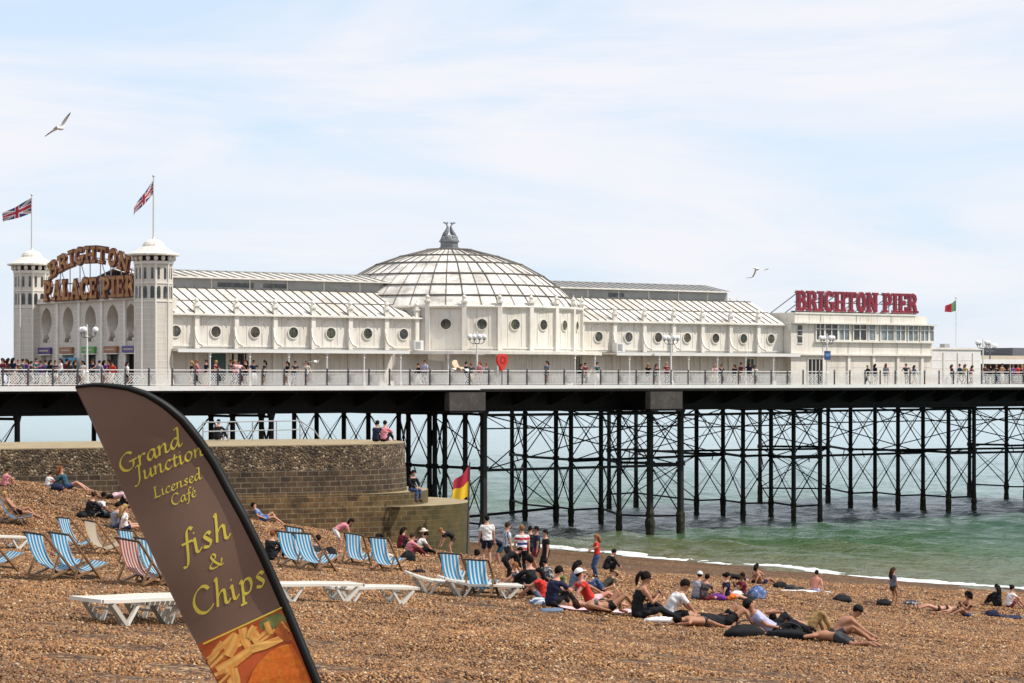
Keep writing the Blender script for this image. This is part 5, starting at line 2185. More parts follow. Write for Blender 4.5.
# ------------------------------------------------------------------ feather banner
BD = 12.0
bp_ = at(327, 850, BD)
bp_.z = beach_z(bp_.x, bp_.y)
ban = thing('feather_banner', 'brown feather banner with yellow lettering for fish and chips, leaning in front of the deckchairs', 'banner', bp_)
BROWN = M('banner_brown', (0.185, 0.108, 0.074), rough=.6, var=.16, scale=3.0, detail=4, spec=.25)
BLACK = M('banner_black_sleeve', (0.008, 0.009, 0.008), rough=.5, var=.2, spec=.3)
BYEL = M('banner_yellow', (0.68, 0.54, 0.065), rough=.6, var=.05)
sleeve = [(79, 387.5), (100, 385.5), (130, 389), (150, 396), (168, 407), (184, 421), (200, 441), (215, 463), (229, 489), (245, 518), (262, 552), (277, 585), (291, 617), (305, 651), (318, 683), (332, 722), (343, 757), (352, 790)]
left_e = [(79, 387.5), (87, 404), (96, 423), (107, 447), (119, 473), (131, 500), (143, 526), (154, 550), (165, 573), (176, 596), (187, 618), (198, 639), (209, 660), (220, 680), (238, 717), (257, 755), (272, 790)]


def resample(pts, n):
    P_ = [Vector((a, b)) for a, b in pts]
    d = [0]
    for a, b in zip(P_, P_[1:]):
        d.append(d[-1] + (b - a).length)
    out = []
    for k in range(n):
        t = d[-1] * k / (n - 1)
        i = max(j for j in range(len(d)) if d[j] <= t + 1e-9)
        i = min(i, len(P_) - 2)
        out.append(P_[i].lerp(P_[i + 1], (t - d[i]) / (d[i + 1] - d[i])))
    return out


def bwave(x, y):
    return BD + .012 * math.sin(y * .035 + x * .02) + .010 * math.sin(y * .013 - x * .045)


def bpt(x, y, off=0.0):
    return at(x - 3.5, y, bwave(x, y) - off)


NB, NA = 60, 12
ls, rs_ = resample(left_e, NB), resample(sleeve, NB)
vs, fs = [], []
for i in range(NB):
    for j in range(NA + 1):
        p = ls[i].lerp(rs_[i], j / NA)
        vs.append(bpt(p.x, p.y))
for i in range(NB - 1):
    for j in range(NA):
        a = i * (NA + 1) + j
        fs.append((a, a + NA + 1, a + NA + 2, a + 1))
mb = MB()
mb.add(vs, fs, BROWN)
panel_o = mb.build('panel', ban, smooth=True)
# black sleeve along the curved edge, with the pole inside
mb = MB()
sp = resample(sleeve, 60)
L_, R_ = [], []
for i, p in enumerate(sp):
    t = (sp[min(i + 1, 59)] - sp[max(i - 1, 0)]).normalized()
    nrm = Vector((t.y, -t.x))
    w = 3.2 + 6.3 * min(1, i / 14)
    L_.append(p - nrm * w * .25)
    R_.append(p + nrm * w * .75)
vs, fs = [], []
for i in range(60):
    c_ = (L_[i] + R_[i]) / 2
    vs += [bpt(L_[i].x, L_[i].y, .001), bpt(c_.x, c_.y, .016), bpt(R_[i].x, R_[i].y, .002), bpt(c_.x, c_.y, -.014)]
for i in range(59):
    for j in range(4):
        a, b = i * 4 + j, i * 4 + (j + 1) % 4
        fs.append((a, a + 4, b + 4, b))
mb.add(vs, fs, BLACK)
mb.build('sleeve', ban, smooth=True)
mb = MB()
hem = resample(left_e, 40)
mb.tube([bpt(p.x, p.y, 0) for p in hem], .0022, M('banner_hem', (0.10, 0.06, 0.047)), n=5)
mb.build('hem', ban)
mb = MB()
mb.tube([at(345.5, 783, BD), at(348.5, 792, BD), bp_ + Vector((.03, 0, -.15))], .011, BLACK, n=8)
mb.lathe([(.10, -.02), (.10, .03), (.03, .05), (.02, .2)], bp_ + Vector((.03, 0, 0)), BLACK, n=12)
mb.build('pole_base', ban)
# printed picture of chips and battered fish along the bottom
CH = [M('chip_orange', (0.74, 0.30, 0.055), rough=.6, var=.25, scale=18), M('chip_amber', (0.80, 0.42, 0.10), rough=.6, var=.25, scale=18), M('chip_dark', (0.48, 0.11, 0.014), rough=.6, var=.3, scale=18)]
BATTER = M('batter_orange', (0.66, 0.14, 0.006), rough=.6, var=.3, scale=60, detail=6, dirt=(.62, .24, .02), dirt_amt=.8)
LEAF = M('salad_green', (0.20, 0.21, 0.05), rough=.6, var=.4, scale=22)
PRINT = M('print_shadow_red', (0.50, 0.085, 0.012), rough=.6, var=.35, scale=14)


def edge_x(pts, y):
    for (xa, ya), (xb, yb) in zip(pts, pts[1:]):
        if ya <= y <= yb:
            return xa + (xb - xa) * (y - ya) / (yb - ya)
    return pts[-1][0]


pic = [(206.5, 644), (286.5, 607.5)]


def clip_poly(poly, off, mat, mb):
    """flat printed shape laid on the cloth, cut at the banner's edges"""
    out = []
    for x, y in poly:
        x = min(max(x, edge_x(left_e, y) + .7), edge_x(sleeve, y) - 1.5)
        out.append((x, y))
    tr = tessellate_polygon([[Vector((x, y, 0)) for x, y in out]])
    vs = [bpt(x, y, off) for x, y in out]
    f2 = []
    for t in tr:
        a, b, c = (out[i] for i in t)
        cr = (b[0] - a[0]) * (c[1] - a[1]) - (b[1] - a[1]) * (c[0] - a[0])
        f2.append(tuple(t) if cr < 0 else tuple(reversed(t)))
    mb.add(vs, f2, mat)


mb = MB()
vs = []
for r_ in range(25):
    yl, yr = 644 + 60 * r_ / 24, 607.5 + 95 * r_ / 24
    pl, pr = Vector((edge_x(left_e, yl) + .4, yl)), Vector((edge_x(sleeve, yr) - 1.4, yr))
    for c_ in range(13):
        p = pl.lerp(pr, c_ / 12)
        vs.append(bpt(p.x, p.y, .0012))
mb.add(vs, [(r_ * 13 + c_, (r_ + 1) * 13 + c_, (r_ + 1) * 13 + c_ + 1, r_ * 13 + c_ + 1) for r_ in range(24) for c_ in range(12)], PRINT)
k = [0]


def fry(x0, y0, x1, y1, w, m):
    d = Vector((x1 - x0, y1 - y0)).normalized()
    n_ = Vector((-d.y, d.x)) * w / 2
    k[0] += 1
    o_ = .0018 + k[0] * .00022
    a, b = Vector((x0, y0)), Vector((x1, y1))
    c = (a + b) / 2 + n_ * .25
    clip_poly([tuple(a + n_), tuple(c + n_), tuple(b + n_ * .8), tuple(b - n_ * .8), tuple(c - n_), tuple(a - n_)], o_, CH[m], mb)
    clip_poly([tuple(a + n_ * .2), tuple(c + n_ * .1), tuple(b + n_ * .1), tuple(b - n_ * .5), tuple(c - n_ * .7), tuple(a - n_ * .6)], o_ + .0001, CH[(m + 1) % 2], mb)


leaf = [(262, 622), (272, 616), (283, 612), (289, 617), (290, 628), (283, 634), (272, 631), (264, 629)]
clip_poly(leaf, .0018, LEAF, mb)
for a in [(209, 664, 226, 642, 7, 0), (214, 668, 234, 648, 8, 2), (228, 650, 262, 632, 7, 1), (218, 652, 238, 634, 6, 0), (262, 640, 278, 624, 7, 0), (256, 634, 268, 646, 9, 1), (212, 660, 222, 650, 6, 1), (231, 656, 241, 634, 10, 0), (246, 628, 252, 648, 9, 0), (264, 642, 279, 630, 6, 2), (217, 676, 240, 664, 8, 2), (238, 700, 231, 668, 9, 0), (241, 690, 238, 668, 7, 1), (252, 650, 286, 638, 8, 1), (221, 671, 254, 650, 10, 0), (280, 628, 294, 640, 9, 2), (284, 622, 292, 632, 7, 2), (270, 622, 275, 634, 6, 0), (258, 626, 252, 638, 6, 1), (222, 684, 233, 674, 6, 2)]:
    fry(*a)
fish = [(250, 700), (251, 684), (256, 672), (264, 660), (274, 651), (286, 645), (295, 644), (302, 656), (309, 670), (314, 684), (318, 700)]
clip_poly(fish, .0072, BATTER, mb)
bx0, by0, bx1, by1 = *pic[0], *pic[1]
clip_poly([(bx0, by0 - .7), (bx1, by1 - .7), (bx1 + .3, by1 + .7), (bx0 + .5, by0 + .7)], .0076, BYEL, mb)
mb.build('food_print', ban)

# ---- broad-nib italic lettering
def spline(pts, n=7):
    P_ = [Vector(p) for p in pts]
    if len(P_) == 2:
        return [P_[0].lerp(P_[1], i / n) for i in range(n + 1)]
    out = []
    for i in range(len(P_) - 1):
        a = P_[i - 1] if i else P_[0] * 2 - P_[1]
        b, c = P_[i], P_[i + 1]
        d = P_[i + 2] if i + 2 < len(P_) else P_[-1] * 2 - P_[-2]
        for k in range(n):
            t = k / n
            out.append(.5 * ((2 * b) + (c - a) * t + (2 * a - 5 * b + 4 * c - d) * t * t + (3 * b - a - 3 * c + d) * t**3))
    out.append(P_[-1])
    return out


SCR = {   # x-height 0.5, capitals 0.92
    'G': (.80, [[(.66, .78), (.56, .90), (.40, .91), (.18, .74), (.08, .44), (.16, .12), (.36, 0.0), (.54, .08), (.62, .22), (.64, .42)], [(.46, .42), (.80, .43)]]),
    'J': (.42, [[(.14, .84), (.26, .91), (.46, .90)], [(.34, .90), (.28, .5), (.20, .06), (.06, -.18), (-.10, -.20)]]),
    'L': (.60, [[(.30, .92), (.24, .84), (.20, .45), (.14, .06), (.04, .02)], [(.02, .03), (.2, .04), (.42, 0.0), (.58, .08)], [(.18, .91), (.36, .91)]]),
    'C': (.70, [[(.66, .76), (.58, .89), (.44, .92), (.22, .76), (.10, .46), (.16, .14), (.34, 0.0), (.52, .05), (.68, .18)]]),
    'r': (.38, [[(.03, .42), (.11, .49), (.10, .3), (.06, 0)], [(.09, .26), (.2, .44), (.30, .49), (.38, .44)]]),
    'a': (.50, [[(.40, .44), (.28, .50), (.12, .36), (.06, .14), (.14, .0), (.26, .10), (.37, .30), (.42, .48)], [(.42, .48), (.37, .2), (.37, .03), (.44, 0.0), (.53, .1)]]),
    'n': (.54, [[(.03, .42), (.11, .49), (.10, .3), (.05, 0)], [(.08, .24), (.2, .41), (.33, .49), (.38, .42), (.35, .2), (.34, .04), (.42, 0), (.52, .1)]]),
    'd': (.54, [[(.40, .44), (.28, .50), (.12, .36), (.06, .14), (.14, .0), (.26, .10), (.38, .32)], [(.34, .94), (.50, .97), (.45, .6), (.38, .2), (.38, .03), (.45, 0.0), (.54, .1)]]),
    'u': (.54, [[(.03, .42), (.11, .49), (.10, .3), (.07, .08), (.14, 0), (.26, .1), (.38, .3), (.43, .49)], [(.43, .49), (.38, .2), (.38, .03), (.45, 0), (.53, .1)]]),
    'c': (.40, [[(.37, .42), (.30, .50), (.18, .44), (.06, .2), (.12, .02), (.24, .0), (.38, .12)]]),
    't': (.34, [[(.22, .68), (.16, .4), (.11, .1), (.16, 0), (.32, .1)], [(.03, .47), (.34, .48)]]),
    'i': (.28, [[(.03, .42), (.11, .49), (.10, .3), (.08, .06), (.14, 0), (.26, .1)], [(.13, .68), (.17, .72)]]),
    'o': (.48, [[(.26, .50), (.12, .40), (.06, .18), (.14, .01), (.28, .06), (.40, .28), (.36, .46), (.24, .50)]]),
    'e': (.40, [[(.08, .22), (.24, .28), (.34, .40), (.28, .50), (.16, .44), (.06, .2), (.12, .02), (.24, .0), (.38, .12)]]),
    's': (.38, [[(.34, .42), (.26, .50), (.14, .42), (.20, .28), (.27, .14), (.18, .01), (.02, .06)]]),
    'f': (.36, [[(.50, .86), (.42, .94), (.32, .84), (.24, .5), (.14, .0), (.04, -.30), (-.10, -.32)], [(.06, .47), (.40, .48)]]),
    'h': (.54, [[(.18, .90), (.26, .97), (.20, .6), (.06, 0)], [(.10, .24), (.22, .41), (.34, .49), (.39, .42), (.36, .2), (.35, .04), (.42, 0), (.52, .1)]]),
    'p': (.52, [[(.06, .42), (.15, .49), (.12, .2), (.02, -.32)], [(-.08, -.32), (.12, -.31)], [(.12, .3), (.26, .47), (.40, .46), (.42, .26), (.32, .04), (.18, .0), (.10, .06)]]),
    '&': (.78, [[(.74, .42), (.62, .12), (.40, .0), (.16, .02), (.08, .18), (.22, .38), (.44, .62), (.46, .82), (.36, .90), (.26, .78), (.32, .5), (.46, .2), (.62, .0), (.76, .04)]]),
    '´': (.0, [[(-.20, .62), (-.08, .78)]]),
}


def script(text, p0, p1, xh, name, nib=.115):
    """write text from picture point p0 to p1 on the banner; xh = x-height in picture pixels"""
    sc_ = xh / .5
    adv = sum(SCR[c][0] for c in text)
    a, b = Vector(p0), Vector(p1)
    ex = (b - a).normalized()
    ey = Vector((ex.y, -ex.x))
    sx = (b - a).length / adv
    mb = MB()
    x, kk = 0, 0
    ang = rad(40)
    nv = Vector((math.cos(ang), math.sin(ang))) * nib
    for ch in text:
        for st_ in SCR[ch][1]:
            pts = spline(st_)
            vs = []
            n_ = len(pts)
            off = .0019 + .00025 * (kk % 5)
            kk += 1
            for i, p in enumerate(pts):
                t = (pts[min(i + 1, n_ - 1)] - pts[max(i - 1, 0)])
                t = t.normalized() if t.length > 1e-6 else Vector((1, 0))
                nn = Vector((-t.y, t.x))
                w = math.sqrt((nv.dot(nn))**2 + .038**2) / 2 * (1.15 if ch == '´' else 1)
                for s in (1, -1):
                    q = p + nn * w * s
                    q = Vector((q.x + q.y * .10, q.y))
                    pic_ = a + ex * (x + q.x) * sx + ey * q.y * sc_
                    vs.append(bpt(pic_.x + 3.5, pic_.y, off))
            mb.add(vs, [(2 * i, 2 * i + 1, 2 * i + 3, 2 * i + 2) for i in range(n_ - 1)], BYEL)
        x += SCR[ch][0]
    mb.build(name, ban)


script('Grand', (121, 474), (183, 444.5), 9.0, 'lettering')
script('Junction', (136, 482.5), (205, 454), 8.2, 'lettering')
script('Licensed', (154, 498.5), (202, 478), 5.6, 'lettering')
script('Cafe´', (172, 506), (197, 495.5), 5.6, 'lettering')
script('fish', (184, 558.5), (232, 535.5), 13.5, 'lettering')
script('&', (209.5, 570.5), (224.5, 563), 7.2, 'lettering')
script('Chips', (195, 617.5), (268, 583.5), 13.5, 'lettering')

# ------------------------------------------------------------------ gulls
GW = M('gull_white', (0.74, 0.73, 0.70), rough=.7, var=.05)
GG = M('gull_grey', (0.34, 0.36, 0.38), rough=.7, var=.1)
GB = M('gull_black', (0.03, 0.03, 0.03), rough=.7)
GT = M('gull_tan', (0.55, 0.42, 0.27), rough=.7, var=.2)
GO = M('gull_bill', (0.70, 0.38, 0.03), rough=.5)


def gull(loc, yaw, roll, label, lift=(.25, .25), tan=False, pitch=0, sc_=1.0):
    t = thing('gull', label, 'gull', loc, None)
    t.rotation_euler = (roll, pitch, yaw)
    t.scale = (sc_,) * 3
    top = GT if tan else GG

    def put(mb, nm, sm=True):
        keep = t.location.copy()
        t.location = (0, 0, 0)
        o = mb.build(nm, t, sm)
        t.location = keep
        return o
    mb = MB()
    mb.tube([(-.34, 0, .0), (-.24, 0, .01), (-.08, 0, 0), (.08, 0, 0), (.18, 0, .03), (.25, 0, .05), (.30, 0, .045)], [.02, .055, .085, .08, .05, .05, .02], GW, n=10)
    body = put(mb, 'body')
    mb = MB()
    mb.tube([(.29, 0, .045), (.36, 0, .03)], [.016, .004], GO, n=6)
    put(mb, 'bill')
    mb = MB()
    mb.add([(-.28, -.05, .0), (-.28, .05, .0), (-.47, .10, .0), (-.47, -.10, .0), (-.28, -.04, .02), (-.28, .04, .02), (-.47, .09, .012), (-.47, -.09, .012)],
           [(0, 1, 2, 3), (7, 6, 5, 4), (0, 4, 5, 1), (1, 5, 6, 2), (2, 6, 7, 3), (3, 7, 4, 0)], GW)
    put(mb, 'tail', False)
    for s, lf in ((-1, lift[0]), (1, lift[1])):
        mb = MB()
        # root, wrist, tip: leading and trailing edges
        le = [(.10, .05), (.19, .22), (.20, .36), (.10, .52), (-.05, .70)]
        te = [(-.10, .05), (-.08, .22), (-.05, .36), (-.07, .52), (-.085, .69)]
        hs = [0, lf * .5, lf * .8, lf * .85, lf * .8]
        vs = []
        for (xa, ya), (xb, yb), h in zip(le, te, hs):
            m_ = (xa + xb) / 2
            vs += [(xa, s * ya, .03 + h), (m_, s * (ya + yb) / 2, .05 + h), (xb, s * yb, .03 + h), (m_, s * (ya + yb) / 2, .028 + h)]
        for i in range(4):
            fs_t = [(4 * i, 4 * i + 1, 4 * i + 5, 4 * i + 4), (4 * i + 1, 4 * i + 2, 4 * i + 6, 4 * i + 5)]
            fs_b = [(4 * i + 2, 4 * i + 3, 4 * i + 7, 4 * i + 6), (4 * i + 3, 4 * i, 4 * i + 4, 4 * i + 7)]
            mb.add(vs, fs_t, GB if i == 3 else top)
            mb.add(vs, fs_b, GB if i == 3 else (GT if tan else GW))
        put(mb, 'wing')
    return t


gull(at(61, 128, 92), rad(70), rad(-37), 'white gull with black wingtips gliding high above the flags', (.16, .16), sc_=1.0, pitch=rad(-5))
gull(at(757, 269, 140), rad(65), rad(-12), 'small tan gull banking in the open sky near the red sign', (-.22, -.5), True)
gull(at(458, 370, 120), rad(200), rad(-38), 'pale tan gull passing low in front of the deck railing', (.1, .5), True, pitch=rad(0), sc_=1.15)
gull(at(316, 362, 120), rad(72), rad(-20), 'slim gull with outstretched wings crossing in front of the pavilion wall', (.1, .12), False)
# ------------------------------------------------------------------ people
def cloth(name, rgb, var=.15):
    return M('cloth_' + name, rgb, rough=.85, var=var, scale=9, spec=.2)


K_ = {
    'black': (0.012, 0.012, 0.014), 'navy': (0.015, 0.018, 0.045), 'white': (0.74, 0.72, 0.70), 'grey': (0.30, 0.30, 0.34), 'pink': (0.62, 0.22, 0.26),
    'palepink': (0.74, 0.48, 0.50), 'red': (0.52, 0.035, 0.025), 'orange': (0.62, 0.16, 0.03), 'teal': (0.03, 0.09, 0.12), 'denim': (0.05, 0.09, 0.20), 'blue': (0.05, 0.16, 0.42),
    'khaki': (0.30, 0.19, 0.08), 'olive': (0.05, 0.045, 0.03), 'purple': (0.14, 0.03, 0.22), 'lavender': (0.42, 0.42, 0.62), 'charcoal': (0.045, 0.045, 0.05), 'maroon': (0.14, 0.02, 0.03),
    'green': (0.10, 0.16, 0.05), 'bluegrey': (0.13, 0.17, 0.24), 'cream': (0.62, 0.54, 0.42), 'yellow': (0.5, 0.4, 0.1), 'brown': (0.09, 0.05, 0.03),
}
CL = {k: cloth(k, v) for k, v in K_.items()}


def stripes(name, cols, freq, axis='Z'):
    m, n, b = nodes_of('cloth_' + name)
    tc = N(n, 'ShaderNodeTexCoord')
    sx = N(n, 'ShaderNodeSeparateXYZ')
    n.links.new(tc.outputs['Object'], sx.inputs['Vector'])
    mu = N(n, 'ShaderNodeMath', operation='MULTIPLY')
    mu.inputs[1].default_value = freq
    n.links.new(sx.outputs[axis], mu.inputs[0])
    fr = N(n, 'ShaderNodeMath', operation='FRACT')
    n.links.new(mu.outputs[0], fr.inputs[0])
    cr = N(n, 'ShaderNodeValToRGB')
    cr.color_ramp.interpolation = 'CONSTANT'
    el = cr.color_ramp.elements
    el[0].position, el[0].color = 0, (*cols[0], 1)
    el[1].position, el[1].color = 1 - 1 / len(cols), (*cols[-1], 1)
    for i, c in enumerate(cols[1:-1]):
        e = el.new((i + 1) / len(cols))
        e.color = (*c, 1)
    n.links.new(fr.outputs[0], cr.inputs['Fac'])
    n.links.new(cr.outputs['Color'], b.inputs['Base Color'])
    b.inputs['Roughness'].default_value = .85
    return m


CL['tricolour'] = stripes('tricolour_stripe', [(.70, .68, .66), (.03, .05, .22), (.70, .68, .66), (.48, .04, .06)], 3.0)
CL['bluestripe'] = stripes('blue_stripe', [(.08, .13, .24), (.55, .58, .62)], 9.0, 'Y')
CL['pattern'] = M('cloth_pattern', (0.05, 0.04, 0.045), rough=.9, var=.4, scale=14, dirt=(.4, .28, .24), dirt_amt=1.0)
CL['bluepattern'] = M('cloth_blue_pattern', (0.06, 0.12, 0.30), rough=.9, var=.4, scale=14, dirt=(.4, .42, .5), dirt_amt=1.0)
CL['zebra'] = M('cloth_zebra', (0.03, 0.03, 0.035), rough=.9, var=.3, scale=18, dirt=(.62, .6, .6), dirt_amt=1.0)
SKINS = {'fair': (0.50, 0.25, 0.165), 'tan': (0.36, 0.165, 0.09), 'brown': (0.17, 0.075, 0.04), 'pinkish': (0.52, 0.22, 0.16)}
SKN = {k: M('skin_' + k, v, rough=.55, var=.08, scale=5) for k, v in SKINS.items()}
HAIRS = {'dark': (0.010, 0.007, 0.006), 'brown': (0.05, 0.026, 0.014), 'blond': (0.48, 0.30, 0.11), 'red': (0.26, 0.08, 0.025), 'ginger': (0.30, 0.13, 0.045), 'grey': (.3, .29, .28)}
HRM_ = {k: M('hair_' + k, v, rough=.75, var=.5, scale=28, spec=.12, bump=.6) for k, v in HAIRS.items()}
EYE_M = M('eye_dark', (0.02, 0.015, 0.012), rough=.3)


def ik(a, c, l1, l2, hint):
    """middle joint of a two-bone limb from a to c"""
    d = c - a
    D = d.length
    mx = (l1 + l2) * .998
    if D > mx:
        c = a + d * (mx / D)
        d = c - a
        D = mx
    D = max(D, 1e-3)
    x = (l1 * l1 - l2 * l2 + D * D) / (2 * D)
    h = math.sqrt(max(0.0, l1 * l1 - x * x))
    u = d / D
    hn = hint - u * hint.dot(u)
    hn = hn.normalized() if hn.length > 1e-4 else u.cross(Vector((0, 1, 0))).normalized()
    return a + u * x + hn * h, c


V3 = Vector
# pose: pelvis height, trunk direction, feet, knee hints, hands, elbow hints, head direction (body faces +x, left is +y)


def pose_lib(name):
    p = dict(pel=V3((0, 0, .93)), trunk=V3((0.02, 0, 1)), feet=[V3((0, .10, .07)), V3((0.05, -.11, .07))], knee=[V3((1, .1, 0)), V3((1, -.1, 0))],
             hands=[V3((.06, .27, .80)), V3((.08, -.27, .80))], elb=[V3((-1, .6, 0)), V3((-1, -.6, 0))], face=V3((1, 0, -.05)), toe=[V3((1, .15, -.25)), V3((1, -.15, -.25))])
    if name == 'stand':
        pass
    elif name == 'stand_hips':
        p.update(hands=[V3((.30, .34, 1.15)), V3((.03, -.20, 1.0))], elb=[V3((-.6, 1, 0)), V3((-.5, -1, 0))])
    elif name == 'walk':
        p.update(pel=V3((0, 0, .91)), feet=[V3((.28, .09, .07)), V3((-.30, -.09, .12))], hands=[V3((-.2, .26, .86)), V3((.27, -.25, .90))], trunk=V3((.06, 0, 1)))
    elif name == 'lean':      # leaning on a railing
        p.update(trunk=V3((.30, 0, 1)), pel=V3((-.10, 0, .91)), feet=[V3((-.12, .11, .07)), V3((-.22, -.1, .07))], hands=[V3((.42, .20, 1.12)), V3((.42, -.18, 1.12))], elb=[V3((-.3, .8, -1)), V3((-.3, -.8, -1))], face=V3((1, 0, -.25)))
    elif name == 'stand_phone':
        p.update(hands=[V3((.30, .08, 1.22)), V3((.30, -.06, 1.22))], elb=[V3((-.2, .5, -1)), V3((-.2, -.5, -1))], face=V3((1, 0, -.35)))
    elif name == 'bend':
        p.update(pel=V3((-.12, 0, .88)), trunk=V3((.92, 0, .42)), hands=[V3((.48, .16, .55)), V3((.50, -.16, .52))], face=V3((.6, 0, -.8)), feet=[V3((.02, .12, .07)), V3((-.06, -.12, .07))])
    elif name == 'squat':
        p.update(pel=V3((-.14, 0, .34)), trunk=V3((.55, 0, .85)), feet=[V3((.10, .15, .07)), V3((.08, -.15, .07))], hands=[V3((.46, .10, .38)), V3((.44, -.10, .34))], elb=[V3((0, 1, -.5)), V3((0, -1, -.5))], face=V3((.9, 0, -.4)))
    elif name == 'sit_knees':
        p.update(pel=V3((0, 0, .12)), trunk=V3((.18, 0, 1)), feet=[V3((.60, .12, .07)), V3((.64, -.10, .07))], knee=[V3((.1, .2, 1)), V3((.1, -.2, 1))], hands=[V3((.46, .05, .40)), V3((.47, -.05, .38))], elb=[V3((0, 1, -.4)), V3((0, -1, -.4))])
    elif name == 'sit_phone':
        p.update(pel=V3((0, 0, .12)), trunk=V3((.12, 0, 1)), feet=[V3((.72, .13, .06)), V3((.80, -.12, .06))], knee=[V3((.1, .3, 1)), V3((.1, -.3, 1))], hands=[V3((.36, .06, .47)), V3((.36, -.04, .47))], elb=[V3((0, .7, -1)), V3((0, -.7, -1))], face=V3((1, 0, -.35)))
    elif name == 'sit_cross':
        p.update(pel=V3((0, 0, .12)), trunk=V3((.14, 0, 1)), feet=[V3((.26, -.12, .07)), V3((.32, .12, .07))], knee=[V3((.5, 1, .1)), V3((.5, -1, .1))], hands=[V3((.34, .10, .25)), V3((.34, -.08, .25))], elb=[V3((0, 1, -.4)), V3((0, -1, -.4))], face=V3((1, 0, -.3)))
    elif name == 'sit_back':
        p.update(pel=V3((0, 0, .12)), trunk=V3((-.55, 0, .85)), feet=[V3((.80, .10, .07)), V3((.74, -.12, .07))], knee=[V3((.1, .1, 1)), V3((.1, -.1, 1))], hands=[V3((-.52, .26, .05)), V3((-.52, -.26, .05))], elb=[V3((-1, .2, .3)), V3((-1, -.2, .3))])
    elif name == 'sit_long':
        p.update(pel=V3((0, 0, .12)), trunk=V3((-.12, 0, 1)), feet=[V3((.82, .08, .07)), V3((.84, -.10, .07))], knee=[V3((.1, .1, 1)), V3((.1, -.1, 1))], hands=[V3((.30, .16, .20)), V3((-.22, -.26, .08))], face=V3((1, 0, -.1)))
    elif name == 'sit_fwd':
        p.update(pel=V3((0, 0, .12)), trunk=V3((.42, 0, 1)), feet=[V3((.84, .08, .07)), V3((.80, -.14, .07))], knee=[V3((.1, .1, 1)), V3((.1, -.1, 1))], hands=[V3((.62, .12, .14)), V3((.66, -.10, .12))], elb=[V3((0, .3, -1)), V3((0, -.3, -1))], face=V3((1, 0, -.55)))
    elif name == 'sit_low':
        p.update(pel=V3((0, 0, .12)), trunk=V3((.80, 0, .80)), feet=[V3((.80, .10, .07)), V3((.70, -.16, .07))], knee=[V3((.1, .3, 1)), V3((.1, -.3, 1))], hands=[V3((.86, .12, .10)), V3((.82, -.12, .12))], elb=[V3((0, .3, -1)), V3((0, -.3, -1))], face=V3((1, 0, -.35)))
    elif name == 'sit_ledge':
        p.update(pel=V3((0, 0, .12)), trunk=V3((.12, 0, 1)), feet=[V3((.36, .10, -.36)), V3((.34, -.12, -.36))], knee=[V3((1, 0, .5)), V3((1, 0, .5))], hands=[V3((.34, .10, .20)), V3((.34, -.08, .20))], elb=[V3((-.4, 1, -.4)), V3((-.4, -1, -.4))], face=V3((1, 0, -.3)))
    elif name == 'lie':
        p.update(pel=V3((0, 0, .13)), trunk=V3((-1, 0, .06)), feet=[V3((.85, .12, .08)), V3((.85, -.12, .08))], knee=[V3((0, 0, 1)), V3((0, 0, 1))], hands=[V3((.02, .32, .06)), V3((.02, -.32, .06))], elb=[V3((0, 1, 0)), V3((0, -1, 0))], face=V3((.25, 0, 1)), toe=[V3((.2, .4, 1)), V3((.2, -.4, 1))])
    elif name == 'lie_knee':
        p.update(pel=V3((0, 0, .13)), trunk=V3((-1, 0, .06)), feet=[V3((.34, .12, .06)), V3((.62, -.14, .06))], knee=[V3((0, 0, 1)), V3((0, 0, 1))], hands=[V3((-.02, .06, .26)), V3((-.10, -.26, .08))], elb=[V3((0, 1, 0)), V3((0, -1, 0))], face=V3((.25, 0, 1)))
    elif name == 'lie_arms':   # on the back, knees up, hands behind a raised head
        p.update(pel=V3((0, 0, .13)), trunk=V3((-.95, 0, .24)), feet=[V3((.42, .16, .06)), V3((.48, -.16, .06))], knee=[V3((0, .1, 1)), V3((0, -.1, 1))], hands=[V3((-.78, .10, .42)), V3((-.78, -.10, .42))], elb=[V3((-.1, 1, .9)), V3((-.1, -1, .9))], face=V3((.8, 0, .6)))
    elif name == 'prone':
        p.update(pel=V3((0, 0, .13)), trunk=V3((-1, 0, .0)), feet=[V3((.86, .10, .06)), V3((.86, -.10, .06))], knee=[V3((0, 0, -1)), V3((0, 0, -1))], hands=[V3((-.70, .20, .05)), V3((-.72, -.2, .05))], elb=[V3((-.2, 1, 0)), V3((-.2, -1, 0))], face=V3((-.6, .6, -.4)), toe=[V3((1, 0, -.3)), V3((1, 0, -.3))])
    elif name == 'prone_elbows':
        p.update(pel=V3((0, 0, .13)), trunk=V3((-.93, 0, .32)), feet=[V3((.86, .10, .06)), V3((.86, -.10, .06))], knee=[V3((0, 0, -1)), V3((0, 0, -1))], hands=[V3((-.78, .12, .06)), V3((-.78, -.12, .06))], elb=[V3((.6, 1, -.6)), V3((.6, -1, -.6))], face=V3((-1, 0, -.1)), toe=[V3((1, 0, -.3)), V3((1, 0, -.3))])
    elif name == 'chair':
        p.update(pel=V3((.02, 0, .30)), trunk=V3((-.62, 0, .80)), feet=[V3((.72, .12, .08)), V3((.86, -.12, .08))], knee=[V3((.1, .1, 1)), V3((.1, -.1, 1))], hands=[V3((.10, .22, .42)), V3((.14, -.20, .40))], elb=[V3((-.3, 1, -.3)), V3((-.3, -1, -.3))], face=V3((1, 0, .15)))
    elif name == 'recline':
        p.update(pel=V3((0, 0, .14)), trunk=V3((-.78, 0, .62)), feet=[V3((.55, .14, .06)), V3((.80, -.12, .07))], knee=[V3((0, .1, 1)), V3((0, -.1, 1))], hands=[V3((-.05, .26, .14)), V3((.02, -.24, .20))], elb=[V3((-.6, 1, -.3)), V3((-.6, -1, -.3))], face=V3((1, 0, -.05)))
    return p


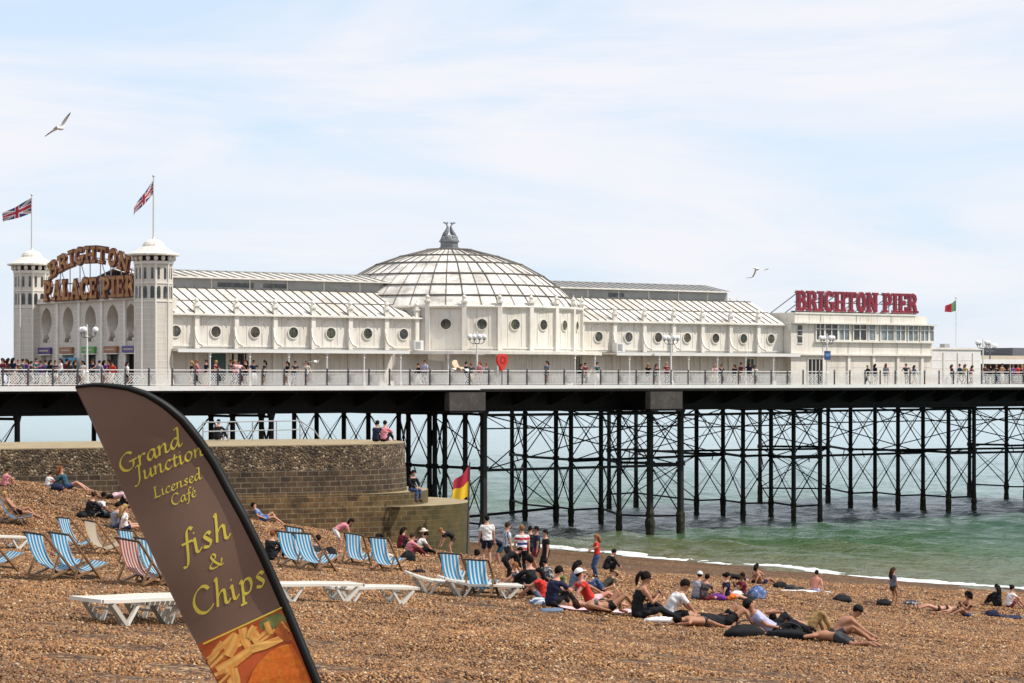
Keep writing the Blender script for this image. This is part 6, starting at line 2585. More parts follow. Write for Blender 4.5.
def limb_tube(mb, pts, r, mat=0, n=10):
    """closed tapered limb with round ends"""
    pts = [Vector(p) for p in pts]
    a, b = pts[0], pts[-1]
    da, db = (pts[0] - pts[1]).normalized(), (pts[-1] - pts[-2]).normalized()
    pp = [a + da * r[0] * .75] + pts + [b + db * r[-1] * .75]
    rr = [r[0] * .5] + list(r) + [r[-1] * .5]
    mb.tube(pp, rr, mat, n=n)


TMP_MAT = M('tmp', (0.5, 0.5, 0.5))
BODY_CACHE = {}


def make_body(pose, voxel=.018, h=1.7, female=False, hips=None):
    """one continuous skin: closed limbs, trunk and head fused; returns mesh and the skeleton"""
    P_ = pose_lib(pose) if isinstance(pose, str) else pose
    T = P_['trunk'].normalized()
    pel = P_['pel']
    Rv = V3((0, 1, 0))
    Fv = Rv.cross(T).normalized()
    if pose in ('prone', 'prone_elbows'):
        Fv = -Fv
    sw = .165 if female else .19
    hw = .095 if not female else .10
    mb = MB()
    # trunk: ellipses along the spine
    prof = [(-.09, .11, .09), (-.02, .165, .115), (.06, .165, .118), (.18, .135 if female else .148, .10), (.30, .15 if female else .17, .115), (.40, .165 if female else .185, .115), (.47, .15 if female else .175, .095), (.53, .07, .065)]
    nn = 14
    vs, fs = [], []
    curve = .05 if P_['trunk'].x > .1 else 0
    for s, w, d in prof:
        c = pel + T * s + Fv * (-curve * math.sin(min(1, max(0, s / .5)) * math.pi))
        if female and .26 < s < .42:
            c = c + Fv * .015
        for k in range(nn):
            t = 2 * math.pi * k / nn
            vs.append(c + Rv * w * math.cos(t) + Fv * d * math.sin(t))
    for i in range(len(prof) - 1):
        for k in range(nn):
            a, b = i * nn + k, i * nn + (k + 1) % nn
            fs.append((a, b, b + nn, a + nn))
    fs.append(tuple(range(nn - 1, -1, -1)))
    fs.append(tuple(range((len(prof) - 1) * nn, len(prof) * nn)))
    mb.add(vs, fs, TMP_MAT)
    bones = [('trunk', pel + T * -.08, pel + T * .52, .16, .14)]
    neck = pel + T * .50
    face = P_['face'].normalized()
    hd = (T * .6 + V3((0, 0, 1)) * .4 + face * .12)
    if pose.startswith('lie') or pose.startswith('prone'):
        hd = T + V3((0, 0, .12 if pose != 'prone' else 0))
    hd = hd.normalized()
    hc = neck + hd * .185
    fx = (face - hd * face.dot(hd))
    fx = fx.normalized() if fx.length > .1 else Fv
    fy = hd.cross(fx)
    A = Matrix((fx, fy, hd)).transposed()
    limb_tube(mb, [neck - T * .04, hc - hd * .05], [.064, .058], TMP_MAT)
    # head: skull, jaw, nose, ears
    mb.ball(hc + hd * .025 - fx * .012, (.098, .076, .098), TMP_MAT, 16, 10, A)
    mb.ball(hc - hd * .05 + fx * .018, (.07, .058, .068), TMP_MAT, 12, 8, A)
    nb = hc + fx * .085 - hd * .012
    mb.add([nb + hd * .035, nb - fy * .018 - hd * .012, nb + fy * .018 - hd * .012, nb + fx * .03 - hd * .010, nb - fx * .03 - hd * .012, nb - fx * .03 + hd * .03],
           [(0, 1, 3), (0, 3, 2), (1, 4, 3), (3, 4, 2), (0, 5, 1), (5, 4, 1), (0, 2, 5), (5, 2, 4)], TMP_MAT)
    for s in (-1, 1):
        mb.ball(hc + fy * s * .078 - hd * .005, (.022, .014, .032), TMP_MAT, 8, 6, A)
    bones += [('neck', neck - T * .0, hc - hd * .07, .05, .05), ('head', hc - hd * .03, hc + hd * .04, .09, .1)]
    hands = []
    for i, s in enumerate((1, -1)):
        sh = pel + T * .455 + Rv * s * sw
        el, wr = ik(sh, P_['hands'][i], .285, .255, P_['elb'][i])
        limb_tube(mb, [sh - Rv * s * .03, sh + (el - sh) * .25, el, wr], [.058, .054, .042, .030], TMP_MAT)
        hdirn = (wr - el).normalized()
        pe = wr + hdirn * .085
        side = hdirn.cross(Fv)
        side = side.normalized() if side.length > .1 else Rv
        flat = side.cross(hdirn)
        limb_tube(mb, [wr, wr + hdirn * .04 + side * .012, pe + side * .012], [.030, .034, .028], TMP_MAT, 8)
        limb_tube(mb, [wr, wr + hdirn * .04 - side * .012, pe - side * .012], [.030, .034, .028], TMP_MAT, 8)
        bones += [('uarm', sh, el, .055, .045), ('farm', el, wr, .042, .03), ('hand', wr, pe, .035, .03)]
        hands.append((wr, pe, hdirn, side, flat, s))
        hip = pel + Rv * s * hw - T * .03
        kn, an = ik(hip, P_['feet'][i] + V3((0, 0, .02)), .435, .42, P_['knee'][i])
        limb_tube(mb, [hip, hip + (kn - hip) * .3, kn, kn + (an - kn) * .32, an], [.088, .083, .056, .055, .037], TMP_MAT)
        toe = P_['toe'][i].normalized()
        limb_tube(mb, [an - toe * .03 + V3((0, 0, -.02)), an + toe * .09 + V3((0, 0, -.015)), an + toe * .16 + V3((0, 0, -.01))], [.040, .040, .030], TMP_MAT, 8)
        bones += [('thigh', hip, kn, .085, .06), ('shin', kn, an, .055, .04), ('foot', an, an + toe * .17, .04, .035)]
    tmp = mb.build('tmp_body')
    rm = tmp.modifiers.new('r', 'REMESH')
    rm.mode = 'VOXEL'
    rm.voxel_size = voxel
    sm = tmp.modifiers.new('s', 'SMOOTH')
    sm.factor, sm.iterations = .5, 3 if voxel < .022 else 1
    dg = bpy.context.evaluated_depsgraph_get()
    me = bpy.data.meshes.new_from_object(tmp.evaluated_get(dg))
    old = tmp.data
    bpy.data.objects.remove(tmp)
    bpy.data.meshes.remove(old)
    sk = dict(bones=bones, hc=hc, A=A, hd=hd, fx=fx, fy=fy, T=T, Fv=Fv, Rv=Rv, pel=pel, neck=neck, hands=hands)
    return me, sk


def paint(me, sk, o_):
    """material index of every face from the nearest bone; 0 skin 1 top 2 bottoms 3 shoes"""
    nf = len(me.polygons)
    cen = np.empty(nf * 3, np.float32)
    me.polygons.foreach_get('center', cen)
    cen = cen.reshape(-1, 3)
    D = []
    TT_ = []
    for kind, p, q, r0, r1 in sk['bones']:
        p_, q_ = np.array(p), np.array(q)
        d = q_ - p_
        t = np.clip(((cen - p_) @ d) / max(1e-9, d @ d), 0, 1)
        dist = np.linalg.norm(cen - (p_ + t[:, None] * d), axis=1) - (r0 + (r1 - r0) * t)
        D.append(dist)
        TT_.append(t)
    D, TT_ = np.array(D), np.array(TT_)
    best = D.argmin(0)
    t = TT_[best, np.arange(nf)]
    idx = np.zeros(nf, np.int32)
    top, sl, leg = o_['style'], o_['sleeve'], o_['leg']
    for b, (kind, *_r) in enumerate(sk['bones']):
        m = best == b
        if kind == 'trunk':
            z = np.zeros(nf, np.int32)
            if top == 'shirt':
                z[t < .93] = 1
            elif top == 'tank':
                z[(t < .86)] = 1
            elif top == 'bikini':
                z[(t > .58) & (t < .74)] = 1
            z[t < (.22 if top != 'bikini' else .2)] = 2
            if top in ('shirt', 'tank') and o_.get('untuck', True):
                z[(t >= .1) & (t < .22)] = 1
            idx[m] = z[m]
        elif kind == 'uarm' and top == 'shirt':
            idx[m & (t < sl)] = 1
        elif kind == 'farm' and top == 'shirt' and sl > 1:
            idx[m & (t < sl - 1)] = 1
        elif kind == 'thigh':
            idx[m & (t < leg)] = 2
        elif kind == 'shin' and leg > 1:
            idx[m & (t < leg - 1)] = 2
        elif kind == 'foot' and o_.get('shoes'):
            idx[m] = 3
    return idx


def loosen(me, idx, amt=.011):
    """cloth stands off the skin with soft folds"""
    nv, nf = len(me.vertices), len(me.polygons)
    co = np.empty(nv * 3, np.float32)
    me.vertices.foreach_get('co', co)
    co = co.reshape(-1, 3)
    no = np.empty(nv * 3, np.float32)
    me.vertices.foreach_get('normal', no)
    no = no.reshape(-1, 3)
    lt = np.empty(nf, np.int32)
    me.polygons.foreach_get('loop_total', lt)
    lv = np.empty(len(me.loops), np.int32)
    me.loops.foreach_get('vertex_index', lv)
    pid = np.repeat(np.arange(nf), lt)
    w = np.zeros(nv)
    isc = ((idx == 1) | (idx == 2))[pid]
    cnt = np.bincount(lv, minlength=nv)
    w = np.bincount(lv, weights=isc.astype(float), minlength=nv) / np.maximum(cnt, 1)
    x, y, z = co[:, 0], co[:, 1], co[:, 2]
    f = np.sin(x * 31 + y * 17 + z * 9) + .8 * np.sin(x * 13 - y * 29 + z * 37 + 1) + .6 * np.sin(z * 52 + x * 21 + y * 11)
    co += no * ((w > .6) * (amt + amt * .55 * f))[:, None].astype(np.float32)
    me.vertices.foreach_set('co', co.ravel())
    me.update()


def add_fingers(me, sk, idx):
    """five separate bent fingers on each hand, and eyes and mouth, joined into the body mesh"""
    mb = MB()
    for wr, pe, hd_, side, flat, s in sk['hands']:
        curl = -flat if s > 0 else flat
        for k, (off, ln) in enumerate(((-.030, .062), (-.010, .074), (.010, .078), (.030, .070))):
            b0 = pe + side * off - hd_ * .008
            b1 = b0 + hd_ * ln * .5 + side * off * .15
            b2 = b1 + hd_ * ln * .42 + flat * .018 * s
            mb.tube([b0, b1, b2], [.0095, .0085, .006], TMP_MAT, n=5)
        t0 = wr + hd_ * .03 + side * .034
        t1 = t0 + side * .026 + hd_ * .028
        mb.tube([t0, t1, t1 + hd_ * .032 + side * .004], [.012, .010, .007], TMP_MAT, n=5)
    nsk = len(mb.f)
    hc, hd_, fx, fy = sk['hc'], sk['hd'], sk['fx'], sk['fy']
    for s in (-1, 1):
        mb.ball(hc + fx * .079 + fy * s * .031 + hd_ * .018, (.008, .013, .007), TMP_MAT, 6, 4, sk['A'])
        mb.ball(hc + fx * .082 + fy * s * .031 + hd_ * .036, (.006, .018, .004), TMP_MAT, 6, 4, sk['A'])
    mb.ball(hc + fx * .082 - hd_ * .058, (.006, .022, .005), TMP_MAT, 6, 4, sk['A'])
    bm = bmesh.new()
    bm.from_mesh(me)
    bm.verts.ensure_lookup_table()
    vv = [bm.verts.new(p) for p in mb.v]
    new = []
    for f in mb.f:
        try:
            new.append(bm.faces.new([vv[i] for i in f]))
        except ValueError:
            pass
    bm.to_mesh(me)
    bm.free()
    k = len(me.polygons) - len(idx)
    ext = np.array([0] * nsk + [4] * (k - nsk), np.int32)
    return np.concatenate([idx, ext])


def add_hair(sk, style, mat, root, loc_inv=None):
    """hair, cap or hat as a child mesh hugging the skull"""
    hc, A, hd, fx, fy, T = sk['hc'], sk['A'], sk['hd'], sk['fx'], sk['fy'], sk['T']
    mb = MB()
    c = hc + hd * .03 - fx * .016
    n, m = 18, 10

    def cap_shell(rx, ry, rz, low_front, low_back, jit=.0, seed=1):
        rnd = random.Random(seed)
        vs, fs = [], []
        for i in range(m + 1):
            for k in range(n):
                t = 2 * math.pi * k / n
                f = (1 + math.cos(t)) / 2       # 1 at the front
                low = low_back + (low_front - low_back) * f**1.1
                th = math.pi / 2 - (math.pi / 2 - low) * i / m
                j = 1 + rnd.uniform(-jit, jit)
                vs.append(c + A @ V3((rx * math.cos(th) * math.cos(t) * j, ry * math.cos(th) * math.sin(t) * j, rz * math.sin(th) * j)))
        for i in range(m):
            for k in range(n):
                a, b = i * n + k, i * n + (k + 1) % n
                fs.append((a, a + n, b + n, b))
        inner = len(vs)
        vs2 = [c + (v - c) * .86 for v in vs[m * n:]]
        for k in range(n):
            a, b = m * n + k, m * n + (k + 1) % n
            fs.append((a, inner + k, inner + (k + 1) % n, b))
        fs.append(tuple(inner + k for k in range(n)))
        mb.add(vs + vs2, fs, mat)
    if style == 'cap':
        cap_shell(.117, .097, .118, .22, -.12)
        b0 = c + fx * .105 + hd * .028
        br = [b0 - fy * .07 - fx * .02, b0 + fx * .05 - fy * .055, b0 + fx * .085, b0 + fx * .05 + fy * .055, b0 + fy * .07 - fx * .02]
        mb.add([p + hd * .006 for p in br] + [p - hd * .006 for p in br], [(0, 1, 2, 3, 4), (9, 8, 7, 6, 5)] + [(i, i + 5, (i + 1) % 5 + 5, (i + 1) % 5) for i in range(5)], mat)
        return mb.build('cap', root, True)
    if style == 'hat':
        cap_shell(.118, .10, .135, .15, .1)
        mb.lathe([(.09, 0), (.20, -.02), (.205, -.012), (.09, .012)], (0, 0, 0), mat, n=18)
        k = len(mb.v) - 72
        M_ = A.to_4x4()
        for i in range(k, len(mb.v)):
            mb.v[i] = tuple(c + hd * .02 + A @ V3(mb.v[i]))
        return mb.build('sun_hat', root, True)
    cap_shell(.109, .088, .110, .30, -1.0, .05, int(abs(hc.x * 1e4)) + 3)
    dn = (V3((0, 0, -1)) - fx * .25 - T * .3).normalized()
    if sk.get('lying'):
        dn = (-hd * .2 + sk['lying'] * .3 - fx * .2 + T * .8).normalized()
    back = c - fx * .06
    if style in ('long', 'verylong', 'curly'):
        ln = {'long': .26, 'verylong': .42, 'curly': .16}[style]
        for s in (-.055, -.02, .02, .055):
            mb.tube([back + fy * s + hd * .02, back + fy * s * 1.2 - fx * .03 + dn * ln * .35, back + fy * s * 1.25 - fx * .035 + dn * ln * .75, back + fy * s + dn * ln - fx * .02], [.055, .052, .045, .016], mat, n=8)
    if style == 'curly':
        rnd = random.Random(4)
        for k in range(34):
            t, f = rnd.uniform(0, 6.28), rnd.uniform(-.5, 1.4)
            d = A @ V3((math.cos(f) * math.cos(t), math.cos(f) * math.sin(t), math.sin(f)))
            if d.dot(fx) > .55 and d.dot(hd) < .5:
                continue
            mb.ball(c + d * .125, .05, mat, 7, 5)
    if style == 'pony':
        mb.tube([back + hd * .05 - fx * .0, back + hd * .05 - fx * .06, back - fx * .095 - hd * .02, back - fx * .09 + dn * .12, back - fx * .06 + dn * .22], [.035, .036, .045, .04, .014], mat, n=8)
    if style == 'bun':
        mb.ball(c - fx * .10 + hd * .05, .05, mat, 8, 6)
    return mb.build('hair', root, True)


def person(loc, yaw, pose, label, hair=('short', 'dark'), top=('black', 'shirt', .5), bottom=('navy', .5), skin='fair', shoes=None, h=1.7, voxel=.018, female=False, roll=0.0, detail=True, cat='person', group=None, hold=None, glasses=False):
    root = thing('person', label, cat, (0, 0, 0), group)
    me, sk = make_body(pose, voxel, h, female)
    if pose.startswith('lie') or pose.startswith('prone'):
        sk['lying'] = V3((0, 0, -1))
    o_ = dict(style=top[1], sleeve=top[2], leg=bottom[1], shoes=shoes)
    idx = paint(me, sk, o_)
    loosen(me, idx)
    if detail:
        idx = add_fingers(me, sk, idx)
    me.materials.clear()
    for m in (SKN[skin], CL[top[0]] if top[0] else SKN[skin], CL[bottom[0]], CL[shoes] if shoes else SKN[skin], EYE_M):
        me.materials.append(m)
    me.polygons.foreach_set('material_index', idx)
    me.polygons.foreach_set('use_smooth', [True] * len(me.polygons))
    me.update()
    b = bpy.data.objects.new('body', me)
    C.objects.link(b)
    b.parent = root
    if hair:
        style, col = hair
        mat = CL[col] if style in ('cap', 'hat') else HRM_[col]
        if style in ('cap', 'hat'):
            hm = add_hair(sk, 'short', HRM_['dark'], root)
        add_hair(sk, style, mat, root)
    if glasses:
        mb = MB()
        hc, fx, fy, hd = sk['hc'], sk['fx'], sk['fy'], sk['hd']
        for s in (-1, 1):
            mb.ball(hc + fx * .088 + fy * s * .033 + hd * .018, (.010, .026, .018), CL['black'], 8, 5, sk['A'])
            mb.tube([hc + fx * .085 + fy * s * .055 + hd * .02, hc + fy * s * .085 + hd * .01], .006, CL['black'], n=4)
        mb.build('sunglasses', root)
    if hold == 'phone':
        pass
    k = h / 1.70
    root.scale = (k, k, k)
    root.rotation_euler = (0, 0, yaw)
    root.location = loc
    root['_sk'] = 1
    del root['_sk']
    return root, sk


def on_beach(x, y, yaw_deg, pose, label, dz=0.0, tilt=None, **kw):
    p = ground(x, y)
    r, sk = person(p + ZV * dz, rad(yaw_deg), pose, label, **kw)
    lying = pose.startswith(('lie', 'prone', 'sit', 'recline'))
    if lying:
        terrain_tilt(r, p, rad(yaw_deg), dz, .95)
    return r, sk


B = on_beach
SH = 'shirt'
# --- far left, up by the groyne
B(15, 521, 8, 'chair', 'blond sunbather in black shorts lying back in the navy striped deckchair', dz=.03, hair=('short', 'blond'), top=(None, 'none', 0), bottom=('black', .5), skin='tan')
B(67, 489, -5, 'sit_back', 'red haired person in a dark teal top sitting with legs stretched along the groyne wall', hair=('long', 'red'), top=('teal', SH, 1.6), bottom=('denim', .55), skin='fair', female=True)
B(4, 486, 40, 'sit_knees', 'small distant person in pink sitting at the foot of the groyne wall', hair=('short', 'brown'), top=('pink', SH, .5), bottom=('pink', .5), h=1.25)
B(47, 487, 50, 'sit_knees', 'small distant dark haired child in white at the foot of the groyne wall', hair=('short', 'dark'), top=('white', SH, .5), bottom=('bluegrey', .5), h=1.1)
B(88, 517, 40, 'sit_knees', 'person in a black top with brown hair sitting behind the dark bag', hair=('bun', 'brown'), top=('black', SH, 1.9), bottom=('black', 1.9), h=1.7)
B(99, 517, 10, 'sit_cross', 'dark haired person in a white T-shirt leaning forward among the sitting friends', hair=('short', 'dark'), top=('white', SH, .6), bottom=('black', 1.9), skin='brown')
B(113, 505, 172, 'prone_elbows', 'person in a pale pink shirt lying propped on elbows behind the white T-shirt', dz=.22, hair=('short', 'dark'), top=('palepink', SH, .6), bottom=('black', .6), skin='brown')
B(122, 507, 0, 'sit_knees', 'person in black with long dark hair sitting close under the groyne', hair=('long', 'dark'), top=('black', SH, .6), bottom=('black', 1.9), female=True)
B(114, 528, 30, 'sit_phone', 'grey shirted person with dark hair beside the blonde woman', hair=('short', 'dark'), top=('grey', SH, .6), bottom=('denim', 1.9))
B(124, 530, 20, 'sit_long', 'blonde woman in a white top sitting beside the grey shirt', hair=('verylong', 'blond'), top=('white', SH, .6), bottom=('navy', .5), female=True)
# --- between banner and groyne end
B(263, 522, 0, 'recline', 'person in a blue patterned shirt lying against the wall just past the banner', hair=('short', 'dark'), top=('bluepattern', SH, .6), bottom=('blue', .5))
B(269, 560, 60, 'sit_knees', 'red haired person in black half hidden by the black edge of the banner', hair=('short', 'red'), top=('black', SH, 1.9), bottom=('black', 1.9))
B(313, 566, 60, 'sit_knees', 'dark haired person hidden to the neck by a blue deckchair', hair=('short', 'dark'), top=('charcoal', SH, .6), bottom=('black', .6))
B(339, 553, 5, 'bend', 'woman in a pink top bending forward behind a blue deckchair', hair=('long', 'dark'), top=('pink', SH, .5), bottom=('white', .7), female=True, h=1.6)
B(377, 562, 40, 'sit_phone', 'dark haired woman in white whose head shows over a blue deckchair', hair=('curly', 'dark'), top=('white', SH, .5), bottom=('cream', 1.8), female=True)
B(400, 549, 30, 'sit_knees', 'dark haired person in a red and black top sitting below the groyne', hair=('long', 'dark'), top=('maroon', SH, .6), bottom=('black', 1.9), h=1.6)
B(409, 557, 20, 'sit_knees', 'person in a pink top sitting beside the black bag below the groyne', hair=('short', 'brown'), top=('pink', SH, .6), bottom=('maroon', 1.9), h=1.6)
B(417, 552, 15, 'sit_fwd', 'person in a white shirt leaning over below the groyne', hair=('short', 'dark'), top=('white', SH, .6), bottom=('black', 1.9), h=1.6)
B(424, 550, 200, 'sit_knees', 'person in a straw sun hat facing the white shirt below the groyne', hair=('hat', 'cream'), top=('olive', SH, .6), bottom=('black', 1.9), h=1.55)
B(451, 557, 195, 'bend', 'fair boy in a black T-shirt bending down at the foot of the green groyne end', hair=('short', 'ginger'), top=('black', SH, .6), bottom=('pinkish' if False else 'brown', .45), h=1.45)
B(472, 581, 60, 'sit_knees', 'dark haired person in white and purple behind the two deckchairs', hair=('bun', 'dark'), top=('white', SH, .4), bottom=('purple', .6), female=True)
# --- standing group
B(487, 567, 100, 'stand', 'man in a white T-shirt and dark shorts standing with his back turned', hair=('short', 'dark'), top=('white', SH, .6), bottom=('navy', .65), h=1.78)
B(499, 567, 200, 'bend', 'boy in navy and teal shorts bending down beside the man in white', hair=('short', 'dark'), top=('navy', SH, .6), bottom=('teal', .8), h=1.5)
B(507, 573, 20, 'stand', 'boy in a blue and white striped shirt standing with folded arms', hair=('short', 'brown'), top=('bluestripe', SH, .6), bottom=('charcoal', .9), h=1.68)
B(522, 578, 105, 'stand', 'boy in a white T-shirt with red and blue bands and black trousers', hair=('short', 'ginger'), top=('tricolour', SH, .6), bottom=('black', 1.9), h=1.72, shoes='black')
B(530, 570, 60, 'stand', 'dark haired boy mostly hidden behind the banded T-shirt', hair=('short', 'dark'), top=('charcoal', SH, .6), bottom=('navy', .7), h=1.55)
B(537, 573, 190, 'stand', 'boy in a navy T-shirt and red shorts standing at the edge of the group', hair=('short', 'dark'), top=('navy', SH, .6), bottom=('maroon', .7), h=1.6, skin='tan')
B(546, 578, 200, 'stand', 'boy all in black with a pale print on his T-shirt', hair=('short', 'dark'), top=('black', SH, .6), bottom=('black', 1.9), h=1.62, shoes='black')
B(508, 583, 20, 'bend', 'person in black bending over beside the white lounger', hair=('short', 'dark'), top=('black', SH, 1.9), bottom=('black', 1.9), h=1.45)
B(520, 590, 180, 'sit_fwd', 'ginger child in black and white sitting by the end of the lounger', hair=('short', 'ginger'), top=('zebra', SH, .6), bottom=('black', .6), h=1.35)
B(533, 596, 140, 'sit_knees', 'person in a black jacket with a pale stripe sitting in the thick of the group', hair=('short', 'dark'), top=('black', SH, 1.9), bottom=('black', 1.9), h=1.7)
B(541, 601, 170, 'sit_knees', 'child in a red top sitting beside the big man in navy', hair=('long', 'dark'), top=('red', SH, .5), bottom=('bluegrey', .6), h=1.35)
B(561, 590, 200, 'sit_knees', 'small blond child in pale green sitting behind the big man in navy', hair=('short', 'blond'), top=('green', SH, .5), bottom=('white', .6), h=1.3)
B(548, 588, 120, 'squat', 'dark haired child in black and white crouching behind the group', hair=('short', 'dark'), top=('zebra', SH, .6), bottom=('black', .7), h=1.35)
# --- seated row
B(551, 607, 35, 'sit_knees', 'big man in a dark navy shirt sitting with his back turned', hair=('short', 'dark'), top=('navy', SH, .7), bottom=('black', 1.9), h=1.5)
B(573, 592, 25, 'sit_phone', 'woman with long dark hair in a grey top sitting with a phone', hair=('long', 'dark'), top=('bluegrey', SH, .8), bottom=('charcoal', .7), female=True, skin='tan')
B(601, 592, 205, 'recline', 'man in a brown cap and black shirt leaning back with blue jeans', hair=('cap', 'khaki'), top=('olive', SH, .6), bottom=('denim', 1.9))
B(590, 605, 20, 'sit_back', 'person in a white cap and red patterned top reclining on the stones', hair=('cap', 'white'), top=('red', SH, .4), bottom=('palepink', .6), skin='pinkish', h=1.6)
B(608, 613, 15, 'lie_knee', 'sunbather lying flat with one bare knee raised, head on a black and white towel', hair=('short', 'brown'), top=('zebra', 'bikini', 0), bottom=('black', .25), skin='tan', female=True, h=1.5)
r, sk = B(637, 618, 12, 'sit_phone', 'woman in a black tank top and sunglasses looking down at her phone', hair=('pony', 'dark'), top=('black', 'tank', 0), bottom=('black', 1.9), female=True, skin='tan', h=1.66, glasses=True)
B(668, 620, 10, 'sit_fwd', 'boy in a white T-shirt and dark shorts sitting beside the woman in black', hair=('short', 'dark'), top=('white', SH, .7), bottom=('black', .85), h=1.6, skin='tan')
B(703, 627, 25, 'prone', 'tanned person lying face down next to the boy in white', hair=('short', 'dark'), top=(None, 'none', 0), bottom=('pattern', .5), skin='tan', h=1.35)
B(722, 629, 12, 'lie_knee', 'person in a black outfit lying down with a bare knee raised behind the capped man', hair=('short', 'dark'), top=('black', SH, .5), bottom=('black', .6), skin='tan')
B(772, 636, 8, 'recline', 'man in a black cap and pale grey T-shirt propped up on a dark bag', hair=('cap', 'black'), top=('lavender', SH, .6), bottom=('black', 1.9), h=1.5, skin='tan')
B(806, 634, 10, 'lie_arms', 'bare chested man lying with hands behind his head and khaki knees up', hair=('short', 'dark'), top=(None, 'none', 0), bottom=('khaki', 1.9), skin='tan', h=1.6)
B(838, 643, -38, 'prone', 'person with bushy dark hair lying face down in grey shorts', hair=('curly', 'dark'), top=(None, 'none', 0), bottom=('charcoal', .8), skin='tan', h=1.3)
B(834, 640, 0, 'sit_low', 'bare chested man in a black cap leaning forward at the end of the row', hair=('cap', 'black'), top=(None, 'none', 0), bottom=('charcoal', .6), skin='tan', h=1.42)
# --- nearer the water
B(597, 578, 190, 'stand_hips', 'long haired woman in a bright red top and jeans standing by the waterline', hair=('long', 'ginger'), top=('red', SH, .9), bottom=('denim', 1.9), female=True, h=1.5, shoes='black')
B(609, 575, 15, 'squat', 'dark clothed person crouching at the surf behind the woman in red', hair=('short', 'dark'), top=('black', SH, 1.9), bottom=('black', 1.9), h=1.5)
B(696, 599, 60, 'sit_knees', 'person in a pale grey shirt and white cap sitting beside the dark patterned shirt', hair=('cap', 'white'), top=('grey', SH, .6), bottom=('bluegrey', .6))
B(703, 600, 50, 'sit_cross', 'dark haired person in a patterned black shirt next to the white cap', hair=('short', 'dark'), top=('pattern', SH, .6), bottom=('maroon', .8), h=1.6)
B(726, 600, 15, 'sit_long', 'man in a navy T-shirt and orange shorts sitting by the purple bag', hair=('short', 'dark'), top=('navy', SH, .6), bottom=('orange', .7), skin='fair')
B(741, 598, 200, 'sit_phone', 'person in a dark red top sitting by the bright blue bag', hair=('short', 'dark'), top=('maroon', SH, .6), bottom=('white', .8), skin='brown', h=1.65)
B(755, 584, 60, 'sit_knees', 'long dark haired woman with bare back sitting at the surf', hair=('long', 'dark'), top=('black', 'bikini', 0), bottom=('black', .15), female=True, skin='fair')
B(761, 585, 30, 'sit_back', 'man in dark shorts leaning back beside the bare backed woman', hair=('short', 'dark'), top=(None, 'none', 0), bottom=('navy', .6), skin='tan')
B(739, 580, 10, 'prone', 'distant person lying flat by the surf behind the dark red top', hair=('short', 'dark'), top=('black', SH, .6), bottom=('navy', .6))
B(815, 592, 85, 'sit_long', 'bare chested boy in lavender shorts sitting on a white towel', hair=('short', 'dark'), top=(None, 'none', 0), bottom=('lavender', .7), skin='pinkish')
B(893, 607, 25, 'stand', 'slim girl with long wet hair in a pale top standing alone near the water', hair=('verylong', 'brown'), top=('bluegrey', SH, .4), bottom=('brown', .12), female=True, skin='tan', h=1.46)
B(938, 612, 190, 'lie', 'sunbather lying flat near the water with dark hair', hair=('short', 'dark'), top=('black', 'bikini', 0), bottom=('black', .15), female=True, skin='fair')
B(967, 617, 200, 'sit_phone', 'woman with big curly dark hair and denim shorts holding up a phone', hair=('curly', 'dark'), top=('black', 'bikini', 0), bottom=('denim', .4), female=True, skin='tan')
B(998, 607, 130, 'sit_knees', 'person wrapped in black with long dark hair sitting at the far end', hair=('verylong', 'dark'), top=('black', SH, 1.9), bottom=('black', 1.9), female=True)
B(1009, 608, 20, 'sit_knees', 'person in a white shirt sitting beside the one wrapped in black', hair=('bun', 'dark'), top=('white', SH, .6), bottom=('maroon', .6), female=True)
# --- on the groyne
for x, Yd, lab, tp, z in ((217, 112.0, 'person in black sitting on the groyne top behind the handrail', 'black', 9.27), (376, 109.0, 'person in dark clothes sitting on the groyne top above its rounded end', 'navy', 9.27), (383.5, 109.0, 'person in pink sitting on the groyne top above its rounded end', 'pink', 9.27)):
    q = at(x, 440, Yd)
    q.z = z
    person(q, rad(60), 'sit_knees', lab, hair=('short', 'dark'), top=(tp, SH, 1.9), bottom=('black', 1.9))
q = at(412, 500, 106.35)
q.z = 7.2
person(q, rad(-45), 'sit_ledge', 'person in black and blue jeans sitting on the middle step of the groyne', hair=('short', 'dark'), top=('black', SH, 1.9), bottom=('denim', 1.9), shoes='black')

# ------------------------------------------------------------------ people on the pier deck: a few figures, copied and dressed differently
proto_p = []
for pose in ('stand', 'walk', 'lean', 'stand_phone', 'stand_hips'):
    for fem in (False, True):
        r, sk = person(V3((0, 0, 0)), 0, pose, 'x', hair=('long' if fem else 'short', 'dark'), top=('white', SH, .6 if pose != 'walk' else 1.9), bottom=('navy', 1.95 if not fem else .6), female=fem, voxel=.03, detail=False)
        proto_p.append(r)
used_first = set()
PIER_GROUP = 'visitors along the pier railing'
rp_ = random.Random(21)


def visitor(x, v, kind, yaw, top, bottom, hair, label, h=1.7, skin='fair'):
    i = kind
    src = proto_p[i]
    if i in used_first:
        o = copy_tree(src)
    else:
        o = src
        used_first.add(i)
    q, u = deck_at(x, v)
    o.location = q
    o.rotation_euler = (0, 0, yaw)
    k = h / 1.7
    o.scale = (k, k, k)
    tag(o, label, 'person', PIER_GROUP)
    for ch in o.children:
        mats = {}
        if ch.name.startswith('body'):
            mats = {0: SKN[skin], 1: CL[top], 2: CL[bottom], 3: SKN[skin]}
        else:
            mats = {0: HRM_[hair]}
        for si, mt in mats.items():
            ch.material_slots[si].link = 'OBJECT'
            ch.material_slots[si].material = mt


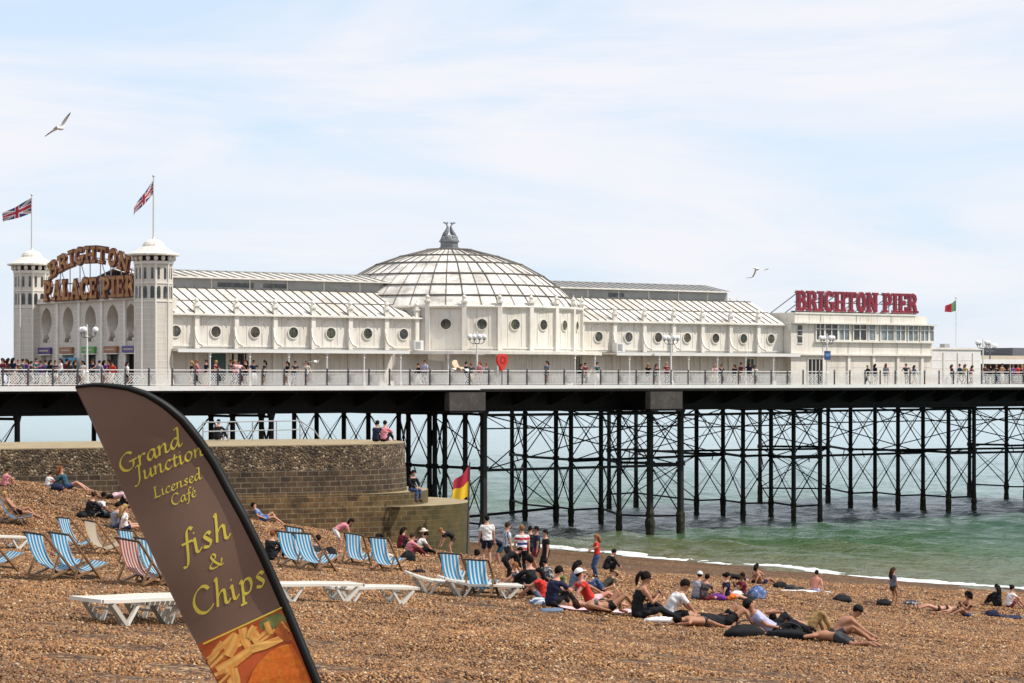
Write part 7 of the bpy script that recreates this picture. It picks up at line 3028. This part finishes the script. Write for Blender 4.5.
def vis_label(u, x, top, n):
    if x < 150:
        place = ['beyond the far entrance tower', 'by the farthest entrance arch', 'before the blue poster', 'before the green shop board', 'at the foot of the near entrance tower'][min(4, int(x / 31))]
    elif u < 19.6:
        k = max(1, int((u + 2) / 3.15) + 1)
        place = 'under %s porthole of the landward wing' % ('first second third fourth fifth sixth seventh eighth'.split()[min(k, 8) - 1])
    elif u < 35:
        place = 'before the domed hall'
    elif u < 56.4:
        k = max(1, int((u - 35.3) / 3.02) + 1)
        place = 'under %s porthole of the seaward wing' % ('first second third fourth fifth sixth seventh eighth'.split()[min(k, 8) - 1])
    elif u < 73:
        place = 'before the two storey building'
    elif u < 80:
        place = 'before the low kiosk'
    else:
        place = 'before the seating shelter'
    return place


CN = {'black': 'black', 'navy': 'navy', 'white': 'white', 'grey': 'grey', 'pink': 'pink', 'red': 'red', 'maroon': 'dark red', 'blue': 'blue', 'denim': 'denim blue', 'purple': 'purple', 'charcoal': 'charcoal', 'cream': 'cream', 'orange': 'orange', 'bluegrey': 'slate', 'khaki': 'khaki', 'green': 'green', 'palepink': 'pale pink', 'teal': 'dark teal', 'brown': 'brown', 'lavender': 'lavender', 'yellow': 'mustard', 'olive': 'olive'}
vis = [(x, None) for x in (3, 8, 13, 18, 22, 27, 31, 36, 41, 45, 50, 55, 61, 66, 70, 75, 83, 93, 99, 104, 109, 113, 127)]
fixed = {192: 'black', 197: 'pink', 206.5: 'black', 215: 'maroon', 230.6: 'black', 234.6: 'pink', 238.6: 'palepink', 246: 'black', 253.5: 'pink', 265: 'palepink', 287.6: 'black', 294.6: 'charcoal', 306.8: 'cream',
         418.6: 'black', 425: 'lavender', 466: 'navy', 471: 'charcoal', 479.6: 'pink', 486: 'grey', 547: 'navy', 580.7: 'black', 585: 'grey', 597: 'maroon', 648: 'black', 656: 'brown', 666.6: 'maroon', 714.7: 'palepink', 721: 'charcoal',
         734.6: 'black', 741: 'maroon', 749: 'navy', 754.5: 'white', 868: 'black', 875: 'black', 886: 'grey', 906: 'navy', 914: 'bluegrey', 951.6: 'navy', 960: 'black', 964.5: 'khaki', 971.5: 'maroon',
         985: 'brown', 990: 'maroon', 996: 'olive', 1002: 'khaki', 1008: 'navy', 1013: 'purple', 1018: 'red', 1022: 'teal'}
vis += list(fixed.items())
pal_left = ['maroon', 'black', 'brown', 'charcoal', 'navy', 'red', 'olive', 'grey', 'teal', 'white', 'purple', 'pink', 'bluegrey']
seen_lab = {}
place_used = {}
for n, (x, tp) in enumerate(vis):
    vv = rp_.choice((5.55, 5.0, 4.2)) if x < 150 else (5.55 if rp_.random() < .6 else rp_.choice((4.6, 5.1)))
    if 440 < x < 560:
        vv = 5.6
    _q, u = deck_at(x, vv)
    place = vis_label(u, x, tp, n)
    if tp is None:
        free = [c for c in pal_left if (c, place) not in place_used]
        tp = free[n % len(free)] if free else 'black'
    if (tp, place) in place_used:
        alt = [c for c in ('navy', 'charcoal', 'bluegrey', 'maroon', 'teal', 'brown', 'grey', 'purple') if (c, place) not in place_used]
        tp = alt[0]
    place_used[(tp, place)] = 1
    kind = rp_.choice((0, 1, 2, 3, 4, 5, 6, 7, 8, 9)) if x > 150 else rp_.choice((0, 1, 2, 3, 6, 7, 9))
    near = vv > 5.3
    if near and x > 150:
        kind = rp_.choice((4, 5, 0, 1, 8, 6))
    yaw = math.atan2(PN.y, PN.x) + rp_.uniform(-.5, .5) if kind in (4, 5, 8, 6) else rp_.choice((math.atan2(PD.y, PD.x), math.atan2(-PD.y, -PD.x))) + rp_.uniform(-.5, .5)
    if kind in (4, 5):
        vv = 5.75
    hair = rp_.choice(('dark', 'dark', 'brown', 'brown', 'blond', 'red') if x > 150 else ('dark', 'brown', 'red', 'brown', 'dark'))
    pose_word = {0: 'standing', 1: 'standing', 2: 'walking', 3: 'walking', 4: 'leaning on rail', 5: 'leaning on rail', 6: 'standing', 7: 'standing', 8: 'standing', 9: 'standing'}[kind]
    visitor(x, vv, kind, yaw, tp, rp_.choice(('navy', 'black', 'denim', 'cream', 'charcoal', 'white')), hair, 'person in a %s top %s %s' % (CN[tp], pose_word, place), h=rp_.uniform(1.58, 1.8), skin=rp_.choice(('fair', 'tan', 'pinkish')))
for i, r in enumerate(proto_p):
    if i not in used_first:
        for ch in list(r.children):
            bpy.data.objects.remove(ch)
        bpy.data.objects.remove(r)

# ------------------------------------------------------------------ bags, towels and small things on the stones
def lump(name, label, cat, x, y, size, col, yaw=0, strap=True, kind='bag', dz=0.0, seed=1):
    p = ground(x, y)
    t = thing(name, label, cat, p + ZV * dz)
    rnd = random.Random(seed * 13 + int(x))
    mb = MB()
    n, m = 14, 8
    vs, fs = [], []
    sx, sy, sz = size
    cy, sn = math.cos(yaw), math.sin(yaw)
    for i in range(m + 1):
        th = -.5 + (math.pi / 2 + .5) * i / m
        for k in range(n):
            a = 2 * math.pi * k / n
            j = 1 + rnd.uniform(-.14, .14)
            e = .55
            cx = math.copysign(abs(math.cos(a))**e, math.cos(a)) * math.cos(th) * sx * j
            cyy = math.copysign(abs(math.sin(a))**e, math.sin(a)) * math.cos(th) * sy * j
            vs.append(p + V3((cx * cy - cyy * sn, cx * sn + cyy * cy, (math.sin(th) + .45) / 1.45 * sz * j)) + ZV * dz)
    for i in range(m):
        for k in range(n):
            a, b = i * n + k, i * n + (k + 1) % n
            fs.append((a, b, b + n, a + n))
    fs.append(tuple(range(n - 1, -1, -1)))
    fs.append(tuple(range(m * n, m * n + n)))
    mb.add(vs, fs, CL[col])
    mb.build('fabric', t, True)
    if strap:
        mb = MB()
        pts = [p + V3((sx * .5 * math.cos(a) * cy, sx * .5 * math.cos(a) * sn, sz * .75 + .14 * math.sin(a))) + ZV * dz for a in np.linspace(.1, math.pi - .1, 9)]
        mb.tube(pts, .014, CL['black' if col != 'black' else 'charcoal'], n=6)
        mb.build('strap', t, True)
    return t


def towel(label, x, y, w, l, col, yaw, seed=1):
    p = ground(x, y)
    t = thing('towel', label, 'towel', p)
    cloth_h = CL['grey']
    mb = MB()
    n, m = 10, 14
    vs, fs = [], []
    for i in range(m + 1):
        for k in range(n + 1):
            a, b = (i / m - .5) * l, (k / n - .5) * w
            X, Y = p.x + a * math.cos(yaw) - b * math.sin(yaw), p.y + a * math.sin(yaw) + b * math.cos(yaw)
            vs.append((X, Y, beach_z(X, Y) + .055 + .018 * math.sin(a * 7 + seed) * math.cos(b * 9 + seed)))
    for i in range(m):
        for k in range(n):
            a = i * (n + 1) + k
            fs.append((a, a + 1, a + n + 2, a + n + 1) if True else ())
    nv = len(vs)
    vs2 = [(a, b, c - .02) for a, b, c in vs]
    mb.add(vs + vs2, [tuple(reversed(f)) for f in fs] + [tuple(i + nv for i in f) for f in fs], CL[col])
    mb.build('cloth', t, True)
    mb = MB()
    for i in (0, m):
        for k in range(n):
            pass
    e0 = [V3(vs[k]) + ZV * .004 for k in range(n + 1)]
    e1 = [V3(vs[m * (n + 1) + k]) + ZV * .004 for k in range(n + 1)]
    mb.tube(e0, .012, cloth_h, n=5)
    mb.build('hem', t)
    mb = MB()
    mb.tube(e1, .012, cloth_h, n=5)
    mb.build('hem', t)


bags = [
    (717, 600, (.30, .2, .22), 'purple', 'slumped purple bag beside the navy T-shirt'),
    (757, 599, (.34, .2, .46), 'bluepattern', 'bright blue patterned beach bag standing on the stones'),
    (736, 599, (.22, .2, .28), 'white', 'round white bundle in front of the dark red top'),
    (745, 600, (.26, .2, .2), 'black', 'low black bag tucked against the bright blue beach bag'),
    (842, 602, (.36, .24, .26), 'black', 'black and green rucksack lying alone on open shingle'),
    (869, 604, (.26, .18, .12), 'brown', 'small brown heap of clothes between two dark bags'),
    (884, 606, (.30, .22, .26), 'black', 'black bag at the feet of the standing girl'),
    (911, 605, (.30, .2, .18), 'zebra', 'black and white bundle just past the standing girl'),
    (950, 612, (.16, .15, .17), 'navy', 'round navy bundle beside the curly haired woman'),
    (992, 616, (.30, .2, .22), 'navy', 'navy bag next to a dark towel beyond the curly haired woman'),
    (780, 588, (.30, .22, .26), 'black', 'black bag by the surf beyond the seated couple'),
    (791, 590, (.28, .2, .22), 'charcoal', 'charcoal bag between the couple and the boy on the towel'),
    (800, 590, (.22, .16, .14), 'olive', 'small olive bundle closest to the boy on the towel'),
    (745, 637, (.34, .2, .2), 'black', 'large black bag the capped man leans back on'),
    (790, 638, (.40, .2, .16), 'black', 'black rucksack under the bare chested man'),
    (408, 562, (.26, .2, .36), 'black', 'black rucksack standing below the groyne'),
    (330, 561, (.22, .18, .42), 'black', 'upright black bag between the deckchairs'),
    (336, 528, (.20, .15, .16), 'white', 'white plastic bag at the foot of the groyne wall'),
    (279, 524, (.26, .18, .18), 'black', 'black bag at the foot of the wall near the blue patterned shirt'),
    (104, 517, (.26, .2, .2), 'teal', 'dark green bag beside the white T-shirt'),
    (82, 517, (.2, .2, .2), 'black', 'black bag at the edge of the sitting friends'),
    (57, 490, (.24, .2, .28), 'navy', 'navy rucksack the red haired person leans on'),
    (551, 612, (.25, .16, .08), 'bluegrey', 'folded grey cloth in front of the big man in navy'),
    (539, 605, (.2, .15, .14), 'bluestripe', 'blue striped bundle beside the big man in navy'),
    (660, 622, (.30, .2, .10), 'white', 'crumpled white towel between the woman in black and the boy'),
    (602, 611, (.24, .18, .14), 'zebra', 'black and white bag under the head of the sunbather'),
    (419, 573, (.22, .14, .12), 'black', 'black bag lying behind the sun loungers'),
    (377, 568, (.06, .06, .14), 'red', 'small red cup under the deckchair'),
]
for i, (x, y, sz, col, lab) in enumerate(bags):
    cup = 'cup' in lab
    nm = 'cup' if cup else ('towel_bundle' if 'bundle' in lab or 'cloth' in lab or 'towel' in lab else ('rucksack' if 'rucksack' in lab else 'bag'))
    lump(nm, lab, nm.replace('_', ' '), x, y, sz, col, yaw=.4 * math.sin(i * 2.1), strap=nm in ('bag', 'rucksack'), seed=i)
towel('white towel spread under the bare chested boy', 806, 592, .9, 2.0, 'white', .35)
towel('dark towel with a pale corner beyond the navy bag', 1002, 617, .8, 1.7, 'navy', .1, 2)
towel('pale pink towel under the sunbather with the raised knee', 600, 612, .8, 1.8, 'palepink', .2, 3)
# phones in hand
for o in list(bpy.data.objects):
    if o.name.startswith('person') and o.get('label', '').find('phone') > 0 and o.parent is None:
        t = thing('phone', 'dark phone held by the ' + ('woman in the black tank top' if 'tank' in o['label'] else ('woman with big curly hair' if 'curly' in o['label'] else 'woman in the grey top')), 'phone', (0, 0, 0))
        mb = MB()
        mb.box((0, 0, 0), (.012, .075, .15), CL['black'])
        mb.box((-.008, 0, 0), (.003, .066, .13), GLASSD)
        ph = mb.build('case', t)
        bpy.context.view_layer.update()
        w = o.matrix_world @ V3((.43, .01, .52))
        t.location = w
        t.rotation_euler = (0, rad(-30), o.rotation_euler.z)
